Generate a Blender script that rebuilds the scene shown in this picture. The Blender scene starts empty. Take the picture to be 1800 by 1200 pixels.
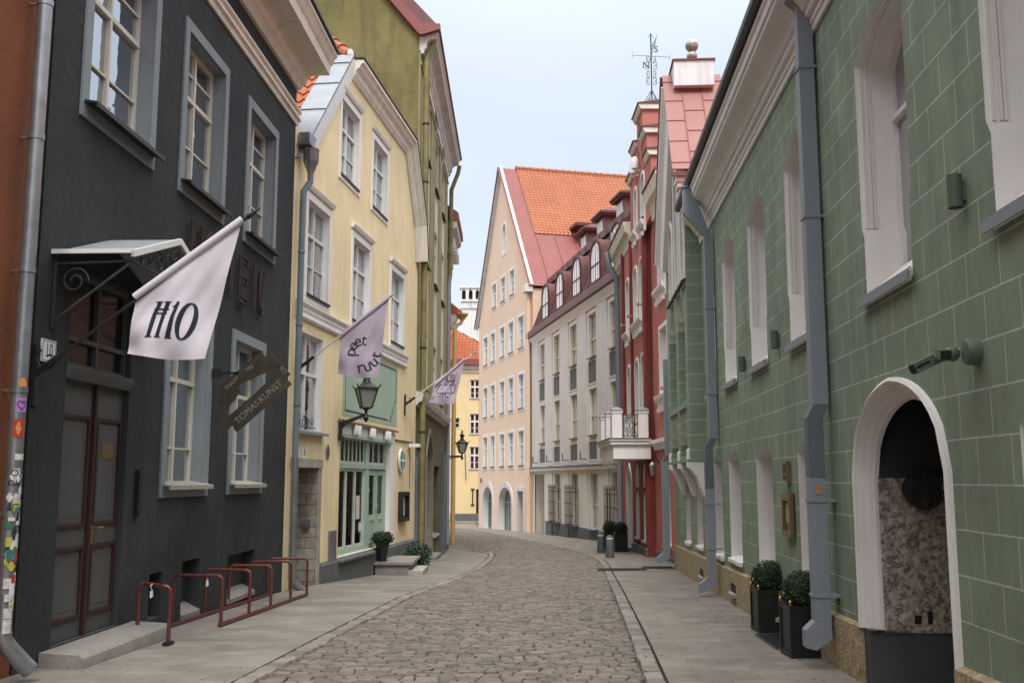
import bpy, bmesh, math, random
from mathutils import Vector, Matrix
from mathutils.geometry import delaunay_2d_cdt
import numpy as np

random.seed(7)
sc = bpy.context.scene
COL = sc.collection
R = math.radians

# ------------------------------------------------------------------ camera
cam = bpy.data.cameras.new("camera")
camo = bpy.data.objects.new("camera", cam)
COL.objects.link(camo)
camo.location = (0.0, 0.0, 1.65)
camo.rotation_euler = (R(90.0) + math.atan(242 / 1750.0), 0, 0)
cam.sensor_width = 36.0
cam.lens = 35.0
cam.clip_start = 0.05
cam.clip_end = 2000.0
sc.camera = camo
sc.render.resolution_x = 1024
sc.render.resolution_y = 682

# ------------------------------------------------------------------ world: overcast sky (bright overhead, paler low down)
SUN_EL, SUN_ROT = R(56), R(176)
w = bpy.data.worlds.new("World")
sc.world = w
w.use_nodes = True
nt = w.node_tree
for n in list(nt.nodes):
    nt.nodes.remove(n)
wo = nt.nodes.new('ShaderNodeOutputWorld')
bg = nt.nodes.new('ShaderNodeBackground')
sky = nt.nodes.new('ShaderNodeTexSky')
sky.sky_type = 'NISHITA'
sky.sun_disc = False
sky.sun_elevation = SUN_EL
sky.sun_rotation = SUN_ROT
sky.air_density = 1.0
sky.dust_density = 3.0
tc = nt.nodes.new('ShaderNodeTexCoord')
sx = nt.nodes.new('ShaderNodeSeparateXYZ')
nt.links.new(tc.outputs['Generated'], sx.inputs[0])
ramp = nt.nodes.new('ShaderNodeValToRGB')
ramp.color_ramp.interpolation = 'B_SPLINE'
els = ramp.color_ramp.elements
els[0].position = 0.0
els[0].color = (0.26, 0.28, 0.31, 1)
els[1].position = 1.0
els[1].color = (1.25, 1.25, 1.24, 1)
for p, c in ((0.48, (0.272, 0.298, 0.325, 1)), (0.60, (0.258, 0.288, 0.321, 1)), (0.74, (0.242, 0.276, 0.321, 1)), (0.84, (0.76, 0.78, 0.81, 1))):
    e = els.new(p)
    e.color = c
ma = nt.nodes.new('ShaderNodeMath')
ma.operation = 'MULTIPLY_ADD'
ma.inputs[1].default_value = 0.5
ma.inputs[2].default_value = 0.5
nt.links.new(sx.outputs['Z'], ma.inputs[0])
nt.links.new(ma.outputs[0], ramp.inputs[0])
no = nt.nodes.new('ShaderNodeTexNoise')
no.inputs['Scale'].default_value = 1.6
no.inputs['Detail'].default_value = 4.0
mp = nt.nodes.new('ShaderNodeMapping')
mp.inputs['Scale'].default_value = (1, 1, 3)
nt.links.new(tc.outputs['Generated'], mp.inputs[0])
nt.links.new(mp.outputs[0], no.inputs['Vector'])
nr = nt.nodes.new('ShaderNodeMapRange')
nr.inputs[1].default_value = 0.3
nr.inputs[2].default_value = 0.7
nr.inputs[3].default_value = 0.92
nr.inputs[4].default_value = 1.06
nt.links.new(no.outputs[0], nr.inputs[0])
vm = nt.nodes.new('ShaderNodeVectorMath')
vm.operation = 'SCALE'
nt.links.new(ramp.outputs[0], vm.inputs[0])
nt.links.new(nr.outputs[0], vm.inputs['Scale'])
vs = nt.nodes.new('ShaderNodeVectorMath')
vs.operation = 'SCALE'
vs.inputs['Scale'].default_value = 17.6
nt.links.new(vm.outputs[0], vs.inputs[0])
mx = nt.nodes.new('ShaderNodeMixRGB')
mx.inputs[0].default_value = 0.93
nt.links.new(sky.outputs[0], mx.inputs[1])
nt.links.new(vs.outputs[0], mx.inputs[2])
nt.links.new(mx.outputs[0], bg.inputs[0])
bg.inputs[1].default_value = 0.10
nt.links.new(bg.outputs[0], wo.inputs[0])

# ------------------------------------------------------------------ sun behind thin cloud
sl = bpy.data.lights.new("sun", 'SUN')
sl.energy = 1.65
sl.angle = R(22)
sl.color = (1.0, 0.955, 0.9)
so = bpy.data.objects.new("sun", sl)
COL.objects.link(so)
sd = Vector((math.sin(SUN_ROT) * math.cos(SUN_EL), math.cos(SUN_ROT) * math.cos(SUN_EL), math.sin(SUN_EL)))
so.rotation_euler = sd.to_track_quat('Z', 'Y').to_euler()
so.location = (0, 0, 60)
sc.view_settings.view_transform = 'Standard'
sc.view_settings.look = 'None'
sc.view_settings.exposure = 0.80
sc.view_settings.gamma = 1.0

# ------------------------------------------------------------------ materials
MATS = {}

def _bsdf(name):
    m = bpy.data.materials.new(name)
    m.use_nodes = True
    t = m.node_tree
    return m, t, t.nodes['Principled BSDF']

def mat(name, col, rough=0.8, var=0.12, scale=1.5, bump=0.0, bscale=60.0, metal=0.0, spec=0.35, dirt=None, dirtz=None, streak=0.0, island=0.0, coords='Object'):
    """plaster / paint / metal: base colour with two sizes of mottling and a fine bump"""
    m, t, b = _bsdf(name)
    L = t.links.new
    tcn = t.nodes.new('ShaderNodeTexCoord')
    n1 = t.nodes.new('ShaderNodeTexNoise')
    n1.inputs['Scale'].default_value = scale
    n1.inputs['Detail'].default_value = 8
    n1.inputs['Roughness'].default_value = 0.62
    L(tcn.outputs[coords], n1.inputs['Vector'])
    mr = t.nodes.new('ShaderNodeMapRange')
    mr.inputs[1].default_value = 0.28
    mr.inputs[2].default_value = 0.72
    mr.inputs[3].default_value = 1 - var
    mr.inputs[4].default_value = 1 + var
    L(n1.outputs[0], mr.inputs[0])
    sca = t.nodes.new('ShaderNodeVectorMath')
    sca.operation = 'SCALE'
    sca.inputs[0].default_value = col[:3]
    L(mr.outputs[0], sca.inputs['Scale'])
    out = sca.outputs[0]
    if streak > 0:
        mpn = t.nodes.new('ShaderNodeMapping')
        mpn.inputs['Scale'].default_value = (3.0, 3.0, 0.35)
        L(tcn.outputs[coords], mpn.inputs[0])
        n3 = t.nodes.new('ShaderNodeTexNoise')
        n3.inputs['Scale'].default_value = 1.7
        n3.inputs['Detail'].default_value = 7
        L(mpn.outputs[0], n3.inputs['Vector'])
        r3 = t.nodes.new('ShaderNodeMapRange')
        r3.inputs[1].default_value = 0.45
        r3.inputs[2].default_value = 0.75
        r3.inputs[3].default_value = 1.0
        r3.inputs[4].default_value = 1 - streak
        L(n3.outputs[0], r3.inputs[0])
        s3 = t.nodes.new('ShaderNodeVectorMath')
        s3.operation = 'SCALE'
        L(out, s3.inputs[0])
        L(r3.outputs[0], s3.inputs['Scale'])
        out = s3.outputs[0]
    if dirt is not None:
        n2 = t.nodes.new('ShaderNodeTexNoise')
        n2.inputs['Scale'].default_value = scale * 0.8
        n2.inputs['Detail'].default_value = 9
        n2.inputs['Roughness'].default_value = 0.7
        L(tcn.outputs[coords], n2.inputs['Vector'])
        r2 = t.nodes.new('ShaderNodeMapRange')
        r2.inputs[1].default_value = dirt[1]
        r2.inputs[2].default_value = dirt[2]
        r2.inputs[3].default_value = 0
        r2.inputs[4].default_value = dirt[3]
        L(n2.outputs[0], r2.inputs[0])
        mxn = t.nodes.new('ShaderNodeMixRGB')
        L(r2.outputs[0], mxn.inputs[0])
        L(out, mxn.inputs[1])
        mxn.inputs[2].default_value = tuple(dirt[0]) + (1,)
        out = mxn.outputs[0]
    if island > 0:
        gi = t.nodes.new('ShaderNodeNewGeometry')
        ri = t.nodes.new('ShaderNodeMapRange')
        ri.inputs[3].default_value = 1 - island
        ri.inputs[4].default_value = 1 + island
        L(gi.outputs['Random Per Island'], ri.inputs[0])
        si = t.nodes.new('ShaderNodeVectorMath')
        si.operation = 'SCALE'
        L(out, si.inputs[0])
        L(ri.outputs[0], si.inputs['Scale'])
        out = si.outputs[0]
    L(out, b.inputs['Base Color'])
    b.inputs['Roughness'].default_value = rough
    b.inputs['Metallic'].default_value = metal
    b.inputs['Specular IOR Level'].default_value = spec
    if bump > 0:
        nb = t.nodes.new('ShaderNodeTexNoise')
        nb.inputs['Scale'].default_value = bscale
        nb.inputs['Detail'].default_value = 5
        L(tcn.outputs[coords], nb.inputs['Vector'])
        bu = t.nodes.new('ShaderNodeBump')
        bu.inputs['Strength'].default_value = bump
        bu.inputs['Distance'].default_value = 0.02
        L(nb.outputs[0], bu.inputs['Height'])
        L(bu.outputs[0], b.inputs['Normal'])
    MATS[name] = m
    return m

def brickmat(name, c1, c2, mortar, bw, bh, ms, rough=0.85, offset=0.5, var=0.12, bumps=0.3, raise_mortar=False, noise=2.0, warp=0.0, dark=None, streak=0.0):
    """coursed blocks laid out on the wall's own metres (UV)"""
    m, t, b = _bsdf(name)
    L = t.links.new
    uv = t.nodes.new('ShaderNodeUVMap')
    vec = uv.outputs[0]
    if warp > 0:
        wn = t.nodes.new('ShaderNodeTexNoise')
        wn.inputs['Scale'].default_value = 4.0
        L(uv.outputs[0], wn.inputs['Vector'])
        ws = t.nodes.new('ShaderNodeVectorMath')
        ws.operation = 'SCALE'
        ws.inputs['Scale'].default_value = warp
        L(wn.outputs['Color'], ws.inputs[0])
        wa = t.nodes.new('ShaderNodeVectorMath')
        L(ws.outputs[0], wa.inputs[0])
        L(uv.outputs[0], wa.inputs[1])
        vec = wa.outputs[0]
    br = t.nodes.new('ShaderNodeTexBrick')
    br.offset = offset
    br.inputs['Scale'].default_value = 1.0
    br.inputs['Brick Width'].default_value = bw
    br.inputs['Row Height'].default_value = bh
    br.inputs['Mortar Size'].default_value = ms
    br.inputs['Mortar Smooth'].default_value = 0.15
    br.inputs['Bias'].default_value = 0.0
    br.inputs['Color1'].default_value = tuple(c1) + (1,)
    br.inputs['Color2'].default_value = tuple(c2) + (1,)
    br.inputs['Mortar'].default_value = tuple(mortar) + (1,)
    L(vec, br.inputs['Vector'])
    n1 = t.nodes.new('ShaderNodeTexNoise')
    n1.inputs['Scale'].default_value = noise
    n1.inputs['Detail'].default_value = 8
    n1.inputs['Roughness'].default_value = 0.65
    L(uv.outputs[0], n1.inputs['Vector'])
    mr = t.nodes.new('ShaderNodeMapRange')
    mr.inputs[1].default_value = 0.3
    mr.inputs[2].default_value = 0.7
    mr.inputs[3].default_value = 1 - var
    mr.inputs[4].default_value = 1 + var
    L(n1.outputs[0], mr.inputs[0])
    sca = t.nodes.new('ShaderNodeVectorMath')
    sca.operation = 'SCALE'
    L(br.outputs['Color'], sca.inputs[0])
    L(mr.outputs[0], sca.inputs['Scale'])
    out = sca.outputs[0]
    if dark is not None:
        n4 = t.nodes.new('ShaderNodeTexNoise')
        n4.inputs['Scale'].default_value = 0.9
        n4.inputs['Detail'].default_value = 8
        n4.inputs['Roughness'].default_value = 0.7
        L(uv.outputs[0], n4.inputs['Vector'])
        r4 = t.nodes.new('ShaderNodeMapRange')
        r4.inputs[1].default_value = 0.5
        r4.inputs[2].default_value = 0.72
        r4.inputs[4].default_value = dark[1]
        L(n4.outputs[0], r4.inputs[0])
        m4 = t.nodes.new('ShaderNodeMixRGB')
        L(r4.outputs[0], m4.inputs[0])
        L(out, m4.inputs[1])
        m4.inputs[2].default_value = tuple(dark[0]) + (1,)
        out = m4.outputs[0]
    if streak > 0:
        mps = t.nodes.new('ShaderNodeMapping')
        mps.inputs['Scale'].default_value = (2.6, 0.22, 1)
        L(uv.outputs[0], mps.inputs[0])
        n5 = t.nodes.new('ShaderNodeTexNoise')
        n5.inputs['Scale'].default_value = 1.6
        n5.inputs['Detail'].default_value = 8
        n5.inputs['Roughness'].default_value = 0.7
        L(mps.outputs[0], n5.inputs['Vector'])
        r5 = t.nodes.new('ShaderNodeMapRange')
        r5.inputs[1].default_value = 0.42
        r5.inputs[2].default_value = 0.72
        r5.inputs[3].default_value = 1.05
        r5.inputs[4].default_value = 1 - streak
        L(n5.outputs[0], r5.inputs[0])
        s5 = t.nodes.new('ShaderNodeVectorMath')
        s5.operation = 'SCALE'
        L(out, s5.inputs[0])
        L(r5.outputs[0], s5.inputs['Scale'])
        out = s5.outputs[0]
    L(out, b.inputs['Base Color'])
    b.inputs['Roughness'].default_value = rough
    b.inputs['Specular IOR Level'].default_value = 0.3
    nb = t.nodes.new('ShaderNodeTexNoise')
    nb.inputs['Scale'].default_value = 45
    nb.inputs['Detail'].default_value = 5
    L(uv.outputs[0], nb.inputs['Vector'])
    ad = t.nodes.new('ShaderNodeMath')
    ad.operation = 'MULTIPLY_ADD'
    ad.inputs[1].default_value = 0.8 if raise_mortar else -1.0
    L(br.outputs['Fac'], ad.inputs[0])
    L(nb.outputs[0], ad.inputs[2])
    bu = t.nodes.new('ShaderNodeBump')
    bu.inputs['Strength'].default_value = bumps
    bu.inputs['Distance'].default_value = 0.012
    L(ad.outputs[0], bu.inputs['Height'])
    L(bu.outputs[0], b.inputs['Normal'])
    MATS[name] = m
    return m

def glassmat(name, tint=(0.95, 0.98, 0.97), opac=0.0, wav=0.015):
    """old window pane: clear, mirror-like at a glance, faintly wavy"""
    m = bpy.data.materials.new(name)
    m.use_nodes = True
    t = m.node_tree
    L = t.links.new
    for n in list(t.nodes):
        t.nodes.remove(n)
    o = t.nodes.new('ShaderNodeOutputMaterial')
    tr = t.nodes.new('ShaderNodeBsdfTransparent')
    tr.inputs[0].default_value = tuple(tint) + (1,)
    gl = t.nodes.new('ShaderNodeBsdfGlossy')
    gl.inputs['Roughness'].default_value = 0.02
    gl.inputs[0].default_value = (0.56, 0.58, 0.61, 1)
    fr = t.nodes.new('ShaderNodeFresnel')
    fr.inputs[0].default_value = 1.36
    tcn = t.nodes.new('ShaderNodeTexCoord')
    nb = t.nodes.new('ShaderNodeTexNoise')
    nb.inputs['Scale'].default_value = 3.5
    L(tcn.outputs['Object'], nb.inputs['Vector'])
    bu = t.nodes.new('ShaderNodeBump')
    bu.inputs['Strength'].default_value = 0.5
    bu.inputs['Distance'].default_value = wav
    L(nb.outputs[0], bu.inputs['Height'])
    L(bu.outputs[0], gl.inputs['Normal'])
    mxs = t.nodes.new('ShaderNodeMixShader')
    L(fr.outputs[0], mxs.inputs[0])
    L(tr.outputs[0], mxs.inputs[1])
    L(gl.outputs[0], mxs.inputs[2])
    last = mxs.outputs[0]
    if opac > 0:
        df = t.nodes.new('ShaderNodeBsdfDiffuse')
        df.inputs[0].default_value = (0.35, 0.36, 0.33, 1)
        m2 = t.nodes.new('ShaderNodeMixShader')
        m2.inputs[0].default_value = opac
        L(last, m2.inputs[1])
        L(df.outputs[0], m2.inputs[2])
        last = m2.outputs[0]
    L(last, o.inputs[0])
    MATS[name] = m
    return m

M = MATS
mat('charcoal_plaster', (0.029, 0.031, 0.033), 0.9, 0.26, 0.7, 0.6, 9, dirt=((0.095, 0.090, 0.083), 0.54, 0.85, 0.6), streak=0.22)
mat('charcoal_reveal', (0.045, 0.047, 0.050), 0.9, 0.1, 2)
mat('bluegrey_trim', (0.225, 0.245, 0.26), 0.8, 0.08, 2, 0.15, 50)
mat('rust_plaster', (0.19, 0.060, 0.026), 0.9, 0.2, 1.0, 0.25, 40, dirt=((0.10, 0.035, 0.018), 0.45, 0.8, 0.6))
mat('cream_paint', (0.60, 0.56, 0.48), 0.5, 0.06, 4)
mat('cream_plaster', (0.70, 0.635, 0.54), 0.75, 0.08, 1.5, 0.12, 50, streak=0.15)
mat('white_plaster', (0.78, 0.745, 0.715), 0.8, 0.05, 2, 0.2, 60, streak=0.06)
mat('yellow_plaster', (0.82, 0.67, 0.41), 0.88, 0.10, 0.8, 0.25, 40, dirt=((0.52, 0.38, 0.18), 0.58, 0.82, 0.45), streak=0.12)
mat('paleyellow_plaster', (0.70, 0.56, 0.31), 0.88, 0.07, 0.5, 0.15, 20)
mat('greystone_plinth', (0.12, 0.122, 0.125), 0.9, 0.25, 2.0, 0.35, 25, dirt=((0.2, 0.18, 0.16), 0.55, 0.8, 0.4))
mat('olive_plaster', (0.205, 0.18, 0.07), 0.95, 0.28, 0.55, 0.4, 14, dirt=((0.085, 0.078, 0.045), 0.46, 0.72, 0.85), streak=0.35)
mat('olive_paint', (0.31, 0.265, 0.125), 0.9, 0.2, 0.9, 0.25, 30, dirt=((0.12, 0.10, 0.05), 0.5, 0.8, 0.6), streak=0.25)
mat('dirtyolive_plaster', (0.15, 0.125, 0.075), 0.95, 0.3, 1.1, 0.35, 25, dirt=((0.30, 0.20, 0.14), 0.56, 0.72, 0.55), streak=0.3)
mat('dirtywhite_plaster', (0.60, 0.545, 0.49), 0.9, 0.12, 1.3, 0.2, 40, dirt=((0.30, 0.26, 0.2), 0.55, 0.85, 0.5), streak=0.2)
mat('pink_plaster', (0.72, 0.47, 0.35), 0.9, 0.06, 0.35, 0.15, 25)
mat('peach_plaster', (0.76, 0.56, 0.42), 0.9, 0.05, 0.35, 0.15, 25)
mat('lilacwhite_plaster', (0.64, 0.595, 0.58), 0.88, 0.06, 0.7, 0.2, 30, streak=0.1)
mat('warmwhite_plaster', (0.70, 0.65, 0.59), 0.88, 0.06, 0.7, 0.15, 30)
mat('pebbledash_grey', (0.13, 0.13, 0.135), 0.95, 0.35, 22, 0.6, 60)
mat('brickred_plaster', (0.46, 0.165, 0.14), 0.85, 0.12, 0.9, 0.2, 40, streak=0.12)
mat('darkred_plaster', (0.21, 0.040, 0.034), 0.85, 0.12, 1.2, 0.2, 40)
mat('maroon_metal', (0.14, 0.045, 0.042), 0.5, 0.2, 2.5, 0.05, 20, spec=0.5)
mat('redmetal_roof', (0.24, 0.072, 0.064), 0.6, 0.12, 0.8, 0.05, 6, spec=0.45, streak=0.15)
mat('pinkmetal_roof', (0.29, 0.125, 0.112), 0.55, 0.09, 1.2, 0.04, 6, spec=0.45)
mat('zinc', (0.25, 0.275, 0.30), 0.55, 0.2, 2.5, 0.06, 6, metal=0.15, spec=0.5, dirt=((0.25, 0.25, 0.25), 0.5, 0.8, 0.5))
mat('galvanised_pipe', (0.30, 0.315, 0.33), 0.38, 0.2, 5, 0.03, 8, metal=0.75, spec=0.5, dirt=((0.12, 0.12, 0.12), 0.55, 0.8, 0.6))
mat('greypaint_pipe', (0.235, 0.262, 0.295), 0.5, 0.05, 2, 0.02, 20, spec=0.45)
mat('darkgreypaint_pipe', (0.115, 0.135, 0.155), 0.5, 0.08, 2, 0.02, 20, spec=0.45)
mat('bluegrey_pipe', (0.145, 0.185, 0.205), 0.5, 0.12, 2, 0.02, 20, spec=0.45)
mat('olive_pipe', (0.20, 0.18, 0.07), 0.7, 0.3, 2.5, 0.1, 20, dirt=((0.07, 0.06, 0.03), 0.5, 0.75, 0.7))
mat('ochre_pipe', (0.60, 0.40, 0.16), 0.6, 0.12, 2, 0.05, 20)
mat('black_metal', (0.010, 0.012, 0.013), 0.45, 0.3, 6, 0.03, 20, spec=0.5)
mat('dark_sheet', (0.022, 0.020, 0.022), 0.5, 0.2, 3, spec=0.5)
mat('wrought_iron', (0.035, 0.037, 0.040), 0.55, 0.3, 8)
mat('rust_iron', (0.045, 0.030, 0.028), 0.75, 0.3, 6)
mat('door_grey', (0.085, 0.083, 0.083), 0.6, 0.10, 1.4, 0.05, 12, streak=0.12)
mat('door_maroon', (0.042, 0.017, 0.016), 0.55, 0.15, 3)
mat('rack_red', (0.11, 0.028, 0.024), 0.45, 0.3, 7, 0.08, 40, spec=0.5, dirt=((0.07, 0.03, 0.025), 0.58, 0.75, 0.7))
mat('limestone', (0.34, 0.31, 0.265), 0.9, 0.25, 3.5, 0.5, 25, dirt=((0.2, 0.17, 0.14), 0.5, 0.8, 0.6))
mat('step_stone', (0.225, 0.212, 0.19), 0.9, 0.22, 3, 0.4, 30, dirt=((0.14, 0.13, 0.11), 0.5, 0.8, 0.6))
mat('mint_paint', (0.36, 0.48, 0.37), 0.55, 0.05, 3, 0.03, 20)
mat('mint_pale', (0.56, 0.60, 0.50), 0.55, 0.05, 3)
mat('mint_panel', (0.36, 0.46, 0.35), 0.8, 0.06, 2.0, 0.1, 40, streak=0.06)
mat('bluedoor_paint', (0.22, 0.265, 0.31), 0.5, 0.08, 3)
mat('flag_white', (0.60, 0.565, 0.62), 0.85, 0.05, 3, 0.1, 120, dirt=((0.40, 0.34, 0.30), 0.66, 0.8, 0.35))
mat('flag_lilac', (0.40, 0.33, 0.40), 0.85, 0.05, 3, 0.1, 120)
mat('flag_pole', (0.55, 0.53, 0.52), 0.4, 0.08, 4)
mat('ink_navy', (0.008, 0.014, 0.028), 0.7, 0.1, 5)
mat('ink_black', (0.012, 0.012, 0.014), 0.6, 0.1, 5)
mat('patina_brass', (0.058, 0.050, 0.036), 0.5, 0.35, 5, 0.06, 25, metal=0.5, dirt=((0.16, 0.11, 0.06), 0.58, 0.8, 0.5))
mat('cutout_light', (0.20, 0.195, 0.17), 0.5, 0.3, 20)
mat('sign_white', (0.72, 0.71, 0.69), 0.5, 0.05, 4)
mat('sign_green', (0.02, 0.20, 0.13), 0.5, 0.08, 4)
mat('paper', (0.62, 0.60, 0.53), 0.7, 0.05, 6)
mat('paper_cream', (0.62, 0.53, 0.34), 0.7, 0.08, 6)
mat('bronze_frame', (0.20, 0.14, 0.07), 0.45, 0.15, 4, metal=0.4)
mat('brass', (0.65, 0.42, 0.12), 0.3, 0.1, 6, metal=1.0)
mat('green_enamel', (0.10, 0.135, 0.095), 0.5, 0.06, 4)
mat('foliage_box', (0.020, 0.044, 0.015), 0.65, 0.45, 14, island=0.65, spec=0.3)
mat('foliage_dark', (0.020, 0.045, 0.020), 0.65, 0.4, 14, island=0.5, spec=0.3)
mat('stem_brown', (0.07, 0.045, 0.03), 0.9, 0.2, 8)
mat('curtain_cream', (0.62, 0.56, 0.44), 0.9, 0.12, 3)
mat('curtain_white', (0.72, 0.70, 0.70), 0.9, 0.08, 3)
mat('curtain_brown', (0.17, 0.06, 0.05), 0.9, 0.2, 3)
mat('room_dark', (0.02, 0.02, 0.022), 0.95, 0.3, 2)
mat('whitewash', (0.66, 0.66, 0.68), 0.9, 0.12, 0.5, 0.3, 10, dirt=((0.22, 0.19, 0.17), 0.55, 0.75, 0.75), streak=0.3)
mat('bollard_grey', (0.075, 0.085, 0.095), 0.55, 0.15, 5, 0.05, 30, spec=0.5)
mat('rough_passage', (0.46, 0.39, 0.31), 0.95, 0.5, 22, 1.0, 30, dirt=((0.10, 0.08, 0.062), 0.50, 0.56, 0.75))
mat('dado_grey', (0.075, 0.078, 0.082), 0.9, 0.12, 2, 0.15, 30)
mat('granite_base', (0.38, 0.30, 0.18), 0.95, 0.42, 16, 0.9, 38, dirt=((0.14, 0.11, 0.075), 0.52, 0.7, 0.8))
mat('kerb_stone', (0.19, 0.168, 0.148), 0.85, 0.25, 6, 0.4, 40, island=0.28)
mat('cobble_stone', (0.142, 0.121, 0.102), 0.78, 0.25, 5, 0.35, 60, island=0.30, spec=0.4, dirt=((0.26, 0.19, 0.155), 0.52, 0.72, 0.55))
mat('joint_dirt', (0.030, 0.027, 0.022), 0.95, 0.5, 12, 0.5, 50)
mat('ground_earth', (0.12, 0.115, 0.105), 0.95, 0.2, 1)
mat('iron_grate', (0.05, 0.045, 0.04), 0.6, 0.3, 10)
mat('crystal_ball', (0.32, 0.29, 0.25), 0.25, 0.5, 20, 0.5, 25, metal=0.3, spec=0.8)
mat('copper_green', (0.20, 0.33, 0.33), 0.6, 0.2, 5)
mat('slate_brown', (0.115, 0.046, 0.042), 0.7, 0.3, 3, 0.2, 20)
for i, c in enumerate(((0.55, 0.22, 0.08), (0.35, 0.18, 0.42), (0.42, 0.04, 0.03), (0.55, 0.52, 0.48), (0.5, 0.48, 0.46), (0.40, 0.40, 0.06), (0.03, 0.03, 0.035), (0.08, 0.2, 0.32), (0.05, 0.14, 0.09), (0.6, 0.58, 0.56))):
    mat('sticker_%s' % ('orange violet red white offwhite lime black blue green pale'.split()[i]), c, 0.5, 0.3, 30)
brickmat('ashlar_green', (0.228, 0.288, 0.208), (0.203, 0.262, 0.186), (0.47, 0.49, 0.42), 0.46, 0.27, 0.0055, var=0.13, bumps=0.13, noise=1.6, warp=0.004, dark=((0.140, 0.168, 0.128), 0.6), streak=0.16)
brickmat('ashlar_green_small', (0.228, 0.288, 0.208), (0.203, 0.262, 0.186), (0.47, 0.49, 0.42), 40.0, 0.27, 0.0065, var=0.10, bumps=0.13)
brickmat('paving_slabs', (0.225, 0.204, 0.174), (0.18, 0.164, 0.141), (0.115, 0.103, 0.088), 0.52, 0.235, 0.0042, var=0.22, bumps=0.45, noise=1.3, warp=0.012, rough=0.8, dark=((0.115, 0.104, 0.09), 0.9))
brickmat('ashlar_limestone', (0.40, 0.35, 0.28), (0.28, 0.245, 0.20), (0.17, 0.14, 0.11), 0.42, 0.20, 0.008, var=0.35, bumps=0.9, noise=7, warp=0.03)
brickmat('shingle_brown', (0.105, 0.048, 0.042), (0.065, 0.030, 0.028), (0.012, 0.008, 0.008), 0.5, 0.28, 0.02, var=0.2, bumps=0.8)
mat('clay_tile', (0.36, 0.105, 0.05), 0.75, 0.16, 2.2, 0.1, 30, dirt=((0.25, 0.08, 0.04), 0.5, 0.8, 0.5))
mat('clay_tile_new', (0.40, 0.148, 0.080), 0.7, 0.12, 1.2, 0.1, 30)
glassmat('pane')
mat('sky_reflection_white', (0.93, 0.93, 0.94), 0.45, 0.05, 2, spec=0.6)  # white base colour stands in for sky reflected in the round dormer panes
mat('dark_glass', (0.012, 0.012, 0.014), 0.15, 0.2, 3, spec=0.35)
mat('curtain_grey', (0.20, 0.20, 0.205), 0.9, 0.15, 3)
glassmat('lamp_glass', (0.7, 0.72, 0.66), 0.55, 0.005)

# ------------------------------------------------------------------ mesh builder
def ident(s, n, z):
    return Vector((s, n, z))

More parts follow.
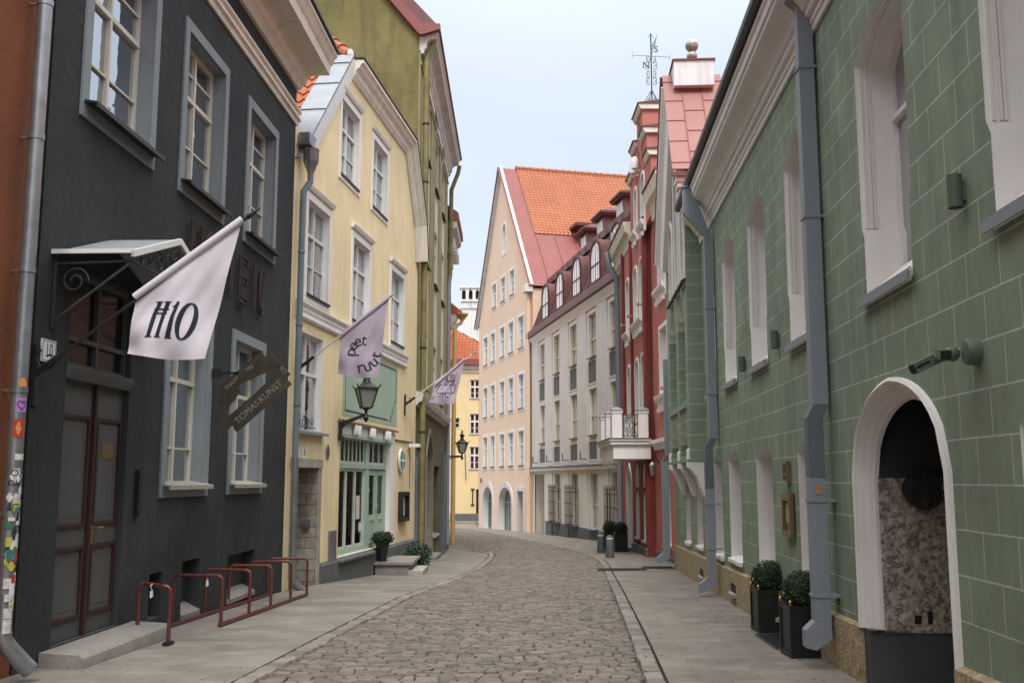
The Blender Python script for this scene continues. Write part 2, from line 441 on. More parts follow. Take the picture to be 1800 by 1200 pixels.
class MB:
    """collects shapes given in (s, n, z): along the wall, out of the wall, up"""
    def __init__(self, fr=ident):
        self.fr = fr
        self.v = []
        self.f = []
        self.uvo = {}

    def face(self, pts, uv=None):
        i = len(self.v)
        self.v.extend([tuple(p) for p in pts])
        if uv is not None:
            self.uvo[len(self.f)] = uv
        self.f.append(tuple(range(i, i + len(pts))))

    def grid(self, P, uv=None, close_u=False):
        """P[i][j] rows of points sharing vertices"""
        base = len(self.v)
        nj = len(P[0])
        for row in P:
            self.v.extend([tuple(p) for p in row])
        for i in range(len(P) - 1):
            for j in range(nj - 1 + (1 if close_u else 0)):
                j2 = (j + 1) % nj
                if uv is not None:
                    self.uvo[len(self.f)] = [uv[i][j], uv[i][j2], uv[i + 1][j2], uv[i + 1][j]]
                self.f.append((base + i * nj + j, base + i * nj + j2, base + (i + 1) * nj + j2, base + (i + 1) * nj + j))

    def mesh(self, verts, faces):
        b = len(self.v)
        self.v.extend([tuple(p) for p in verts])
        self.f.extend([tuple(b + i for i in f) for f in faces])

    def box(self, s0, s1, n0, n1, z0, z1):
        b = len(self.v)
        for s in (s0, s1):
            for n in (n0, n1):
                for z in (z0, z1):
                    self.v.append((s, n, z))
        for q in ((0, 1, 3, 2), (4, 6, 7, 5), (0, 4, 5, 1), (2, 3, 7, 6), (0, 2, 6, 4), (1, 5, 7, 3)):
            self.f.append(tuple(b + i for i in q))

    def prism(self, poly, n0, n1):
        b = len(self.v)
        k = len(poly)
        for n in (n0, n1):
            self.v.extend([(p[0], n, p[1]) for p in poly])
        self.f.append(tuple(b + i for i in range(k)))
        self.f.append(tuple(b + k + i for i in reversed(range(k))))
        for i in range(k):
            j = (i + 1) % k
            self.f.append((b + i, b + k + i, b + k + j, b + j))

    def extr(self, prof, s0, s1, caps=True):
        """profile of (n, z) swept along the wall"""
        b = len(self.v)
        k = len(prof)
        for s in (s0, s1):
            self.v.extend([(s, p[0], p[1]) for p in prof])
        for i in range(k):
            j = (i + 1) % k
            self.f.append((b + i, b + j, b + k + j, b + k + i))
        if caps:
            self.f.append(tuple(b + i for i in range(k)))
            self.f.append(tuple(b + k + i for i in reversed(range(k))))

    def loop_tube(self, path, prof, closed=False):
        pass

    def tube(self, path, r, seg=10, cap=True, rr=None):
        pts = [Vector(p) for p in path]
        rows = []
        prev = None
        for i, p in enumerate(pts):
            if i == 0:
                d = (pts[1] - pts[0])
            elif i == len(pts) - 1:
                d = (pts[-1] - pts[-2])
            else:
                d = (pts[i + 1] - p).normalized() + (p - pts[i - 1]).normalized()
            d.normalize()
            if prev is None:
                a = Vector((0, 0, 1)) if abs(d.z) < 0.9 else Vector((1, 0, 0))
                u = d.cross(a).normalized()
            else:
                u = (prev - d * prev.dot(d)).normalized()
            prev = u
            v = d.cross(u)
            k = r if rr is None else rr[i]
            rows.append([p + (u * math.cos(t) + v * math.sin(t)) * k for t in [2 * math.pi * j / seg for j in range(seg)]])
        base = len(self.v)
        self.grid(rows, close_u=True)
        if cap:
            self.f.append(tuple(base + j for j in range(seg)))
            self.f.append(tuple(base + (len(rows) - 1) * seg + j for j in reversed(range(seg))))

    def bar(self, p0, p1, w, h, up=(0, 0, 1)):
        p0, p1 = Vector(p0), Vector(p1)
        d = (p1 - p0).normalized()
        u = Vector(up)
        a = d.cross(u)
        if a.length < 1e-4:
            a = d.cross(Vector((1, 0, 0)))
        a.normalize()
        u = a.cross(d).normalized()
        b = len(self.v)
        for p in (p0, p1):
            for x, y in ((-1, -1), (1, -1), (1, 1), (-1, 1)):
                self.v.append(tuple(p + a * (x * w / 2) + u * (y * h / 2)))
        for q in ((0, 1, 2, 3), (7, 6, 5, 4), (0, 4, 5, 1), (1, 5, 6, 2), (2, 6, 7, 3), (3, 7, 4, 0)):
            self.f.append(tuple(b + i for i in q))

    def lathe(self, c, prof, seg=16, axis='z', tw=0.0):
        rows = []
        for r, h in prof:
            row = []
            for j in range(seg):
                t = 2 * math.pi * (j + tw) / seg
                x, y = r * math.cos(t), r * math.sin(t)
                row.append((c[0] + x, c[1] + y, c[2] + h) if axis == 'z' else ((c[0] + x, c[1] + h, c[2] + y)))
            rows.append(row)
        base = len(self.v)
        self.grid(rows, close_u=True)
        self.f.append(tuple(base + j for j in range(seg)))
        self.f.append(tuple(base + (len(rows) - 1) * seg + j for j in reversed(range(seg))))

    def sphere(self, c, r, seg=14, rings=8, sq=(1, 1, 1)):
        rows = []
        for i in range(rings + 1):
            a = math.pi * i / rings
            rr, h = max(math.sin(a), 1e-3) * r, math.cos(a) * r
            rows.append([(c[0] + rr * math.cos(2 * math.pi * j / seg) * sq[0], c[1] + rr * math.sin(2 * math.pi * j / seg) * sq[1], c[2] + h * sq[2]) for j in range(seg)])
        self.grid(rows, close_u=True)

    def ring(self, outer, inner, n0, n1, skip=()):
        """band between two like-numbered outlines, n0 face forward"""
        k = len(outer)
        for i in range(k):
            if i in skip:
                continue
            j = (i + 1) % k
            a, b_, c, d = outer[i], outer[j], inner[j], inner[i]
            for n in (n0, n1):
                self.face([(a[0], n, a[1]), (b_[0], n, b_[1]), (c[0], n, c[1]), (d[0], n, d[1])])
            for p, q in ((a, b_), (d, c)):
                self.face([(p[0], n0, p[1]), (q[0], n0, q[1]), (q[0], n1, q[1]), (p[0], n1, p[1])])

    def tunnel(self, poly, n0, n1, skip=()):
        k = len(poly)
        for i in range(k):
            if i in skip:
                continue
            j = (i + 1) % k
            p, q = poly[i], poly[j]
            self.face([(p[0], n0, p[1]), (q[0], n0, q[1]), (q[0], n1, q[1]), (p[0], n1, p[1])])

    def sheet(self, outline, holes=(), n=0.0):
        vs, es = [], []
        for poly in [outline] + list(holes):
            b = len(vs)
            vs += [Vector((p[0], p[1])) for p in poly]
            es += [(b + i, b + (i + 1) % len(poly)) for i in range(len(poly))]
        ov, oe, of, *_ = delaunay_2d_cdt(vs, es, [], 0, 1e-5)

        def inside(p, poly):
            c = False
            k = len(poly)
            for i in range(k):
                a, b_ = poly[i], poly[i - 1]
                if (a[1] > p[1]) != (b_[1] > p[1]) and p[0] < (b_[0] - a[0]) * (p[1] - a[1]) / (b_[1] - a[1]) + a[0]:
                    c = not c
            return c
        keep = []
        for f in of:
            cx = sum(ov[i].x for i in f) / len(f)
            cy = sum(ov[i].y for i in f) / len(f)
            if inside((cx, cy), outline) and not any(inside((cx, cy), h) for h in holes):
                keep.append(f)
        self.mesh([(p.x, n, p.y) for p in ov], keep)

    def build(self, name, material, parent=None, smooth=True, angle=32, recalc=True):
        me = bpy.data.meshes.new(name)
        base = Vector((0, 0, 0))
        pr = parent
        while pr is not None:
            base += pr.location
            pr = pr.parent
        wv = [self.fr(*p) - base for p in self.v]
        me.from_pydata(wv, [], self.f)
        me.update()
        uvl = me.uv_layers.new(name='UVMap')
        V = self.v
        data = np.zeros((len(me.loops), 2), dtype=np.float32)
        for pi, f in enumerate(self.f):
            st = me.polygons[pi].loop_start
            if pi in self.uvo:
                for k in range(len(f)):
                    data[st + k] = self.uvo[pi][k]
                continue
            a, b_, c = Vector(V[f[0]]), Vector(V[f[1]]), Vector(V[f[2]])
            nn = (b_ - a).cross(c - a)
            ax = max(range(3), key=lambda q: abs(nn[q]))
            for k, vi in enumerate(f):
                s, n, z = V[vi]
                data[st + k] = (s, z) if ax == 1 else ((n, z) if ax == 0 else (s, n))
        uvl.data.foreach_set('uv', data.ravel())
        if recalc:
            bm = bmesh.new()
            bm.from_mesh(me)
            bmesh.ops.remove_doubles(bm, verts=bm.verts, dist=2e-5)
            bmesh.ops.recalc_face_normals(bm, faces=bm.faces)
            bm.to_mesh(me)
            bm.free()
        if smooth:
            me.polygons.foreach_set('use_smooth', [True] * len(me.polygons))
            me.set_sharp_from_angle(angle=R(angle))
        me.materials.append(M[material] if isinstance(material, str) else material)
        o = bpy.data.objects.new(name, me)
        COL.objects.link(o)
        if parent is not None:
            o.parent = parent
        return o

def thing(name, label, cat, loc=(0, 0, 0), group=None):
    o = bpy.data.objects.new(name, None)
    COL.objects.link(o)
    o.location = loc
    o.empty_display_size = 0.3
    o['label'] = label
    o['category'] = cat
    if group:
        o['group'] = group
    return o

def struct(o):
    o['kind'] = 'structure'
    return o

def copy_thing(root, loc, label):
    r = root.copy()
    COL.objects.link(r)
    r.location = loc
    r['label'] = label
    for ch in list(root.children):
        c = ch.copy()
        COL.objects.link(c)
        c.parent = r
        for g in list(ch.children):
            d = g.copy()
            COL.objects.link(d)
            d.parent = c
    return r

def text_geo(s, size):
    """letters as flat faces (x right, y up), centred"""
    cu = bpy.data.curves.new('lettering', 'FONT')
    cu.body = s
    cu.size = size
    cu.align_x = 'CENTER'
    cu.align_y = 'CENTER'
    cu.resolution_u = 3
    ob = bpy.data.objects.new('lettering', cu)
    COL.objects.link(ob)
    dg = bpy.context.evaluated_depsgraph_get()
    me = bpy.data.meshes.new_from_object(ob.evaluated_get(dg))
    vs = [(v.co.x, v.co.y) for v in me.vertices]
    fs = [tuple(p.vertices) for p in me.polygons]
    bpy.data.objects.remove(ob)
    bpy.data.curves.remove(cu)
    bpy.data.meshes.remove(me)
    return vs, fs

# ------------------------------------------------------------------ opening outlines
def rect(s0, s1, z0, z1):
    return [(s0, z0), (s1, z0), (s1, z1), (s0, z1)]

def arch(s0, s1, z0, zs, rise, kind='round', k=7):
    """opening with straight jambs to zs and a head of the given rise"""
    c, h = (s0 + s1) / 2, (s1 - s0) / 2
    pts = [(s0, z0), (s1, z0)]
    for i in range(2 * k + 1):
        t = -1 + i / k          # right to left
        x = -t
        if kind == 'round':
            y = math.sqrt(max(0, 1 - x * x))
        elif kind == 'seg':
            y = 1 - x * x
        elif kind == 'gothic':
            y = 0.92 * math.sqrt(max(0, 1 - abs(x) ** 2.1)) + 0.08 * (1 - abs(x))
        elif kind == 'pointed':
            y = (1 - abs(x)) ** 0.62
        else:  # tudor: pointed but full shouldered
            y = (1 - abs(x) ** 1.75) * 0.86 + 0.14 * (1 - abs(x))
        pts.append((c + x * h, zs + rise * y))
    return pts

def scaled(poly, d):
    """move an outline inwards by d (outwards if negative)"""
    xs = [p[0] for p in poly]
    zs = [p[1] for p in poly]
    cx, cz = (min(xs) + max(xs)) / 2, (min(zs) + max(zs)) / 2
    hx, hz = (max(xs) - min(xs)) / 2, (max(zs) - min(zs)) / 2
    return [(cx + (p[0] - cx) * (hx - d) / hx, cz + (p[1] - cz) * (hz - d) / hz) for p in poly]

def top_at(poly, s):
    best = -1e9
    k = len(poly)
    for i in range(k):
        a, b = poly[i], poly[(i + 1) % k]
        if (a[0] - s) * (b[0] - s) <= 0 and abs(a[0] - b[0]) > 1e-9:
            t = (s - a[0]) / (b[0] - a[0])
            best = max(best, a[1] + t * (b[1] - a[1]))
    return best

# ------------------------------------------------------------------ buildings
class House:
    def __init__(self, name, label, cat, P, D, right, base=0.0):
        l = math.hypot(*D)
        self.d = (D[0] / l, D[1] / l)
        self.o = (-self.d[1], self.d[0]) if right else (self.d[1], -self.d[0])
        self.P = P
        self.k, self.z0, self.z1 = 1.0, 0.0, 0.0
        self.root = thing(name, label, cat, (P[0], P[1], base))
        self.holes = []

    def fr(self, s, n, z):
        s, n, z = s * self.k, n * self.k, self.z1 + (z - self.z0) * self.k
        return Vector((self.P[0] + self.d[0] * s + self.o[0] * n, self.P[1] + self.d[1] * s + self.o[1] * n, z))

    def mb(self):
        return MB(self.fr)

    def wall(self, outline, material, depth=8.0, roomz=None, holes=None, n=0.0, side=True, name='wall'):
        m = self.mb()
        m.sheet(outline, self.holes if holes is None else holes, n)
        xs = [p[0] for p in outline]
        zs = [p[1] for p in outline]
        if side:
            s0, s1, z0, z1 = min(xs), max(xs), min(zs), max(zs) if roomz is None else roomz
            m.face([(s0, n, z0), (s0, -depth, z0), (s0, -depth, z1), (s0, n, z1)])
            m.face([(s1, n, z0), (s1, -depth, z0), (s1, -depth, z1), (s1, n, z1)])
            m.face([(s0, -depth, z0), (s1, -depth, z0), (s1, -depth, z1), (s0, -depth, z1)])
            m.face([(s0, n - 0.01, z1), (s1, n - 0.01, z1), (s1, -depth, z1), (s0, -depth, z1)])
        return m.build(name, material, self.root, recalc=False)

    def window(self, poly, dep=0.2, fm='cream_paint', fw=0.055, vbars=(0.5,), hbars=(0.62,), thick=0.03, fine_v=(), fine_h=(),
               reveal='white_plaster', trim=None, trimw=0.12, trimn=0.025, sill=None, silln=0.12, curtain=None, n=0.0, hole=True, glass='pane',
               sillover=0.05, plain_glass=True, label=None, drop=None, reveal_skip=()):
        if hole:
            self.holes.append(poly)
        xs = [p[0] for p in poly]
        zs = [p[1] for p in poly]
        s0, s1, z0, z1 = min(xs), max(xs), min(zs), max(zs)
        inn = scaled(poly, fw)
        f = self.mb()
        nf = n - dep
        f.ring(poly, inn, nf, nf - 0.06)
        for v in vbars:
            s = s0 + (s1 - s0) * v
            zt = top_at(poly, s) - fw * 0.6
            f.box(s - thick, s + thick, nf - 0.05, nf + 0.012, z0 + fw * 0.8, zt)
        for h in hbars:
            z = z0 + (z1 - z0) * h
            f.box(s0 + fw * 0.6, s1 - fw * 0.6, nf - 0.045, nf + 0.014, z - thick * 1.15, z + thick * 1.15)
        for v in fine_v:
            s = s0 + (s1 - s0) * v
            f.box(s - 0.011, s + 0.011, nf - 0.03, nf - 0.004, z0 + fw * 0.8, top_at(poly, s) - fw * 0.6)
        for h in fine_h:
            z = z0 + (z1 - z0) * h
            f.box(s0 + fw * 0.6, s1 - fw * 0.6, nf - 0.03, nf - 0.004, z - 0.011, z + 0.011)
        win = f.build('window', fm, self.root)
        if label:
            win['label'] = label
        g = self.mb()
        g.sheet(scaled(poly, fw * 0.7), (), nf - 0.035)
        g.build('pane', glass, win, smooth=False)
        if reveal:
            r = self.mb()
            r.tunnel(poly, n, nf - 0.03, reveal_skip)
            r.build('reveal', reveal, win, smooth=True)
        if trim:
            t = self.mb()
            t.ring(scaled(poly, -trimw), poly, n + trimn, n - 0.01)
            t.build('surround', trim, win)
        if sill:
            t = self.mb()
            zz = z0 + 0.005
            t.extr([(nf + 0.02, zz + 0.045), (n + silln, zz - 0.005), (n + silln, zz - 0.055), (n + silln - 0.02, zz - 0.055), (n + silln - 0.02, zz - 0.02), (nf + 0.02, zz + 0.01)], s0 - sillover, s1 + sillover)
            t.build('sill', sill, win)
        if curtain:
            cm, lo, hi, zlo, zhi = curtain
            t = self.mb()
            segs = 14
            for a, b in (((lo, hi),) if not isinstance(lo, (list, tuple)) else lo):
                row0, row1 = [], []
                for i in range(segs + 1):
                    u = a + (b - a) * i / segs
                    s = s0 + (s1 - s0) * u
                    nn = nf - 0.16 + 0.022 * math.sin(i * 2.4) + 0.01 * math.sin(i * 5.1)
                    row0.append((s, nn, z0 + (z1 - z0) * zlo))
                    row1.append((s, nn, min(z0 + (z1 - z0) * zhi, top_at(poly, s) if 0.001 < u < 0.999 else z0 + (z1 - z0) * zhi * 0.98)))
                t.grid([row0, row1])
            t.build('curtain', cm, win)
        return win

def tiles(m, A, B, C, tw=0.22, tl=0.34, amp=0.035, nrm=(0, 0, 1), clip=None):
    """pantile sheet on the parallelogram A (low corner), B (low far corner), C (high corner over A)"""
    A, B, C = Vector(A), Vector(B), Vector(C)
    U, V = B - A, C - A
    lu, lv = U.length, V.length
    nc, nr_ = max(1, int(lu / tw)), max(1, int(lv / tl))
    N = Vector(nrm).normalized()
    for r in range(nr_):
        rows = []
        for q, lift in ((0.0, 0.045), (1.08, 0.012)):
            row = []
            for c in range(nc * 4 + 1):
                u = c / (nc * 4)
                v = min(1.0, (r + q) / nr_)
                if clip:
                    lo, hi = clip(v)
                    u = lo + (hi - lo) * u
                ph = 2 * math.pi * (u * lu) / tw
                row.append(tuple(A + U * u + V * v + N * (lift + amp * math.sin(ph))))
            rows.append(row)
        low = [tuple(Vector(p) - N * 0.05) for p in rows[0]]
        m.grid([low] + rows)

# ------------------------------------------------------------------ ground
def smooth01(t):
    t = max(0.0, min(1.0, t))
    return t * t * (3 - 2 * t)

def G(x, y):
    yy = max(0.0, min(70.0, y))
    z = -0.027 * (yy - 8.75)
    z -= (0.14 * smooth01((yy - 16) / 9) + 0.18 * smooth01((yy - 27) / 10)) * smooth01((-x) / 2.4) * (1 - smooth01((yy - 42) / 10))
    return z

LE = [(-40, -3.3), (0, -2.75), (8.45, -2.27), (11.26, -2.12), (16.1, -1.79), (20.6, -1.26), (24.0, -0.93), (27.0, -0.76), (30.0, -0.70), (32.1, -0.76), (35.0, -1.12), (38.3, -1.62), (45.8, -2.9), (52, -4.6), (58, -8), (60, -40)]
RE = [(-40, -1.0), (0, 0.8), (8.4, 1.27), (10.0, 1.39), (11.8, 1.52), (16.5, 1.84), (22.0, 2.19), (24.5, 2.37), (27.5, 2.49), (29.5, 2.45), (34.7, 2.02), (40, 1.33), (45.0, 0.55), (51, -0.25), (57.0, -1.15), (62, -2.1), (66, -3.0), (70, -3.9), (76, -5.5)]

def interp(T, y):
    for (a, x0), (b, x1) in zip(T, T[1:]):
        if a <= y <= b:
            t = (y - a) / (b - a)
            return x0 + (x1 - x0) * t
    return T[0][1] if y < T[0][0] else T[-1][1]

def ys(a, b, st):
    n = int(round((b - a) / st))
    return [a + (b - a) * i / n for i in range(n + 1)]

m = MB()
gx = [-400, -60, -20, -8, -5, -2.5, -1, 0, 1, 2.5, 5, 8, 20, 60, 400]
gy = [-400, -60, -20, 0, 4, 8, 12, 16, 20, 24, 28, 32, 36, 40, 45, 50, 56, 62, 70, 80, 90, 150, 900]
m.grid([[(x, y, G(x, y) - 0.09) for x in gx] for y in gy])
struct(m.build('ground', 'ground_earth'))

m = MB()
Y = ys(-20, 76, 0.5)
m.grid([[(lambda x: (x, y, G(x, y) - 0.032))(-0.05 + interp(LE, min(y, 58)) + (interp(RE, y) + 0.1 - interp(LE, min(y, 58))) * i / 6) for i in range(7)] for y in Y])
struct(m.build('road_bed', 'joint_dirt'))

# setts: one mesh, stone by stone, rows running across the street
rnd = random.Random(3)
V, F = [], []

def stone(cx, cy, hx, hy, ang, top, ch=0.008, deep=0.03):
    ca, sa = math.cos(ang), math.sin(ang)
    z = G(cx, cy)
    tx, ty = rnd.uniform(-.03, .03), rnd.uniform(-.04, .04)
    jit = [(rnd.uniform(-.06, .06), rnd.uniform(-.10, .10)) for _ in range(8)]
    b = len(V)
    oct_ = [(-1, -.7), (-.84, -1), (.84, -1), (1, -.7), (1, .7), (.84, 1), (-.84, 1), (-1, .7)]
    for sc_, dz in ((1.0, -deep), (1.0, -0.004), (0.80, top)):
        for (ox, oy), (jx, jy) in zip(oct_, jit):
            px, py = (ox + jx) * hx * (sc_ if sc_ == 1 else 1 - ch / hx), (oy + jy) * hy * (sc_ if sc_ == 1 else 1 - ch / hy)
            V.append((cx + px * ca - py * sa, cy + px * sa + py * ca, z + dz + (tx * px + ty * py if dz > 0 else 0)))
    for r in range(2):
        for j in range(8):
            k = (j + 1) % 8
            F.append((b + r * 8 + j, b + r * 8 + k, b + r * 8 + 8 + k, b + r * 8 + 8 + j))
    F.append(tuple(b + 16 + j for j in range(8)))

y = 4.0
while y < 74:
    rh = rnd.uniform(0.088, 0.122)
    yc = y + rh / 2
    xl = interp(LE, yc) + 0.19 if yc < 46 else max(interp(LE, yc), -9)
    xr = interp(RE, yc) - 0.19
    slope = (interp(LE, yc + .5) - interp(LE, yc - .5) + interp(RE, yc + .5) - interp(RE, yc - .5)) / 2
    if yc > 50:
        slope = -0.15
    x = xl + rnd.uniform(0, 0.04)
    while x < xr - 0.06:
        wd = min(rnd.choice((0.11, 0.14, 0.16, 0.185, 0.215)) * rnd.uniform(.9, 1.1), xr - x)
        t = (x + wd / 2 - xl) / max(.1, xr - xl)
        yy = yc - slope * 0.5 * (x + wd / 2 - (xl + xr) / 2) + 0.05 * math.sin(x * 1.1 + y * .35) + rnd.uniform(-.008, .008)
        stone(x + wd / 2, yy, max(.03, wd / 2 - 0.003 - rnd.uniform(0, .008)), max(.03, rh / 2 - 0.0025 - rnd.uniform(0, .008)), -slope * 0.5 + rnd.uniform(-.03, .03), 0.005 + rnd.uniform(-0.006, 0.006))
        x += wd
    y += rh
cob = MB()
cob.v, cob.f = V, F
cob = struct(cob.build('road', 'cobble_stone', recalc=False, angle=50))

# kerb: one course of stones laid lengthwise on each side
V, F = [], []
for T, off, ymax in ((LE, 0.10, 45), (RE, -0.10, 72)):
    y = 3.0
    while y < ymax:
        ln = rnd.uniform(0.17, 0.34)
        x0, x1 = interp(T, y), interp(T, y + ln)
        stone((x0 + x1) / 2 + off, y + ln / 2, 0.085, ln / 2 - 0.006, math.atan2(-(x1 - x0), ln), 0.016 + rnd.uniform(-.004, .004), ch=0.012)
        y += ln
kb = MB()
kb.v, kb.f = V, F
struct(kb.build('kerb', 'kerb_stone', recalc=False, angle=50))

# pavements
WALL_L = [(-20, -5.2), (9, -4.2), (17.3, -3.8), (27, -2.6), (38.7, -2.6), (42, -2.62), (46, -3.2), (52, -4.9)]
WALL_R = [(-20, 1.1), (0, 2.35), (9.2, 3.0), (24, 4.2), (26, 4.3), (36, 4.2), (38.3, 4.35), (54.9, 1.3), (68.2, -2.1), (78, -3)]
for nm, E_, W_, sg, y1 in (('pavement', LE, WALL_L, 1, 52), ('pavement', RE, WALL_R, -1, 76)):
    m = MB()
    rows, uvs = [], []
    dist = 0
    Y = ys(-18, y1, 0.5)
    for y in Y:
        a, b = interp(E_, y), interp(W_, y)
        a -= 0.005 * sg
        row, ur = [], []
        for i in range(5):
            x = a + (b - a) * i / 4
            row.append((x, y, G(x, y) + 0.012 + 0.02 * i / 4))
            ur.append((abs(x - a) if sg < 0 else -abs(x - a), y))
        rows.append(row)
        uvs.append(ur)
    low = [(p[0][0], p[0][1], p[0][2] - 0.08) for p in rows]
    m.grid(rows, uvs)
    m.grid([low, [p[0] for p in rows]])
    struct(m.build(nm, 'paving_slabs', smooth=False))
# far cross street paving in front of the yellow house at the end
m = MB()
m.grid([[(x, y, G(0, 72) + 0.05) for x in (-14, -8, -5, -2.2, 4)] for y in (76.5, 78, 82)])
m.grid([[(x, 76.5, G(0, 72) + z) for x in (-14, 4)] for z in (-0.1, 0.05)])
struct(m.build('pavement', 'paving_slabs', smooth=False))

# scattered leaves and grit, uncountable
m = MB()
rl = random.Random(21)
for k in range(420):
    side = rl.random()
    y = 5 + 38 * rl.random() ** 1.6
    if side < .45:
        x = interp(WALL_R, y) - abs(rl.gauss(0, .35)) - .05
    elif side < .75:
        x = interp(WALL_L, y) + abs(rl.gauss(0, .35)) + .06
    else:
        x = rl.choice((interp(LE, y) + .02, interp(RE, y) - .02)) + rl.gauss(0, .12)
    z, a, l = G(x, y) + .042, rl.uniform(0, 6.28), rl.uniform(.008, .022)
    c, s_ = math.cos(a) * l, math.sin(a) * l
    m.face([(x - c, y - s_, z), (x + s_ * .4, y - c * .4, z + .006), (x + c, y + s_, z + .003), (x - s_ * .4, y + c * .4, z + .008)])
lit = m.build('leaf_litter', 'stem_brown', smooth=False, recalc=False)
lit['kind'] = 'stuff'
lit['label'] = 'tiny dry leaves and grit along the kerbs and wall feet'
lit['category'] = 'litter'

# iron grates let into the right-hand pavement
def grate(x0, x1, y0, y1, label, bars=12, group=None):
    t = thing('drain_grate', label, 'grate', ((x0 + x1) / 2, (y0 + y1) / 2, G((x0 + x1) / 2, y0) + 0.03), group)
    m = MB()
    z = t.location.z
    h = 0.012
    m.box(x0, x1, y0, y0 + 0.02, z - .02, z + h)
    m.box(x0, x1, y1 - 0.02, y1, z - .02, z + h)
    m.box(x0, x0 + 0.02, y0 + .02, y1 - .02, z - .02, z + h)
    m.box(x1 - 0.02, x1, y0 + .02, y1 - .02, z - .02, z + h)
    m.build('grate_frame', 'iron_grate', t)
    m = MB()
    for i in range(bars):
        yb = y0 + 0.03 + (y1 - y0 - 0.06) * (i + .5) / bars
        m.box(x0 + 0.02, x1 - 0.02, yb - 0.008, yb + 0.008, z - .015, z + h - .003)
    m.build('grate_bars', 'iron_grate', t)
    m = MB()
    m.box(x0 + .005, x1 - .005, y0 + .005, y1 - .005, z - .02, z - .012)
    m.build('grate_pan', 'ink_black', t)
grate(1.92, 3.0, 22.6, 22.95, 'rusty drain grate crossing the kerb below the two grey bollards', 5)
grate(3.02, 3.72, 23.2, 23.65, 'rusty drain grate in the pavement beside the square downpipe of the red house', 5)

# ================================================================== LEFT SIDE
# ---- rust coloured house at the very left
H = House('rust_house', 'rust orange plastered house at the left edge, its galvanised downpipe covered in stickers', 'house', (-4.155, 8.52), (.0368, 1), False)
H.wall([(-12, -.6), (-0.0, -.6), (-0.0, 11), (-12, 11)], 'rust_plaster', 8)
m = H.mb()
PS, PN = -.38, .13
pts = [(PS, PN, 11), (PS, PN, 3.0), (PS, PN, 1.0), (PS + .01, PN, 0.42)]
m.tube(pts, .062, 16)
dp = m.build('downpipe', 'galvanised_pipe', H.root)
m = H.mb()
m.tube([(PS + .01, PN, .46), (PS + .01, PN, .40), (PS + .04, PN + .03, .33), (PS + .12, PN + .12, .19), (PS + .16, PN + .16, .13)], .069, 16, cap=False)
m.build('outlet', 'galvanised_pipe', dp)
for z in (1.35, 2.35, 3.35, 4.5, 5.7):
    m = H.mb()
    m.tube([(PS, PN, z), (PS, PN, z + .05)], .069, 16)
    m.box(PS - .01, PS + .01, 0, PN, z + .015, z + .03)
    m.build('pipe_collar', 'galvanised_pipe', dp)
# stickers wrapped round the pipe
rs = random.Random(5)
def sticker(z, h, w_, phi, mat_, r=.0655, shape='rect', nm='sticker'):
    m = H.mb()
    rows = []
    for i in range(3):
        row = []
        for j in range(6):
            a = phi + (j / 5 - .5) * w_
            zz = z + h * (i / 2 - .5)
            if shape == 'round':
                ww = w_ * math.sqrt(max(0.02, 1 - (i - 1) ** 2 * .9))
                a = phi + (j / 5 - .5) * ww
            row.append((PS + r * math.sin(a), PN + r * math.cos(a), zz))
        rows.append(row)
    m.grid(rows)
    return m.build(nm, mat_, dp)
# the camera sees the pipe from the near street side: phi about -0.9
P0 = -0.55
sticker(2.42, .105, 1.3, P0 - .1, 'sticker_orange', shape='round')
s1 = sticker(2.25, .12, 1.4, P0 - .1, 'sticker_violet')
sticker(2.06, .15, 1.35, P0 - .3, 'sticker_red')
sticker(2.06, .10, .7, P0 - .3, 'sticker_orange', .0662, 'round')
sticker(1.83, .05, 1.6, P0 + .3, 'sticker_white')
for k in range(46):
    z = .62 + (1.72 - .62) * rs.random() ** .9
    sticker(z, rs.uniform(.05, .12), rs.uniform(.5, 1.1), P0 + rs.uniform(-.8, 1.1), 'sticker_' + rs.choice(['white', 'offwhite', 'lime', 'black', 'blue', 'green', 'pale', 'white', 'red', 'black', 'offwhite']), .0656 + k * .00006, rs.choice(['rect', 'rect', 'round']))
for z, hh in ((.60, .08), (.50, .11), (.72, .06)):
    sticker(z, hh, 1.0, P0 - .1, 'sticker_offwhite', .0695)
vs, fs = text_geo('KO', .075)
m = H.mb()
m.mesh([(PS + .0705 * math.sin(P0 - x / .066), PN + .0705 * math.cos(P0 - x / .066), 1.70 + y) for x, y in vs], fs)
vs, fs = text_geo('CHO', .065)
m.mesh([(PS + .0705 * math.sin(P0 - x / .066), PN + .0705 * math.cos(P0 - x / .066), 1.62 + y) for x, y in vs], fs)
m.build('sticker_lettering', 'ink_black', dp)
# heart on the violet sticker
m = H.mb()
hp = []
for i in range(25):
    t = 2 * math.pi * i / 24
    hx_ = .0026 * 16 * math.sin(t) ** 3 * .8
    hy_ = .0026 * (13 * math.cos(t) - 5 * math.cos(2 * t) - 2 * math.cos(3 * t) - math.cos(4 * t))
    a = P0 - .1 + hx_ / .066
    hp.append((PS + .067 * math.sin(a), PN + .067 * math.cos(a), 2.25 + hy_))
m.tube(hp, .003, 5)
m.build('sticker_heart', 'ink_black', dp)

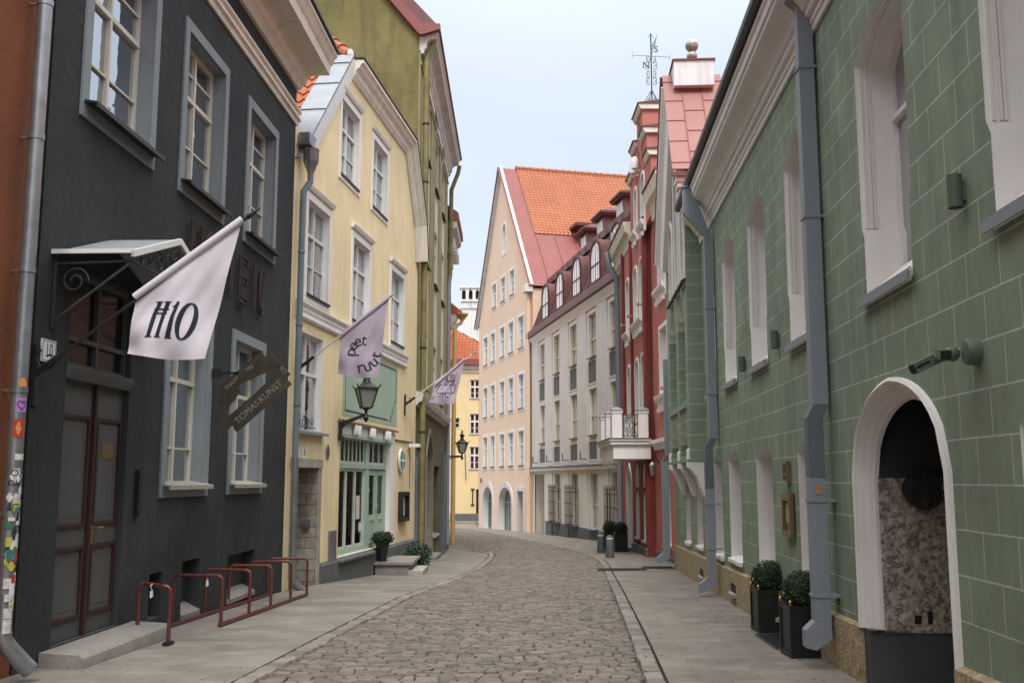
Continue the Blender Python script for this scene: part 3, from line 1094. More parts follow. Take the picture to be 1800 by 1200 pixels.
# ---- charcoal house
H = House('charcoal_house', 'charcoal plastered house with blue-grey window surrounds and a white cornice', 'house', (-4.13, 9.12), (.0368, 1), False)
E1 = 7.88
wk = dict(reveal='bluegrey_trim', trim='bluegrey_trim', trimw=.14, fm='cream_paint', dep=.16)
upv = [(2.66, 4.06), (5.24, 6.62)]
for i, (a, b) in enumerate([(.13, 1.62)] + upv):
    H.window(rect(a, b, 5.24, 7.19), fw=.05, thick=.024, hbars=(.645,), fine_h=(.32, .82) if i else (.30, .82), sill='dark_sheet', silln=.16, sillover=.10,
             curtain=('curtain_brown', .06, .45, .0, 1) if i != 1 else ('curtain_white', .62, .92, 0, 1), **wk)
for i, (a, b) in enumerate([(2.52, 3.84), (4.93, 6.30)]):
    H.window(rect(a, b, 1.58, 3.62), fw=.05, thick=.024, hbars=(.63,), fine_h=(.22, ), fine_v=(), sill='limestone', silln=.12, sillover=.08,
             curtain=('curtain_cream', [(.04, .2), (.55, .68)], 0, .0, 1), **wk)
# basement recesses
for a, b, z0, z1, l in ((2.25, 2.62, .28, .60, 0), (3.25, 3.86, .18, .66, 1), (5.0, 6.25, .16, .60, 1)):
    zz = z0 - .28
    p = rect(a, b, zz + .1, z1)
    H.holes.append(p)
    m = H.mb()
    m.tunnel(p, 0, -.18)
    m.sheet(p, (), -.18)
    v_ = m.build('basement_recess', 'charcoal_reveal', H.root)
    if l:
        m = H.mb()
        m.extr([(-.17, zz + .22), (.03, zz + .12), (.03, zz + .06), (-.17, zz + .1)], a, b)
        m.build('recess_sill', 'step_stone', v_)
# doorway
dr = rect(.06, 1.46, .16, 3.62)
H.holes.append(dr)
m = H.mb()
m.tunnel(dr, 0, -.2)
m.build('doorway', 'charcoal_reveal', H.root)
m = H.mb()
m.box(.06, .79 - .03, -.13, -.07, .165, 2.58)
m.box(.79 + .03, 1.46, -.13, -.07, .165, 2.58)
door = m.build('double_door', 'door_grey', H.root)
m = H.mb()
m.box(.765, .812, -.08, -.03, .17, 2.58)
m.build('door_post', 'door_maroon', door)
for a, b in ((.10, .71), (.86, 1.42)):
    for z0, z1 in ((.34, 1.02), (1.2, 2.26)):
        m = H.mb()
        m.ring(rect(a, b, z0, z1), rect(a + .035, b - .035, z0 + .035, z1 - .035), -.045, -.075)
        m.build('panel_moulding', 'door_maroon', door)
        m = H.mb()
        m.ring(rect(a + .09, b - .09, z0 + .09, z1 - .09), rect(a + .105, b - .105, z0 + .105, z1 - .105), -.067, -.073)
        m.build('panel_bead', 'door_grey', door)
m = H.mb()
m.box(1.02, 1.30, -.068, -.064, 1.86, 2.02)
m.build('door_notice', 'bronze_frame', door)
m = H.mb()
m.box(.86, .90, -.068, -.055, 1.02, 1.30)
m.tube([(.88, -.06, 1.18), (.88, .0, 1.18), (1.0, .005, 1.18)], .011, 8)
m.build('door_handle', 'brass', door)
m = H.mb()
m.extr([(-.13, 2.58), (.01, 2.58), (.03, 2.62), (.05, 2.66), (.05, 2.70), (-.13, 2.70)], .06, 1.46)
m.build('door_cornice', 'door_grey', door)
H.window(rect(.06, 1.46, 2.70, 3.62), dep=.06, fm='door_grey', fw=.05, vbars=(.5,), hbars=(.3,), reveal=None, hole=False, thick=.02, glass='dark_glass')
m = H.mb()
m.box(1.72, 1.80, 0, .05, 1.25, 1.75)
m.build('letter_slot', 'black_metal', H.root)
# threshold step
t = thing('stone_step', 'worn grey stone step in front of the charcoal double door', 'step', tuple(H.fr(.9, .2, 0)))
m = H.mb()
m.extr([(0.004, -.3), (.40, -.3), (.42, .02), (.40, .10), (.36, .13), (0.004, .15)], -.14, 1.86)
m.build('step_block', 'step_stone', t)
H.wall([(-.56, -.6), (E1, -.6), (E1, 9.1), (-.56, 9.1)], 'charcoal_plaster', 8)
# belt moulding and main cornice
m = H.mb()
m.extr([(0.002, 7.86), (.035, 7.86), (.05, 7.93), (.09, 7.95), (.09, 8.0), (.055, 8.02), (.055, 8.06), (.10, 8.08), (.10, 8.12), (.002, 8.16)], -.56, E1 + .03)
m.build('string_moulding', 'cream_plaster', H.root)
m = H.mb()
m.extr([(0.002, 8.52), (.06, 8.52), (.10, 8.60), (.16, 8.64), (.19, 8.74), (.24, 8.76), (.24, 8.79), (.58, 8.80), (.58, 8.85), (.60, 8.96), (.64, 9.0), (.66, 9.08), (.71, 9.13), (.71, 9.18), (.002, 9.20)], -.56, E1 + .02)
m.build('cornice', 'cream_plaster', H.root)
m = H.mb()
m.extr([(-.2, 9.203), (.75, 9.203), (.75, 9.24), (-8, 14.5), (-8, 14.4)], -.58, E1 + .08)
m.build('roof', 'dark_sheet', H.root)
# sheet metal canopy with scrolled brackets
t = thing('door_canopy', 'gabled sheet-metal canopy with scroll ironwork above the charcoal door', 'canopy', tuple(H.fr(.75, .0, 3.6)))
m = H.mb()
for sgn, (sa, za) in ((-1, (-.34, 3.68)), (1, (1.84, 3.68))):
    p = [(.75, 4.05), (sa, za)]
    m.prism([(p[0][0], p[0][1]), (p[1][0], p[1][1]), (p[1][0], p[1][1] - .02), (p[0][0], p[0][1] - .03)], .01, .74)
m.build('canopy_roof', 'zinc', t)
m = H.mb()
m.bar((-.36, .745, 3.655), (.75, .745, 4.03), .03, .06)
m.bar((1.86, .745, 3.655), (.75, .745, 4.03), .03, .06)
m.bar((-.35, .0, 3.68), (-.35, .75, 3.68), .03, .04)
m.build('canopy_edge', 'sign_white', t)
m = H.mb()
def scroll(m, c, r, turns=1.4, start=0, sgn=1, plane='s', off=0, k=26, tr=.008):
    pts = []
    for i in range(k + 1):
        u = i / k
        a = start + sgn * u * turns * 2 * math.pi
        rr = r * (1 - .75 * u)
        pts.append((c[0] + rr * math.cos(a), off, c[1] + rr * math.sin(a)) if plane == 's' else (off, c[0] + rr * math.cos(a), c[1] + rr * math.sin(a)))
    m.tube(pts, tr, 6)
m.bar((-.3, .72, 3.60), (1.8, .72, 3.60), .018, .018)
for i in range(9):
    c = -.1 + i * .21
    zt = 4.0 - abs(c - .75) * .34
    r_ = max(.03, (zt - 3.62) / 2 * .8)
    scroll(m, (c, (zt + 3.60) / 2), r_, 1.5, i, 1 if i % 2 else -1, 's', .72)
for s_ in (-.3, 1.8):
    m.bar((s_, .02, 3.58), (s_, .72, 3.60), .02, .02)
    m.bar((s_, .02, 3.05), (s_, .70, 3.58), .02, .02)
    m.bar((s_, .02, 3.0), (s_, .02, 3.66), .02, .03)
    scroll(m, (.2, 3.42), .13, 1.5, 0, 1, 'n', s_)
m.build('canopy_ironwork', 'wrought_iron', t)
m = H.mb()
m.prism([(-.30, 3.665), (.75, 4.0), (1.80, 3.665)], .03, .05)
m.build('canopy_back', 'ink_black', t)
# number plate
t = thing('number_plate', 'white house number plate reading 10 beside the charcoal door', 'number plate', tuple(H.fr(-.27, .0, 2.8)))
m = H.mb()
m.box(-.45, -.20, .003, .02, 2.68, 2.88)
m.build('plate', 'sign_white', t)
m = H.mb()
m.ring(rect(-.44, -.21, 2.69, 2.87), rect(-.435, -.215, 2.695, 2.865), .022, .019)
vs, fs = text_geo('10', .17)
m.mesh([(-.325 + x * .8, .0215, 2.78 + y) for x, y in vs], fs)
m.build('numerals', 'ink_black', t)
# large wire-outline letters
t = thing('wall_lettering', 'large rusty outline letters HOME10 fixed to the charcoal wall behind the white flag', 'sign', tuple(H.fr(4.6, 0, 4.3)))
def outline_text(s, size, place, r, mb, alt=1.0):
    cu = bpy.data.curves.new('lettering', 'FONT')
    cu.body = s
    cu.size = size
    cu.align_x = 'CENTER'
    cu.align_y = 'CENTER'
    cu.resolution_u = 4
    cu.fill_mode = 'NONE'
    ob = bpy.data.objects.new('lettering', cu)
    COL.objects.link(ob)
    dg = bpy.context.evaluated_depsgraph_get()
    me = bpy.data.meshes.new_from_object(ob.evaluated_get(dg))
    adj = {}
    for e in me.edges:
        a, b = e.vertices
        adj.setdefault(a, []).append(b)
        adj.setdefault(b, []).append(a)
    seen = set()
    for st in list(adj):
        if st in seen:
            continue
        loop, cur, prev = [st], st, None
        seen.add(st)
        while True:
            nx = [q for q in adj[cur] if q != prev and (q not in seen or (q == st and len(loop) > 2))]
            if not nx:
                break
            prev, cur = cur, nx[0]
            if cur == st:
                break
            loop.append(cur)
            seen.add(cur)
        loop.append(st)
        mb.tube([place(me.vertices[i].co.x * alt, me.vertices[i].co.y) for i in loop], r, 5, cap=False)
    bpy.data.objects.remove(ob)
    bpy.data.curves.remove(cu)
    bpy.data.meshes.remove(me)
for ch, sc0, wd in (('H', 3.12, .75), ('O', 3.62, .62), ('M', 4.28, .7), ('E', 5.0, .9), ('1', 5.58, .8), ('0', 5.95, .55)):
    m = H.mb()
    outline_text(ch, .98, lambda x, y: (sc0 + x * wd, .06, 4.45 + y), .021, m)
    m.build('letter', 'rust_iron', t)

# ---- flags
def flag(name_label, cat, H_, s_, z_, Yp, tip, sleeve, cloth, cm, group, bracket_up=True, draw=None, base=None, nring=True):
    """pole leans out from the wall at (x, z) base to tip; the cloth hangs from it. All x, z at street distance Yp."""
    bx, bz = base
    t = thing('flag_on_pole', name_label, 'flag', (bx, Yp, bz), group)
    m = MB()
    m.tube([(bx, Yp, bz), (bx + (tip[0] - bx) * .99, Yp, bz + (tip[1] - bz) * .99)], .016, 8)
    m.build('pole', 'flag_pole' if nring else 'black_metal', t)
    m = MB()
    dx, dz = tip[0] - bx, tip[1] - bz
    L_ = math.hypot(dx, dz)
    ux, uz = dx / L_, dz / L_
    m.tube([(bx, Yp, bz), (bx + ux * .30, Yp, bz + uz * .30)], .03, 10)
    m.box(bx - .03, bx + .005, Yp - .04, Yp + .04, bz - .28, bz + .25)
    scr = []
    for i in range(22):
        a = 2.2 + i * .3
        rr = .11 * (1 - i / 30)
        scr.append((bx + .10 + rr * math.cos(a), Yp, bz + .12 + rr * math.sin(a)))
    m.tube(scr, .008, 6)
    m.build('pole_bracket', 'black_metal', t)
    m = MB()
    e = (tip[0], Yp, tip[1])
    m.tube([(tip[0] - ux * .02, Yp, tip[1] - uz * .02), e, (tip[0] + ux * .03, Yp, tip[1] + uz * .03), (tip[0] + ux * .14, Yp, tip[1] + uz * .14)], .02, 8, rr=[.018, .026, .02, .003])
    m.build('finial', 'black_metal' if not nring else 'zinc', t)
    A, B, C, D = cloth  # low end of the sleeve, high end, bottom right, bottom left  (x, z)

    def Fm(u, v, off=0.0):
        x = (A[0] * (1 - u) + B[0] * u) * (1 - v) + (D[0] * (1 - u) + C[0] * u) * v
        z = (A[1] * (1 - u) + B[1] * u) * (1 - v) + (D[1] * (1 - u) + C[1] * u) * v
        z -= .03 * math.sin(math.pi * u) * v * v
        y = Yp + (.045 * math.sin(7 * u + 1.5 * v + 1) * v + .018 * math.sin(13 * u - 5 * v) * v + .012 * math.sin(19 * (u + v * .7)) * v * (1 - v) * 2 + .02 * math.sin(9 * v - 4 * u) * v)
        return (x, y + off, z)
    m = MB()
    nu, nv = 40, 30
    m.grid([[Fm(i / nu, j / nv) for i in range(nu + 1)] for j in range(nv + 1)])
    cl = m.build('flag_cloth', cm, t, recalc=False, angle=180)
    m = MB()
    m.tube([(sleeve[0][0], Yp, sleeve[0][1]), (sleeve[1][0], Yp, sleeve[1][1])], .036, 12, cap=True)
    m.build('flag_sleeve', cm, cl)
    if draw:
        draw(Fm, cl)
    return t

def ribbon(m, F_, pts, w0, off=-.004, w1=None, sub=6):
    """a painted stroke that follows the cloth"""
    w1 = w0 if w1 is None else w1
    P = []
    for i in range(len(pts) - 1):
        for k in range(sub):
            t = k / sub
            P.append((pts[i][0] * (1 - t) + pts[i + 1][0] * t, pts[i][1] * (1 - t) + pts[i + 1][1] * t))
    P.append(pts[-1])
    rows = []
    n_ = len(P)
    for i, p in enumerate(P):
        a, b = P[max(0, i - 1)], P[min(n_ - 1, i + 1)]
        dx, dy = b[0] - a[0], (b[1] - a[1])
        l_ = math.hypot(dx, dy) or 1
        w_ = (w0 + (w1 - w0) * i / (n_ - 1)) / 2
        nx, ny = -dy / l_ * w_, dx / l_ * w_
        rows.append([F_(p[0] + nx, p[1] + ny, off), F_(p[0] - nx, p[1] - ny, off)])
    m.grid(rows)

# map real x, z positions on the cloth back to u, v is not needed: letters are drawn through a local affine patch
def patch(cloth_pts, Fm):
    A, B, C, D = cloth_pts
    def to_uv(x, z):
        u, v = .5, .5
        for _ in range(12):
            fx = (A[0] * (1 - u) + B[0] * u) * (1 - v) + (D[0] * (1 - u) + C[0] * u) * v - x
            fz = (A[1] * (1 - u) + B[1] * u) * (1 - v) + (D[1] * (1 - u) + C[1] * u) * v - .03 * math.sin(math.pi * u) * v * v - z
            a = (B[0] - A[0]) * (1 - v) + (C[0] - D[0]) * v
            b = -(A[0] * (1 - u) + B[0] * u) + (D[0] * (1 - u) + C[0] * u)
            c = (B[1] - A[1]) * (1 - v) + (C[1] - D[1]) * v
            d = -(A[1] * (1 - u) + B[1] * u) + (D[1] * (1 - u) + C[1] * u)
            det = a * d - b * c
            u -= (fx * d - b * fz) / det
            v -= (a * fz - c * fx) / det
        return u, v
    return lambda x, z, off=0.0: Fm(*to_uv(x, z), off)

c1 = ((-3.30, 3.22), (-2.40, 3.90), (-2.67, 2.69), (-3.37, 2.74))
def draw_h10(Fm, cl):
    Q = patch(c1, Fm)
    m = MB()
    def st(pts, w0, w1=None):
        ribbon(m, Q, pts, w0, -.004, w1)
    # H with two thin crossbars
    st([(-3.165, 2.885), (-3.125, 3.08), (-3.085, 3.185)], .034, .040)
    st([(-3.085, 2.882), (-3.045, 3.08), (-3.01, 3.182)], .032, .036)
    st([(-3.135, 3.125), (-3.0, 3.122)], .014)
    st([(-3.125, 3.088), (-3.015, 3.085)], .014)
    st([(-3.125, 3.190), (-3.055, 3.190)], .010)
    st([(-3.04, 3.187), (-2.98, 3.187)], .010)
    st([(-3.195, 2.880), (-3.135, 2.878)], .012)
    st([(-3.11, 2.877), (-3.06, 2.876)], .012)
    # 1
    st([(-2.998, 2.872), (-2.962, 3.06), (-2.917, 3.190)], .042, .026)
    st([(-3.022, 2.87), (-2.965, 2.868)], .012)
    st([(-2.92, 3.18), (-2.945, 3.150), (-2.968, 3.142)], .022, .010)
    # 0
    ov = []
    for i in range(29):
        a = 2 * math.pi * i / 28
        xx, zz = .064 * math.cos(a), .160 * math.sin(a)
        ov.append((-2.845 + xx + zz * .22, 3.015 + zz))
    for i in range(28):
        k = abs(math.cos(2 * math.pi * (i + .5) / 28))
        ribbon(m, Q, [ov[i], ov[i + 1]], .012 + .030 * k, -.004, sub=1)
    m.build('lettering', 'ink_navy', cl)
flag('white flag reading H10 on a black pole above the charcoal doorway', 'flag', H, 0, 0, 8.6, (-2.34, 3.955), ((-3.31, 3.23), (-2.39, 3.93)), c1, 'flag_white', 'flags hung out from the left-hand houses', draw=draw_h10, base=(-4.13, 2.56), nring=False)

c2 = ((-3.0, 4.17), (-2.19, 4.83), (-2.35, 3.42), (-3.08, 3.49))
def draw_peet(Fm, cl):
    Q = patch(c2, Fm)
    m = MB()
    sc_ = 17.4 / 1767.0
    # letters set round a loose arc: char, photo x, photo y, turn
    def pos(px, py):
        return ((px - 900) * sc_ * 1.004, 3.49 + (656 - py) * sc_ * 1.02)
    for ch, px, py, ang in (('p', 612.5, 618.5, 84), ('e', 615.8, 606.8, 52), ('e', 625, 599.5, 14), ('t', 636.5, 597.5, -8),
                            ('r', 630.0, 645.5, 10), ('u', 642.5, 643.0, 22), ('u', 653.0, 635.0, 42), ('t', 657.5, 623.0, 78)):
        vs_, fs_ = text_geo(ch, .30)
        ca, sa = math.cos(R(ang)), math.sin(R(ang))
        cx, cz = pos(px, py)
        m.mesh([Q(cx + x * ca - y_ * sa, cz + x * sa + y_ * ca, -.005) for x, y_ in vs_], fs_)
    m.build('lettering', 'ink_black', cl)
flag('lilac flag reading peet ruut in a loose circle, hung over the wall lantern', 'flag', None, 0, 0, 17.4, (-2.16, 4.86), ((-3.01, 4.17), (-2.19, 4.84)), c2, 'flag_lilac', 'flags hung out from the left-hand houses', draw=draw_peet, base=(-3.72, 3.60))

c3 = ((-1.98, 4.06), (-1.22, 4.72), (-1.48, 3.58), (-2.14, 3.62))
def draw_table(Fm, cl):
    Q = patch(c3, Fm)
    m = MB()
    k_ = 25.6 / 1767.0
    def pp(zx, zy):
        px, py = 700 + zx / 5, 620 + zy / 5
        return ((px - 900) * k_, 3.60 + (708 - py) * k_)
    for line in ([(355, 283), (495, 280), (490, 330), (485, 352), (462, 348), (450, 360), (420, 350), (400, 358), (372, 352), (350, 362), (325, 345), (340, 320), (355, 283)],
                 [(372, 358), (352, 388), (338, 388)], [(385, 358), (378, 395)], [(402, 358), (410, 388), (435, 392)],
                 [(398, 280), (403, 245), (420, 212), (418, 250), (415, 280)],
                 [(430, 192), (487, 192), (480, 245), (425, 248), (430, 192)], [(445, 205), (470, 208), (462, 222), (448, 232)],
                 [(430, 270), (432, 252), (468, 250)], [(462, 240), (487, 240), (482, 262), (470, 265), (470, 278)], [(455, 340), (455, 300)]):
        ribbon(m, Q, [pp(*q) for q in line], .017, -.005, sub=2)
    m.build('drawing', 'ink_black', cl)
flag('lilac flag with a line drawing of a laid table, farthest of the flags', 'flag', None, 0, 0, 25.6, (-1.0, 4.87), ((-1.99, 4.06), (-1.22, 4.73)), c3, 'flag_lilac', 'flags hung out from the left-hand houses', draw=draw_table, base=(-2.74, 3.56))

# ---- hanging metal sign like a cut blade
t = thing('hanging_sign', 'tilted dark brass sign with a cut-out and punched letters reading TOMAS KUNST', 'sign', (-3.4, 13.1, 2.8))
def zq(x, y):
    px, py = 370 + x / 7.06, 600 + y / 7.06
    return ((px - 900) * 13.1 / 1767 * 1.012 + .0, 1.65 + (842 - py) * 13.1 / 1767 * 1.005)
so_ = [zq(*q) for q in [(120, 540), (625, 115), (640, 150), (660, 182), (690, 178), (705, 150), (735, 140), (985, 405), (935, 455), (930, 478), (950, 492), (968, 488), (1005, 530), (345, 1130), (312, 1095), (305, 1060), (285, 1050), (262, 1062), (240, 1090), (105, 975)]]
sh_ = [zq(*q) for q in [(220, 945), (225, 830), (300, 720), (375, 620), (350, 560), (375, 510), (450, 490), (520, 465), (570, 430), (680, 385), (820, 380), (700, 500), (560, 640)]]
m = MB()
m.sheet(so_, [sh_], 13.085)
m.sheet(so_, [sh_], 13.115)
m.tunnel(so_, 13.085, 13.115)
m.tunnel(sh_, 13.085, 13.115)
pl = m.build('sign_plate', 'patina_brass', t, angle=20)
def punched(s, x, y, size, ang, nm='lettering'):
    vs_, fs_ = text_geo(s, size)
    cx, cz = zq(x, y)
    ca, sa = math.cos(R(ang)), math.sin(R(ang))
    m = MB()
    m.mesh([(cx + a * ca - b * sa, 13.081, cz + a * sa + b * ca) for a, b in vs_], fs_)
    m.build(nm, 'cutout_light', pl)
punched('TOMAS', 468, 882, .118, 42.5)
punched('KUNST', 745, 625, .118, 42.5)
punched('SHAPP', 265, 520, .075, 40.5)
punched('TEE', 480, 330, .075, 40.5)
punched('9/2', 893, 362, .09, -48)
m = MB()
m.box(-3.99, -3.84, 13.06, 13.14, 2.99, 3.09)
m.bar((-3.98, 13.1, 3.04), (-3.62, 13.1, 3.04), .03, .03)
m.build('sign_bracket', 'black_metal', t)

# ---- bicycle rack
t = thing('bicycle_rack', 'red tubular bicycle rack on the pavement before the charcoal house', 'bicycle rack', (-3.7, 13.2, G(-3.7, 13.2)))
def hoop(yf, xf, xb, yb, h):
    m = MB()
    zb, zf = G(xb, yb) + .07, G(xf, yf) + .07
    top = max(zb, zf) + h
    pts = [(xb, yb, zb)]
    r_ = .07
    pts += [(xb, yb, top - r_)]
    for i in range(1, 6):
        a = math.pi / 2 * i / 5
        pts.append((xb + r_ * (1 - math.cos(a)), yb + (yf - yb) * .06, top - r_ + r_ * math.sin(a)))
    for i in range(0, 6):
        a = math.pi / 2 * i / 5
        pts.append((xf - r_ + r_ * math.sin(a), yf - (yf - yb) * .06, top - r_ + r_ * math.cos(a)))
    pts.append((xf, yf, zf))
    m.tube(pts, .021, 10)
    m.build('hoop', 'rack_red', t)
for (xf, yf), (xb, yb) in zip([(-3.50, 10.45), (-3.42, 12.03), (-3.37, 13.11), (-3.33, 14.1), (-3.29, 15.17), (-3.24, 16.11)], [(-3.93, 10.75), (-4.02, 12.31 - .2), (-3.97, 13.2), (-3.93, 14.15), (-3.88, 15.1), (-3.83, 16.0)]):
    hoop(yf, xf, xb, yb, .54)
for p0, p1 in (((-3.42, 11.98), (-3.24, 16.15)), ((-4.0, 10.7), (-3.83, 16.05))):
    m = MB()
    m.bar((p0[0], p0[1], G(*p0) + .055), (p1[0], p1[1], G(*p1) + .055), .05, .035)
    m.build('ground_rail', 'rack_red', t)
m = MB()
m.bar((-3.50, 10.38, G(-3.5, 10.4) + .045), (-3.5, 10.54, G(-3.5, 10.4) + .045), .07, .03)
m.build('foot_plate', 'black_metal', t)
for x, y in ((-3.72, 10.55), (-3.6, 12.06)):
    m = MB()
    z = G(x, y) + .07 + .54
    m.tube([(x, y, z + .02), (x - .015, y - .02, z), (x, y, z - .05), (x + .01, y, z - .11)], .005, 5)
    m.box(x - .012, x + .012, y - .03, y - .026, z - .12, z - .05)
    m.build('cable_tie', 'sign_white', t)

# ---- yellow house
H = House('yellow_house', 'yellow plastered house with a gambrel gable, mint shopfront and white window trim', 'house', (-3.83, 17.2), (.1257, 1), False)
wk = dict(reveal='white_plaster', trim='white_plaster', trimw=.13, fm='sign_white', dep=.09, fw=.045, thick=.024)
for i, (a, b) in enumerate(((2.52, 3.80), (5.0, 6.28))):
    H.window(rect(a, b, 7.86, 9.45), hbars=(.66,), fine_h=(.33,), sill='black_metal', silln=.05, sillover=.02, curtain=('curtain_cream', .1, .4, 0, .9), **wk)
for i, (a, b) in enumerate(((.60, 1.88), (3.55, 4.86), (6.88, 8.16))):
    H.window(rect(a, b, 5.0, 6.76), hbars=(.66,), fine_h=(.33,), sill='black_metal', silln=.06, sillover=.02, curtain=('curtain_brown', [(.05, .42), (.55, .9)], 0, .35, 1), **wk)
wk2 = dict(wk)
wk2.update(trim=None, dep=.10)
H.window(rect(.27, 1.70, 2.50, 4.28), hbars=(.60,), fine_h=(), sill='zinc', silln=.13, sillover=.12, curtain=('curtain_brown', [(.04, .42), (.56, .9)], 0, .62, 1), **wk2)
# little baskets of scrollwork behind the low panes
m = H.mb()
m.tube([(.30, -.085, 2.60), (1.66, -.085, 2.60)], .007, 6)
for k in range(5):
    scroll(m, (.45 + k * .25, 2.70), .10, 1.3, k, 1 if k % 2 else -1, 's', -.085, 18, .006)
m.build('window_grille', 'wrought_iron', H.root)
# drop mouldings above the trim
for a, b, z in ((2.38, 3.96, 9.63), (4.86, 6.44, 9.63), (.44, 2.06, 6.94), (3.38, 5.04, 6.94), (6.71, 8.34, 6.94)):
    m = H.mb()
    m.extr([(.02, z), (.05, z), (.085, z + .05), (.09, z + .08), (.002, z + .10), (.002, z)], a, b)
    m.build('window_hood', 'white_plaster', H.root)
# storey band with dentils
for a, b in ((.10, 3.30), (3.32, 6.28), (6.30, 8.52)):
    m = H.mb()
    m.extr([(.002, 4.50), (.05, 4.50), (.07, 4.53), (.07, 4.56), (.04, 4.58), (.04, 4.70), (.075, 4.73), (.10, 4.77), (.10, 4.80), (.002, 4.82)], a, b)
    k = a + .04
    while k < b - .06:
        m.box(k, k + .045, .041, .068, 4.65, 4.695)
        k += .085
    m.build('storey_band', 'white_plaster', H.root)
# entrance with limestone jambs
dr = rect(.16, 1.62, -.5, 1.86)
H.holes.append(dr)
m = H.mb()
m.tunnel(rect(.16, 1.62, -.5, 1.86), .0, -.62)
m.build('doorway', 'ashlar_limestone', H.root)
m = H.mb()
m.box(.06, 1.80, -.3, .03, 1.862, 2.02)
m.build('stone_lintel', 'limestone', H.root)
m = H.mb()
m.box(1.625, 1.80, -.02, .012, -.5, 1.86)
m.build('stone_jamb', 'limestone', H.root)
m = H.mb()
m.box(.17, 1.61, -.60, -.54, -.5, 1.84)
dd = m.build('entrance_door', 'bluedoor_paint', H.root)
for i in range(6):
    for a, b in ((.3, .8), (.95, 1.45)):
        z = -.2 + i * .33
        m = H.mb()
        m.box(a, b, -.538, -.532, z, z + .22)
        m.build('door_panel', 'black_metal', dd)
m = H.mb()
m.box(1.52, 1.615, -.25, -.12, .78, .9)
m.build('entry_phone', 'galvanised_pipe', H.root)
# plinth
m = H.mb()
z0 = -.9
m.extr([(.002, z0), (.05, z0), (.05, .04), (.002, .10)], 1.82, 9.78)
m.build('plinth', 'greystone_plinth', H.root)
# shopfront
sh = rect(2.95, 7.02, .12, 2.56)
H.holes.append(sh)
m = H.mb()
m.tunnel(sh, 0, -.24)
m.build('shop_reveal', 'white_plaster', H.root)
m = H.mb()
nf0, nf1 = -.16, -.08
m.box(2.95, 3.05, nf0, nf1, .12, 2.56)
m.box(3.05, 6.9, nf0, nf1, 2.47, 2.56)
m.box(3.05, 6.9, nf0, nf1 + .03, 1.88, 1.98)
m.box(5.12, 5.42, nf0, nf1 + .02, .12, 1.88)
m.box(5.12, 5.42, nf0, nf1 + .02, 1.98, 2.47)
m.box(6.9, 7.02, nf0, nf1, .12, 2.56)
m.box(3.05, 5.12, nf0, nf1, .12, .22)
m.box(2.9, 7.1, -.08, .05, 2.50, 2.555)
sf = m.build('shopfront', 'mint_paint', H.root)
m = H.mb()
for k in range(8):
    s = 3.05 + (5.12 - 3.05) * k / 7.0
    m.box(s - .02, s + .02, -.15, -.10, 1.98, 2.47)
for k in range(4):
    s = 5.42 + (6.9 - 5.42) * k / 3.0
    m.box(s - .02, s + .02, -.15, -.10, 1.98, 2.47)
m.box(3.05, 5.12, -.15, -.10, 1.98, 2.03)
m.box(5.42, 6.9, -.15, -.10, 1.98, 2.03)
m.build('transom_bars', 'mint_pale', sf)
m = H.mb()
for k in range(4):
    s = 3.07 + (5.10 - 3.07) * k / 3.0
    m.box(s - .045, s + .045, -.155, -.09, .22, 1.88)
m.box(3.07, 5.10, -.155, -.09, .22, .28)
m.box(3.07, 5.10, -.155, -.09, 1.82, 1.88)
m.build('display_frame', 'mint_pale', sf)
m = H.mb()
m.box(3.05, 6.9, -.13, -.125, .2, 2.5)
m.build('display_glass', 'pane', sf, smooth=False)
m = H.mb()
for a, b in ((5.44, 6.14), (6.18, 6.88)):
    m.ring(rect(a, b, .14, 1.86), rect(a + .1, b - .1, .85, 1.74), -.09, -.14)
    m.ring(rect(a + .12, b - .12, .22, .76), rect(a + .16, b - .16, .26, .72), -.075, -.095)
sd_ = m.build('shop_door', 'mint_paint', H.root)
m = H.mb()
m.box(5.54, 6.04, -.118, -.112, .24, .74)
m.box(6.28, 6.78, -.118, -.112, .24, .74)
m.build('door_panel', 'mint_pale', sd_)
m = H.mb()
m.tube([(6.12, -.09, .98), (6.12, -.04, .98), (6.12, -.04, 1.1)], .012, 6)
m.build('door_handle', 'zinc', sd_)
# posters and round stickers on the glass
for s, z, w_, h_, mt in ((4.75, 1.05, .28, .5, 'paper'), (5.62, 1.4, .12, .12, 'sign_white'), (4.95, .62, .22, .22, 'sign_white')):
    m = H.mb()
    if w_ == h_:
        m.lathe((s, -.12, z), [(w_ / 2, 0), (w_ / 2, .003)], 20, 'y')
    else:
        m.box(s - w_ / 2, s + w_ / 2, -.12, -.117, z - h_ / 2, z + h_ / 2)
    m.build('window_sticker', mt, sf)
# goods and back wall seen through the glass
m = H.mb()
m.box(2.96, 7.0, -2.5, -2.45, -.2, 2.9)
m.box(3.2, 4.9, -1.0, -.6, .1, .55)
m.box(3.6, 3.8, -1.0, -.9, .55, 1.4)
m.build('shop_interior', 'curtain_brown', H.root)
m = H.mb()
m.extr([(-.24, .12), (.12, .06), (.12, .02), (-.24, .08)], 2.85, 5.5)
m.build('shop_sill', 'greystone_plinth', H.root)
m = H.mb()
m.box(7.03, 7.46, .002, .02, .1, 2.76)
m.box(2.80, 7.03, .002, .02, 2.565, 2.80)
m.build('shop_border', 'white_plaster', H.root)
for s in (3.75, 4.0, 5.0, 5.2, 6.35, 6.6):
    m = H.mb()
    m.lathe((s, .085, 2.58), [(.055, 0), (.06, .02), (.06, .17), (.055, .19)], 12)
    m.build('downlight', 'sign_white', H.root)
m = H.mb()
m.extr([(.021, 2.81), (.10, 2.78), (.10, 2.82), (.021, 2.86)], 2.75, 7.5)
m.box(7.5, 9.4, .003, .03, 2.60, 2.63)
m.build('flashing', 'bronze_frame', H.root)
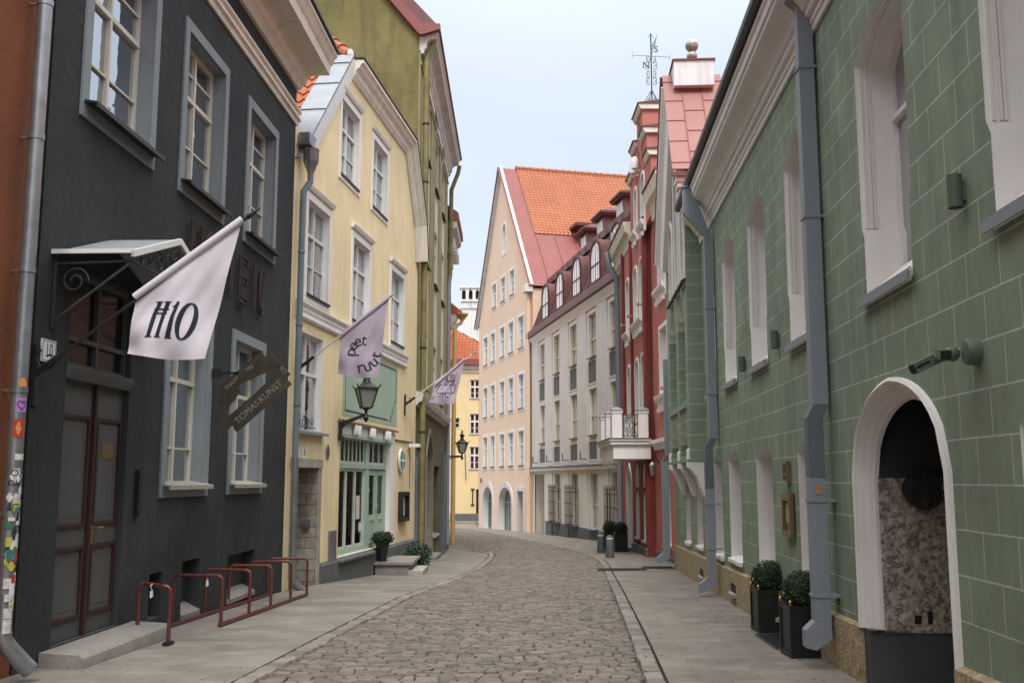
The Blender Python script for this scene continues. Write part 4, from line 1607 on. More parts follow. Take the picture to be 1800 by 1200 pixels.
# painted mint panel
m = H.mb()
m.box(3.06, 7.70, .001, .005, 2.94, 4.44)
pn = m.build('painted_panel', 'mint_panel', H.root)
m = H.mb()
for a in (rect(3.22, 7.55, 3.04, 4.34),):
    m.box(3.22, 3.25, .006, .008, 3.04, 4.34)
    m.box(3.25, 7.52, .006, .008, 4.31, 4.34)
    m.box(7.52, 7.55, .006, .008, 3.5, 4.31)
    m.box(3.25, 6.75, .006, .008, 3.04, 3.07)
m.build('panel_line', 'ink_black', pn)
m = H.mb()
for k, ch in enumerate('RUUT'):
    vs, fs = text_geo(ch, .22)
    m.mesh([(7.02 + k * .13 + x * .9, .009, 3.08 + k * .13 + y) for x, y in vs], fs)
m.build('panel_lettering', 'ink_black', pn)
m = H.mb()
m.box(2.32, 2.78, .002, .03, .05, .66)
m.build('meter_cover', 'galvanised_pipe', H.root)
GY = [(-.22, -1.1), (9.82, -1.1), (9.82, 8.25), (8.32, 10.42), (3.1, 10.42), (.62, 7.85), (-.22, 7.85)]
H.wall(GY, 'yellow_plaster', 8, roomz=7.8)
# raking cornices
def rake(m, p, q, prof):
    """sweep an (out, up) profile along a line of the gable from p to q (s, z)"""
    d = Vector((q[0] - p[0], q[1] - p[1])).normalized()
    up = Vector((-d.y, d.x))
    if up.y < 0:
        up = -up
    b = len(m.v)
    k = len(prof)
    for c in (p, q):
        for n, u in prof:
            m.v.append((c[0] + up.x * u, n, c[1] + up.y * u))
    for i in range(k):
        j = (i + 1) % k
        m.f.append((b + i, b + j, b + k + j, b + k + i))
    m.f.append(tuple(b + i for i in range(k)))
    m.f.append(tuple(b + k + i for i in reversed(range(k))))
CP = [(.002, -.30), (.05, -.30), (.08, -.24), (.10, -.22), (.12, -.12), (.20, -.06), (.22, 0), (.28, .04), (.28, .10), (.002, .12)]
m = H.mb()
rake(m, (3.1, 10.42), (8.34, 10.42), CP)
rake(m, (8.30, 10.44), (9.62, 8.56), CP)
rake(m, (9.62, 8.56), (9.85, 7.6), CP)
m.build('cornice', 'cream_plaster', H.root)
m = H.mb()
rake(m, (.55, 7.78), (3.12, 10.44), [(-.05, -.22), (.05, -.22), (.07, -.1), (.09, .12), (-.05, .12)])
m.build('verge', 'sign_white', H.root)
m = H.mb()
rake(m, (3.08, 10.55), (8.36, 10.55), [(.29, -.01), (.30, .02), (-.3, .05), (-.3, .0)])
rake(m, (8.34, 10.54), (9.66, 8.66), [(.29, -.01), (.30, .03), (-.5, .05), (-.5, .0)])
rake(m, (9.66, 8.66), (9.90, 7.6), [(.29, -.01), (.30, .03), (-.5, .05), (-.5, .0)])
m.build('edge_flashing', 'dark_sheet', H.root)
# zinc-clad strip of the left slope, tiles behind it
m = H.mb()
rake(m, (-.05, 7.2), (3.1, 10.50), [(.10, .125), (.10, .15), (-.42, .15), (-.42, .125)])
for t_ in (.16, .42, .68, .9):
    s_, z_ = -.05 + 3.15 * t_, 7.2 + 3.3 * t_
    rake(m, (s_, z_), (s_ + .018, z_ + .019), [(.10, .15), (.10, .175), (-.42, .175), (-.42, .15)])
m.build('zinc_flashing', 'zinc', H.root)
m = H.mb()
mm = Vector((3.15, 0, 3.3)).normalized()
nrm = H.fr(-.72, 0, .69) - H.fr(0, 0, 0)
lo, hi, bk = H.fr(-.1, -.42, 7.25), H.fr(3.05, -.42, 10.55), H.fr(-.1, -8, 7.25)
mt_ = MB()
tiles(mt_, lo, bk, hi, nrm=nrm)
# upper part of the slope behind the hip
lo2, bk2, hi2 = H.fr(3.05, -.1, 10.5), H.fr(3.05, -8, 10.5), H.fr(5.75, -.1, 13.35)
tiles(mt_, lo2, bk2, hi2, nrm=nrm, clip=lambda v: (v * 2.75 / 7.9, 1))
rf = mt_.build('roof', 'clay_tile', H.root)
m = H.mb()
m.face([(3.1, .0, 10.5), (8.4, .0, 10.5), (5.75, -2.75, 13.3)])
m.face([(8.4, .0, 10.5), (9.85, 0, 8.2), (9.85, -8, 8.2), (8.4, -8, 10.5)])
m.face([(8.4, .0, 10.5), (5.75, -2.75, 13.3), (5.75, -8, 13.3), (8.4, -8, 10.5)])
m.build('roof', 'clay_tile', H.root)
m = H.mb()
for k in range(11):
    t0, t1 = k / 11, (k + 1.12) / 11
    p = lambda t, l: (3.08 + 2.67 * t, -2.75 * t - .02, 10.56 + 2.85 * t + l)
    m.tube([p(t0, .05), p(t1, .02)], .12, 10, rr=[.135, .11])
m.build('hip_tile', 'clay_tile', rf)
m = H.mb()
m.sphere((3.06, .0, 10.62), .125, 12, 7, (1, .6, 1))
m.build('hip_end', 'whitewash', rf)
# hopper and downpipe
m = H.mb()
m.box(-.12, .26, .02, .26, 7.55, 7.59)
m.prism([(-.05, 7.59), (.22, 7.59), (.34, 7.80), (-.05, 7.80)], .02, .22)
m.lathe((.12, .20, 7.0), [(.05, 0), (.06, .1), (.13, .28), (.14, .30), (.14, .5), (.15, .52)], 16)
hp_ = m.build('rain_hopper', 'galvanised_pipe', H.root)
m = H.mb()
m.tube([(.12, .20, 7.05), (.12, .20, 6.92), (.0, .12, 6.72), (-.02, .12, 6.5), (-.02, .12, 4.9), (-.03, .12, 2.0)], .055, 14)
dpy = m.build('downpipe', 'bluegrey_pipe', H.root)
m = H.mb()
m.tube([(-.03, .12, 2.02), (-.03, .12, -.0), (.03, .18, -.12), (.10, .28, -.22)], .066, 14)
m.build('pipe_shoe', 'galvanised_pipe', dpy)
for z in (.6, 1.7, 2.9, 4.3, 5.6):
    m = H.mb()
    m.tube([(-.025, .12, z), (-.025, .12, z + .03)], .066, 14)
    m.build('pipe_collar', 'galvanised_pipe', dpy)
# number plate 8, oval plaque, round cross sign, menu case, camera
t = thing('number_plate', 'small white number plate reading 8 over the limestone doorway', 'number plate', tuple(H.fr(.75, 0, 2.1)))
m = H.mb()
m.box(.63, .87, .003, .02, 2.02, 2.22)
m.build('plate', 'sign_white', t)
m = H.mb()
vs, fs = text_geo('8', .17)
m.mesh([(.75 + x, .022, 2.12 + y) for x, y in vs], fs)
m.build('numerals', 'ink_black', t)
t = thing('oval_plaque', 'small grey oval plaque on the yellow wall under the iron lantern', 'plaque', tuple(H.fr(2.15, 0, 2.17)))
m = H.mb()
m.prism([(2.13 + .11 * math.cos(a), 2.17 + .14 * math.sin(a)) for a in [2 * math.pi * i / 20 for i in range(20)]], .003, .02)
m.build('plaque_plate', 'galvanised_pipe', t)
m = H.mb()
for dz in (-.05, 0, .05):
    m.box(2.07, 2.19, .021, .023, 2.17 + dz - .008, 2.17 + dz + .008)
m.build('plaque_relief', 'black_metal', t)
t = thing('round_sign', 'round white sign with a green field and white cross by the shop door', 'sign', tuple(H.fr(8.2, 0, 2.15)))
C0 = (8.1, 2.12)
circ = lambda r, k=32: [(C0[0] + r * math.cos(2 * math.pi * i / k), C0[1] + r * math.sin(2 * math.pi * i / k)) for i in range(k)]
m = H.mb()
m.prism(circ(.30), .02, .07)
sg = m.build('sign_disc', 'sign_white', t)
m = H.mb()
m.prism(circ(.24), .071, .075)
m.build('sign_field', 'sign_green', t)
m = H.mb()
m.box(C0[0] - .235, C0[0] + .235, .076, .079, C0[1] - .03, C0[1] + .03)
m.box(C0[0] - .03, C0[0] + .03, .0795, .082, C0[1] - .235, C0[1] + .235)
m.build('sign_cross', 'sign_white', t)
t = thing('menu_case', 'black framed menu case with a white sheet on the yellow wall', 'menu case', tuple(H.fr(8.3, 0, .95)))
m = H.mb()
m.ring(rect(7.95, 8.75, .60, 1.34), rect(8.05, 8.65, .70, 1.24), .12, .02)
m.box(7.95, 8.75, .003, .02, .60, 1.34)
m.build('case', 'black_metal', t)
m = H.mb()
m.box(8.12, 8.58, .022, .03, .74, 1.20)
m.build('menu_sheet', 'paper', t)
t = thing('security_camera', 'small white camera on the yellow wall above the round cross sign', 'camera', tuple(H.fr(9.1, 0, 2.6)))
m = H.mb()
m.box(8.95, 9.15, .02, .30, 2.48, 2.57)
m.build('camera_body', 'sign_white', t)
m = H.mb()
m.lathe((9.05, .27, 2.38), [(.02, 0), (.05, .03), (.055, .1)], 12)
m.tube([(9.05, .03, 2.4), (9.05, .03, 2.2), (9.05, .03, 1.4)], .008, 6)
m.build('camera_lens', 'black_metal', t)

# ---- wall lanterns
def lantern(x, y, z, k, bx, bz0, bz1, label, group):
    """four-sided street lantern on an openwork arm; x,y,z: foot of the lantern; bracket plate at bx"""
    t = thing('wall_lantern', label, 'lantern', (bx, y, bz0), group)
    m = MB()
    m.box(bx - .03, bx + .035, y - .05, y + .05, bz0, bz1)
    m.box(bx - .03, bx + .08, y - .07, y + .07, bz0 - .04, bz0 + .04)
    m.box(bx - .03, bx + .08, y - .07, y + .07, bz1 - .04, bz1 + .03)
    za = z - .12 * k
    m.bar((bx, y, bz1 - .04), (x, y, za), .035 * k, .05 * k)
    n_ = 6
    top = lambda u: (bx + (x - bx) * u, bz1 - .04 + (za - bz1 + .04) * u)
    bot = lambda u: (bx + (x - bx) * u, bz0 + .14 + (za - .02 - bz0 - .14) * (u ** .55))
    prev = bot(0)
    for i in range(1, 13):
        q = bot(i / 12)
        m.bar((prev[0], y, prev[1]), (q[0], y, q[1]), .03 * k, .035 * k)
        prev = q
    for i in range(5):
        a, b = top(i / 5.5), bot((i + 1) / 5.5)
        c, d = top((i + 1) / 5.5), bot((i + .05) / 5.5)
        m.bar((a[0], y, a[1]), (b[0], y, b[1]), .015 * k, .018 * k)
        m.bar((c[0], y, c[1]), (d[0], y, d[1]), .015 * k, .018 * k)
    m.build('lantern_arm', 'black_metal', t)
    m = MB()
    m.lathe((x, y, z - .22 * k), [(.012 * k, -.06 * k), (.05 * k, 0), (.055 * k, .04 * k), (.03 * k, .08 * k), (.03 * k, .17 * k), (.06 * k, .2 * k), (.07 * k, .22 * k)], 12)
    m.build('lantern_stem', 'black_metal', t)
    b, a, h = .105 * k, .215 * k, .40 * k
    m = MB()
    cs = [(-1, -1), (1, -1), (1, 1), (-1, 1)]
    ro = R(20)
    rot = lambda px, py: (x + px * math.cos(ro) - py * math.sin(ro), y + px * math.sin(ro) + py * math.cos(ro))
    P = lambda c, r, zz: rot(c[0] * r, c[1] * r) + (zz,)
    for i in range(4):
        c, d = cs[i], cs[(i + 1) % 4]
        m.bar(P(c, b * .9, z), P(c, a * .9, z + h), .022 * k, .022 * k)
        m.bar(P(c, b * .9, z + .01), P(d, b * .9, z + .01), .022 * k, .022 * k)
        m.bar(P(c, a * .92, z + h), P(d, a * .92, z + h), .03 * k, .03 * k)
        m.bar(P(c, a * .92, z + h), P(c, a * 1.12, z + h + .07 * k), .02 * k, .02 * k)
    fr_ = m.build('lantern_frame', 'black_metal', t)
    m = MB()
    for i in range(4):
        c, d = cs[i], cs[(i + 1) % 4]
        m.face([P(c, b * .86, z + .02), P(d, b * .86, z + .02), P(d, a * .86, z + h), P(c, a * .86, z + h)])
    m.build('lantern_glass', 'lamp_glass', t, smooth=False)
    m = MB()
    rows = []
    for r_, hh in ((1.08, 0), (.95, .02), (.55, .09), (.42, .11), (.42, .13), (.30, .14)):
        rows.append([P(c, a * .9 * r_, z + h + hh * k) for c in cs])
    m.grid(rows, close_u=True)
    m.lathe((x, y, z + h + .12 * k), [(.09 * k, 0), (.07 * k, .05 * k), (.065 * k, .13 * k), (.10 * k, .17 * k), (.10 * k, .2 * k), (.05 * k, .24 * k), (.02 * k, .27 * k), (.045 * k, .31 * k), (.008 * k, .42 * k)], 14)
    m.build('lantern_roof', 'black_metal', t)
    return t
lantern(-2.93, 20.0, 3.06, 1.0, -3.44, 2.46, 2.80, 'large black iron lantern on an openwork arm in front of the mint panel', 'street lanterns on wall arms')
lantern(-1.94, 38.85, 2.66, .97, -2.60, 2.22, 2.58, 'smaller black iron lantern on a wall arm near the ochre downpipe', 'street lanterns on wall arms')

# ---- step and potted evergreens at the shop door
t = thing('stone_step', 'two-tier grey stone step at the mint shop door', 'step', (-2.75, 23.3, -.4))
m = MB()
m.box(-3.05, -2.30, 22.7, 24.6, -.62, -.24)
m.box(-3.10, -2.22, 22.65, 24.65, -.24, -.18)
m.build('step_block', 'step_stone', t)
m = MB()
m.box(-2.30, -1.98, 22.6, 24.0, -.72, -.36)
m.build('lower_step', 'limestone', t)
def leafy(m, c, r, n_, leaf, flat=1.0, seedn=1, fill=.35, rsq=(1, 1, 1)):
    rr = random.Random(seedn)
    for _ in range(n_):
        a, b_ = rr.uniform(0, 2 * math.pi), math.acos(rr.uniform(-1, 1))
        d = Vector((math.sin(b_) * math.cos(a), math.sin(b_) * math.sin(a), math.cos(b_)))
        q = r * (1 - fill * rr.random() ** 2) * (1 + .06 * math.sin(a * 5 + b_ * 4) + .05 * math.sin(a * 9 - b_ * 7) + .07 * rr.uniform(-1, 1) + (.12 if rr.random() < .02 else 0))
        p = Vector((c[0] + d.x * q * rsq[0], c[1] + d.y * q * rsq[1], c[2] + d.z * q * rsq[2]))
        u = Vector((rr.gauss(0, 1), rr.gauss(0, 1), rr.gauss(0, 1)))
        u = (u - d * u.dot(d) * .6).normalized()
        v = u.cross((d + Vector((rr.gauss(0, .5), rr.gauss(0, .5), rr.gauss(0, .5)))).normalized()).normalized()
        l, w_ = leaf * rr.uniform(.7, 1.3), leaf * .45
        b = len(m.v)
        m.v.extend([tuple(p), tuple(p + u * l * .5 + v * w_), tuple(p + u * l), tuple(p + u * l * .5 - v * w_)])
        m.f.append((b, b + 1, b + 2, b + 3))
for (x, y, r, z, lab, spiky) in ((-2.93, 22.9, .20, -.18, 'bushy evergreen in a dark pot on the stone step', 0), (-2.3, 24.9, .34, -.58, 'dark round shrub on the pavement beside the stone step', 1)):
    t = thing('potted_plant', lab, 'potted plant', (x, y, z))
    m = MB()
    if not spiky:
        m.lathe((x, y, z), [(.10, 0), (.105, .02), (.15, .36), (.165, .37), (.165, .41), (.14, .41), (.13, .33)], 18)
    else:
        m.lathe((x, y, z), [(.16, 0), (.2, .16), (.21, .17), (.19, .18)], 18)
    m.build('pot', 'black_metal', t)
    m = MB()
    leafy(m, (x, y, z + (.52 if not spiky else .38)), r, 1500, .05, seedn=int(x * -10), fill=.8, rsq=(1.15, 1.15, .75) if not spiky else (1, 1, 1))
    m.build('foliage', 'foliage_dark', t, smooth=False, recalc=False)
    m = MB()
    m.tube([(x, y, z + .1), (x + .01, y, z + .45)], .02, 6)
    m.build('stem', 'stem_brown', t)

# ---- olive house
H = House('olive_house', 'tall weathered olive house with pilasters and a blank gable wall', 'house', (-2.64, 26.95), (.003, 1), False)
EO, TO = 11.6, 14.3
wk = dict(fm='dirtywhite_plaster', dep=.07, fw=.05, thick=.025, reveal='dirtywhite_plaster', trim=None, sill='dark_sheet', silln=.10, sillover=.0)
for a, b in ((1.95, 3.6), (5.7, 7.1), (8.85, 10.3)):
    for z0, z1 in ((4.3, 6.05), (8.1, 10.0), (11.4, 13.05)):
        H.window(rect(a, b, z0, z1), hbars=(.65,), **wk)
for a, b, z0, z1 in ((1.5, 2.8, -.5, 2.25), (6.6, 9.1, -.25, 2.1)):
    p = rect(a, b, z0, z1)
    H.window(p, fm='rust_iron', dep=.28, fw=.06, vbars=(.5,), hbars=(.75, .25), reveal='dirtyolive_plaster', thick=.03, sill='step_stone', silln=.06)
ap = arch(3.7, 6.0, -1.0, 2.3, .85, 'pointed', 8)
H.holes.append(ap)
m = H.mb()
m.tunnel(ap, 0, -.35)
m.ring(scaled(ap, -.1), ap, .04, -.01)
m.build('door_arch', 'limestone', H.root)
m = H.mb()
m.prism(ap, -.36, -.30)
dd = m.build('arched_door', 'stem_brown', H.root)
m = H.mb()
m.box(4.82, 4.88, -.3, -.27, -.7, 3.0)
m.box(3.75, 5.95, -.3, -.26, 2.15, 2.25)
for a in (3.95, 5.0):
    m.ring(rect(a, a + .75, .0, 1.9), rect(a + .07, a + .68, .07, 1.83), -.28, -.30)
m.build('door_ribs', 'rust_iron', dd)
H.wall([(0, -1.2), (EO, -1.2), (EO, 3.8), (0, 3.8)], 'dirtyolive_plaster', 8, roomz=3.78, holes=[h for h in H.holes if max(q[1] for q in h) < 3.8], name='lower_wall')
H.wall([(0, 3.8), (EO, 3.8), (EO, TO), (0, TO)], 'dirtywhite_plaster', 8, roomz=TO, holes=[h for h in H.holes if min(q[1] for q in h) > 3.8], name='upper_wall')
for a, b in ((0, 1.7), (3.85, 5.42), (7.35, 8.6), (10.55, EO)):
    m = H.mb()
    m.box(a, b, .002, .045, 4.07, 13.75)
    m.box(a - .03, b + .03, .047, .08, 13.3, 13.4)
    m.build('pilaster', 'olive_paint', H.root)
for a, b in ((.05, 1.3), (9.9, EO)):
    m = H.mb()
    m.box(a, b, .002, .12, -1.2, 2.25 if a < 1 else 2.6)
    m.build('lower_pilaster', 'darkgreypaint_pipe', H.root)
m = H.mb()
m.extr([(.002, 3.64), (.06, 3.64), (.10, 3.70), (.20, 3.76), (.22, 3.85), (.24, 3.90), (.24, 3.95), (.002, 4.06)], .0, EO)
m.build('storey_band', 'dirtywhite_plaster', H.root)
m = H.mb()
m.extr([(.002, 13.65), (.13, 13.65), (.14, 13.75), (.20, 13.82), (.22, 13.98), (.30, 14.06), (.46, 14.10), (.48, 14.22), (.55, 14.30), (.002, 14.32)], -.0, EO + .05)
m.build('cornice', 'dirtywhite_plaster', H.root)
for a in (3.75, 7.25, 10.45):
    m = H.mb()
    m.prism([(a - 1.9, 13.2), (a + .0, 13.2), (a + .0, 13.42), (a - 1.9, 13.42)], .062, .15)
    m.build('window_hood', 'dirtywhite_plaster', H.root)
m = H.mb()
m.extr([(-.2, 14.322), (.60, 14.322), (.60, 14.38), (-6, 21.6), (-6, 21.5)], -.05, EO + .08)
m.face([(-.05, -6, 21.6), (EO, -6, 21.6), (EO, -12.5, 14.3), (-.05, -12.5, 14.3)])
m.build('roof', 'maroon_metal', H.root)
m = H.mb()
m.face([(-.01, 0, -1), (-.01, 0, TO), (-.01, -6, 21.4), (-.01, -12, TO), (-.01, -12, -1)])
m.build('gable_wall', 'olive_plaster', H.root)
m = H.mb()
m.face([(EO + .01, 0, -1), (EO + .01, 0, TO), (EO + .01, -6, 21.4), (EO + .01, -12, TO), (EO + .01, -12, -1)])
m.build('gable_wall', 'olive_plaster', H.root)
m = H.mb()
b = [(.60, 14.30), (.60, 14.46), (.08, 14.46), (-6, 21.87), (-6, 21.4), (0.0, 14.16), (.1, 14.14)]
i0 = len(m.v)
for s in (-.18, .02):
    m.v.extend([(s, p[0], p[1]) for p in b])
k = len(b)
for i in range(k):
    j = (i + 1) % k
    m.f.append((i0 + i, i0 + j, i0 + k + j, i0 + k + i))
m.f.append(tuple(i0 + i for i in range(k)))
m.f.append(tuple(i0 + k + i for i in reversed(range(k))))
m.build('verge', 'redmetal_roof', H.root)
m = H.mb()
m.tube([(.22, .42, 14.15), (.22, .38, 13.95), (.20, .20, 13.6), (.20, .20, 8), (.20, .20, -.3)], .085, 12)
pp_ = m.build('downpipe', 'olive_pipe', H.root)
for z in (2.9, 5.2, 7.6, 9.9, 11.6):
    m = H.mb()
    m.tube([(.2, .20, z), (.2, .2, z + .05)], .10, 12)
    m.build('pipe_collar', 'rust_iron', pp_)
m = H.mb()
m.tube([(EO + .1, .50, 14.1), (EO + .1, .44, 13.8), (EO + .1, .18, 13.1), (EO + .1, .16, 9.6)], .085, 12)
m.build('downpipe', 'olive_pipe', H.root)
m = H.mb()
m.tube([(EO + .1, .16, 9.6), (EO + .1, .10, 9.2), (EO + .1, .12, 5), (EO + .1, .12, -.8)], .085, 12)
m.build('downpipe', 'greypaint_pipe', H.root)
t = thing('stone_step', 'rough stone doorstep at the pointed door of the olive house', 'step', tuple(H.fr(4.8, .3, -.8)))
m = H.mb()
m.box(3.8, 5.9, .01, .34, -1.4, -.68)
m.build('step_block', 'step_stone', t)
m = H.mb()
m.box(4.1, 5.6, .342, .56, -1.4, -.82)
m.build('lower_step', 'step_stone', t)

# ---- narrow house and low ochre house where the street bends away
H = House('narrow_house', 'narrow tan house beyond the olive one, only its bracketed cornice showing', 'house', (-2.62, 38.75), (.0, 1), False)
H.window(rect(.8, 1.7, 6.2, 8.0), fm='dirtywhite_plaster', dep=.15)
H.wall([(0, -1.2), (3.4, -1.2), (3.4, 11.6), (0, 11.6)], 'dirtyolive_plaster', 7)
m = H.mb()
m.extr([(.002, 10.6), (.08, 10.6), (.10, 11.1), (.20, 11.2), (.22, 11.5), (.40, 11.6), (.44, 11.85), (.002, 11.86)], -.02, 3.45)
for s in (.2, .8, 1.4, 2.0, 2.6, 3.2):
    m.box(s - .07, s + .07, .10, .34, 10.8, 11.18)
m.build('cornice', 'dirtywhite_plaster', H.root)
for z in (8.1, 9.0):
    m = H.mb()
    m.box(.0, .9, .002, .15, z, z + .3)
    m.build('wall_block', 'dirtywhite_plaster', H.root)
m = H.mb()
m.extr([(-.2, 11.862), (.50, 11.862), (.48, 12.2), (-3.5, 15), (-3.5, 14.9)], -.05, 3.5)
m.build('roof', 'redmetal_roof', H.root)
H = House('ochre_house', 'low ochre house at the bend with a thick ochre downpipe and hopper', 'house', (-2.64, 42.3), (-.16, 1), False)
H.window(rect(2.2, 3.1, 3.2, 5.0), fm='dirtywhite_plaster', dep=.15)
H.wall([(0, -1.5), (8, -1.5), (8, 8.6), (0, 8.6)], 'paleyellow_plaster', 7)
m = H.mb()
m.extr([(.002, 8.1), (.1, 8.1), (.12, 8.3), (.36, 8.5), (.38, 8.7), (.002, 8.72)], -.02, 8)
m.build('cornice', 'dirtywhite_plaster', H.root)
m = H.mb()
m.extr([(-.2, 8.722), (.50, 8.722), (.5, 8.8), (-4, 12.3), (-4, 12.2)], -.05, 8)
m.build('roof', 'clay_tile', H.root)
m = H.mb()
m.tube([(-.02, .18, 7.8), (.0, .18, 8.05), (.0, .30, 8.25), (.0, .44, 8.3), (.0, .5, 8.5)], .085, 12)
m.tube([(-.02, .18, 7.85), (-.05, .16, 3), (-.05, .16, -1.0)], .095, 12)
m.lathe((.0, .50, 8.45), [(.10, 0), (.22, .18), (.27, .22), (.27, .27), (.2, .27)], 16)
m.build('downpipe', 'ochre_pipe', H.root)

# ---- yellow house closing the view
H = House('yellow_house', 'pale yellow house closing the far end of the street under an orange tiled roof', 'house', (-10.07, 80.0), (1, -.01), False)
H.k, H.z0, H.z1 = 1.119, -1.3, -1.65
zf = -1.3
for z0, z1 in ((2.35, 3.95), (4.85, 6.3), (7.4, 8.75)):
    for a in (5.98, 2.9, 8.9):
        H.window(rect(a, a + .68, z0, z1), fm='sign_white', dep=.08, fw=.07, thick=.05, hbars=(.62,), fine_h=(.3,), reveal='dirtywhite_plaster', trim='dirtywhite_plaster', trimw=.05, sill='limestone', silln=.05, curtain=('curtain_brown', [(.05, .42), (.58, .95)], 0, 0, 1))
H.window(rect(4.88, 5.22, 5.3, 6.0), fm='dirtywhite_plaster', dep=.1, fw=.05, vbars=(), hbars=(.5,), reveal='dirtywhite_plaster', trim='dirtywhite_plaster', trimw=.06)
H.window(rect(6.45, 7.3, -1.1, .95), fm='stem_brown', dep=.15, fw=.08, hbars=(.3, .6), reveal='stem_brown')
H.wall([(0, -2), (14, -2), (14, 9.6), (0, 9.6)], 'paleyellow_plaster', 8)
m = H.mb()
m.extr([(.002, -2), (.05, -2), (.05, -.78), (.002, -.74)], 0, 14)
m.build('plinth', 'greystone_plinth', H.root)
m = H.mb()
m.extr([(.002, 9.25), (.06, 9.25), (.08, 9.45), (.22, 9.55), (.25, 9.75), (.002, 9.78)], 0, 14)
m.build('cornice', 'dirtywhite_plaster', H.root)
m = H.mb()
m.extr([(-.2, 9.782), (.4, 9.782), (.42, 10.2), (.3, 10.24), (-.2, 10.24)], -.1, 14)
m.build('gutter', 'redmetal_roof', H.root)
mt_ = MB()
A_, B_, C_ = H.fr(1.0, .35, 10.2), H.fr(11, .35, 10.2), H.fr(1.0, -3.6, 13.6)
tiles(mt_, A_, B_, C_, .3, .4, .05, nrm=(0, -.65, .75), clip=lambda v: (0, (1 - v) * .56 + .24))
mt_.build('roof', 'clay_tile', H.root)
m = H.mb()
m.bar((8.9, .35, 10.35), (3.4, -3.6, 13.75), .12, .10)
m.build('verge', 'sign_white', H.root)
m = H.mb()
m.tube([(5.65, .1, 3.6), (5.75, .25, 1.6)], .03, 6)
m.box(6.08, 6.34, .02, .06, .9, 1.0)
m.box(6.08, 6.34, .02, .06, -.2, -.1)
m.box(6.17, 6.25, .02, .06, -.1, .9)
m.build('wall_anchor', 'rust_iron', H.root)
m = H.mb()
m.tube([(4.55, .12, 9.6), (4.55, .12, -1.2)], .07, 8)
m.build('downpipe', 'sign_white', H.root)
# ---- whitewashed chimney stack with arched vents
t = thing('mantle_chimney', 'massive weathered whitewashed chimney with arched openings at its top', 'chimney', (-3.5, 98, 10))
cf = lambda s, n, z: Vector((s * 1.13, 12 + n, 1.65 + (z - 1.65) * 1.14))
m = MB(cf)
m.box(-4.45, -2.2, 85, 87.4, 9.0, 16.9)
m.box(-4.55, -2.1, 84.9, 87.5, 16.3, 16.5)
m.build('stack', 'whitewash', t)
m = MB(cf)
hs = []
for k in range(4):
    c = -4.22 + k * .6
    hs.append(arch(c - .17, c + .17, 17.1, 17.7, .22, 'round', 4))
m.sheet([(-4.5, 16.9), (-2.15, 16.9), (-2.15, 18.05), (-4.5, 18.05)], hs, 84.9)
for h_ in hs:
    m.tunnel(h_, 84.9, 85.3)
m.box(-4.6, -2.05, 84.8, 87.5, 18.06, 18.2)
m.face([(-4.5, 84.9, 16.9), (-4.5, 87.4, 16.9), (-4.5, 87.4, 18.05), (-4.5, 84.9, 18.05)])
m.face([(-2.15, 84.9, 16.9), (-2.15, 87.4, 16.9), (-2.15, 87.4, 18.05), (-2.15, 84.9, 18.05)])
for k in range(4):
    c = -4.22 + k * .6
    m.lathe((c, 84.95, 18.1), [(.26, 0), (.22, .12), (.1, .2)], 10)
m.build('vented_cap', 'whitewash', t)
m = MB(cf)
m.box(-4.4, -2.25, 85.4, 87.2, 16.95, 18.0)
m.build('flue_dark', 'black_metal', t)

# ================================================================== RIGHT SIDE
# ---- green house
H = House('green_house', 'long sage green house with scored block joints, deep white window reveals and a pointed archway', 'house', (2.90, 9.22), (.0623, 1), True)
def deep_window(s0, s1, z0, zs, rise, d=.28):
    a_ = arch(s0, s1, z0, zs, rise, 'seg', 6)
    zc = z0 + .62
    p = [(s0 + .055, z0), (s1 - .055, z0), (s1 - .055, zc - .09), (s1, zc)] + a_[2:] + [(s0, zc), (s0 + .055, zc - .09)]
    H.window(p, dep=d, fm='white_plaster', fw=.05, vbars=(.5,), hbars=(.68,), thick=.018, reveal='white_plaster', curtain=('curtain_grey', .06, .94, 0, 1))
    win = H.root.children[-1]
    # three fine rolls running round the reveal above the stopped chamfer
    m = H.mb()
    q = [(s1, zc)] + a_[2:] + [(s0, zc)]
    qi = [(min(max(a, s0 + .012), s1 - .012), b - (.012 if b > zs + .01 else 0)) for a, b in q]
    for n_ in (-.035, -.075, -.10):
        m.ring([(a, b) for a, b in q], qi, n_, n_ - .018, skip=(len(q) - 1,))
    w_ = [o for o in H.root.children if o.name.startswith('window')][-1]
    m.build('reveal_moulding', 'white_plaster', w_)
    m = H.mb()
    m.extr([(-d, z0 + .005), (-d, z0 + .30), (.05, z0 + .03), (.05, z0 - .02), (.01, z0 - .02), (.01, z0 + .005)], s0 + .058, s1 - .058)
    m.build('sloped_sill', 'white_plaster', w_)
    m = H.mb()
    m.extr([(.052, z0 - .03), (.062, z0 - .03), (.062, z0 + .045), (.03, z0 + .065), (.03, z0 + .055), (.052, z0 + .035)], s0 - .01, s1 + .01)
    m.build('sill_flashing', 'greypaint_pipe', w_)
for a, b in ((-7.4, -6.2), (-5.05, -3.86), (-2.60, -1.42), (.20, 1.38), (2.56, 3.74), (4.86, 6.02), (6.95, 8.08)):
    deep_window(a, b, 3.02, 5.0, .24)
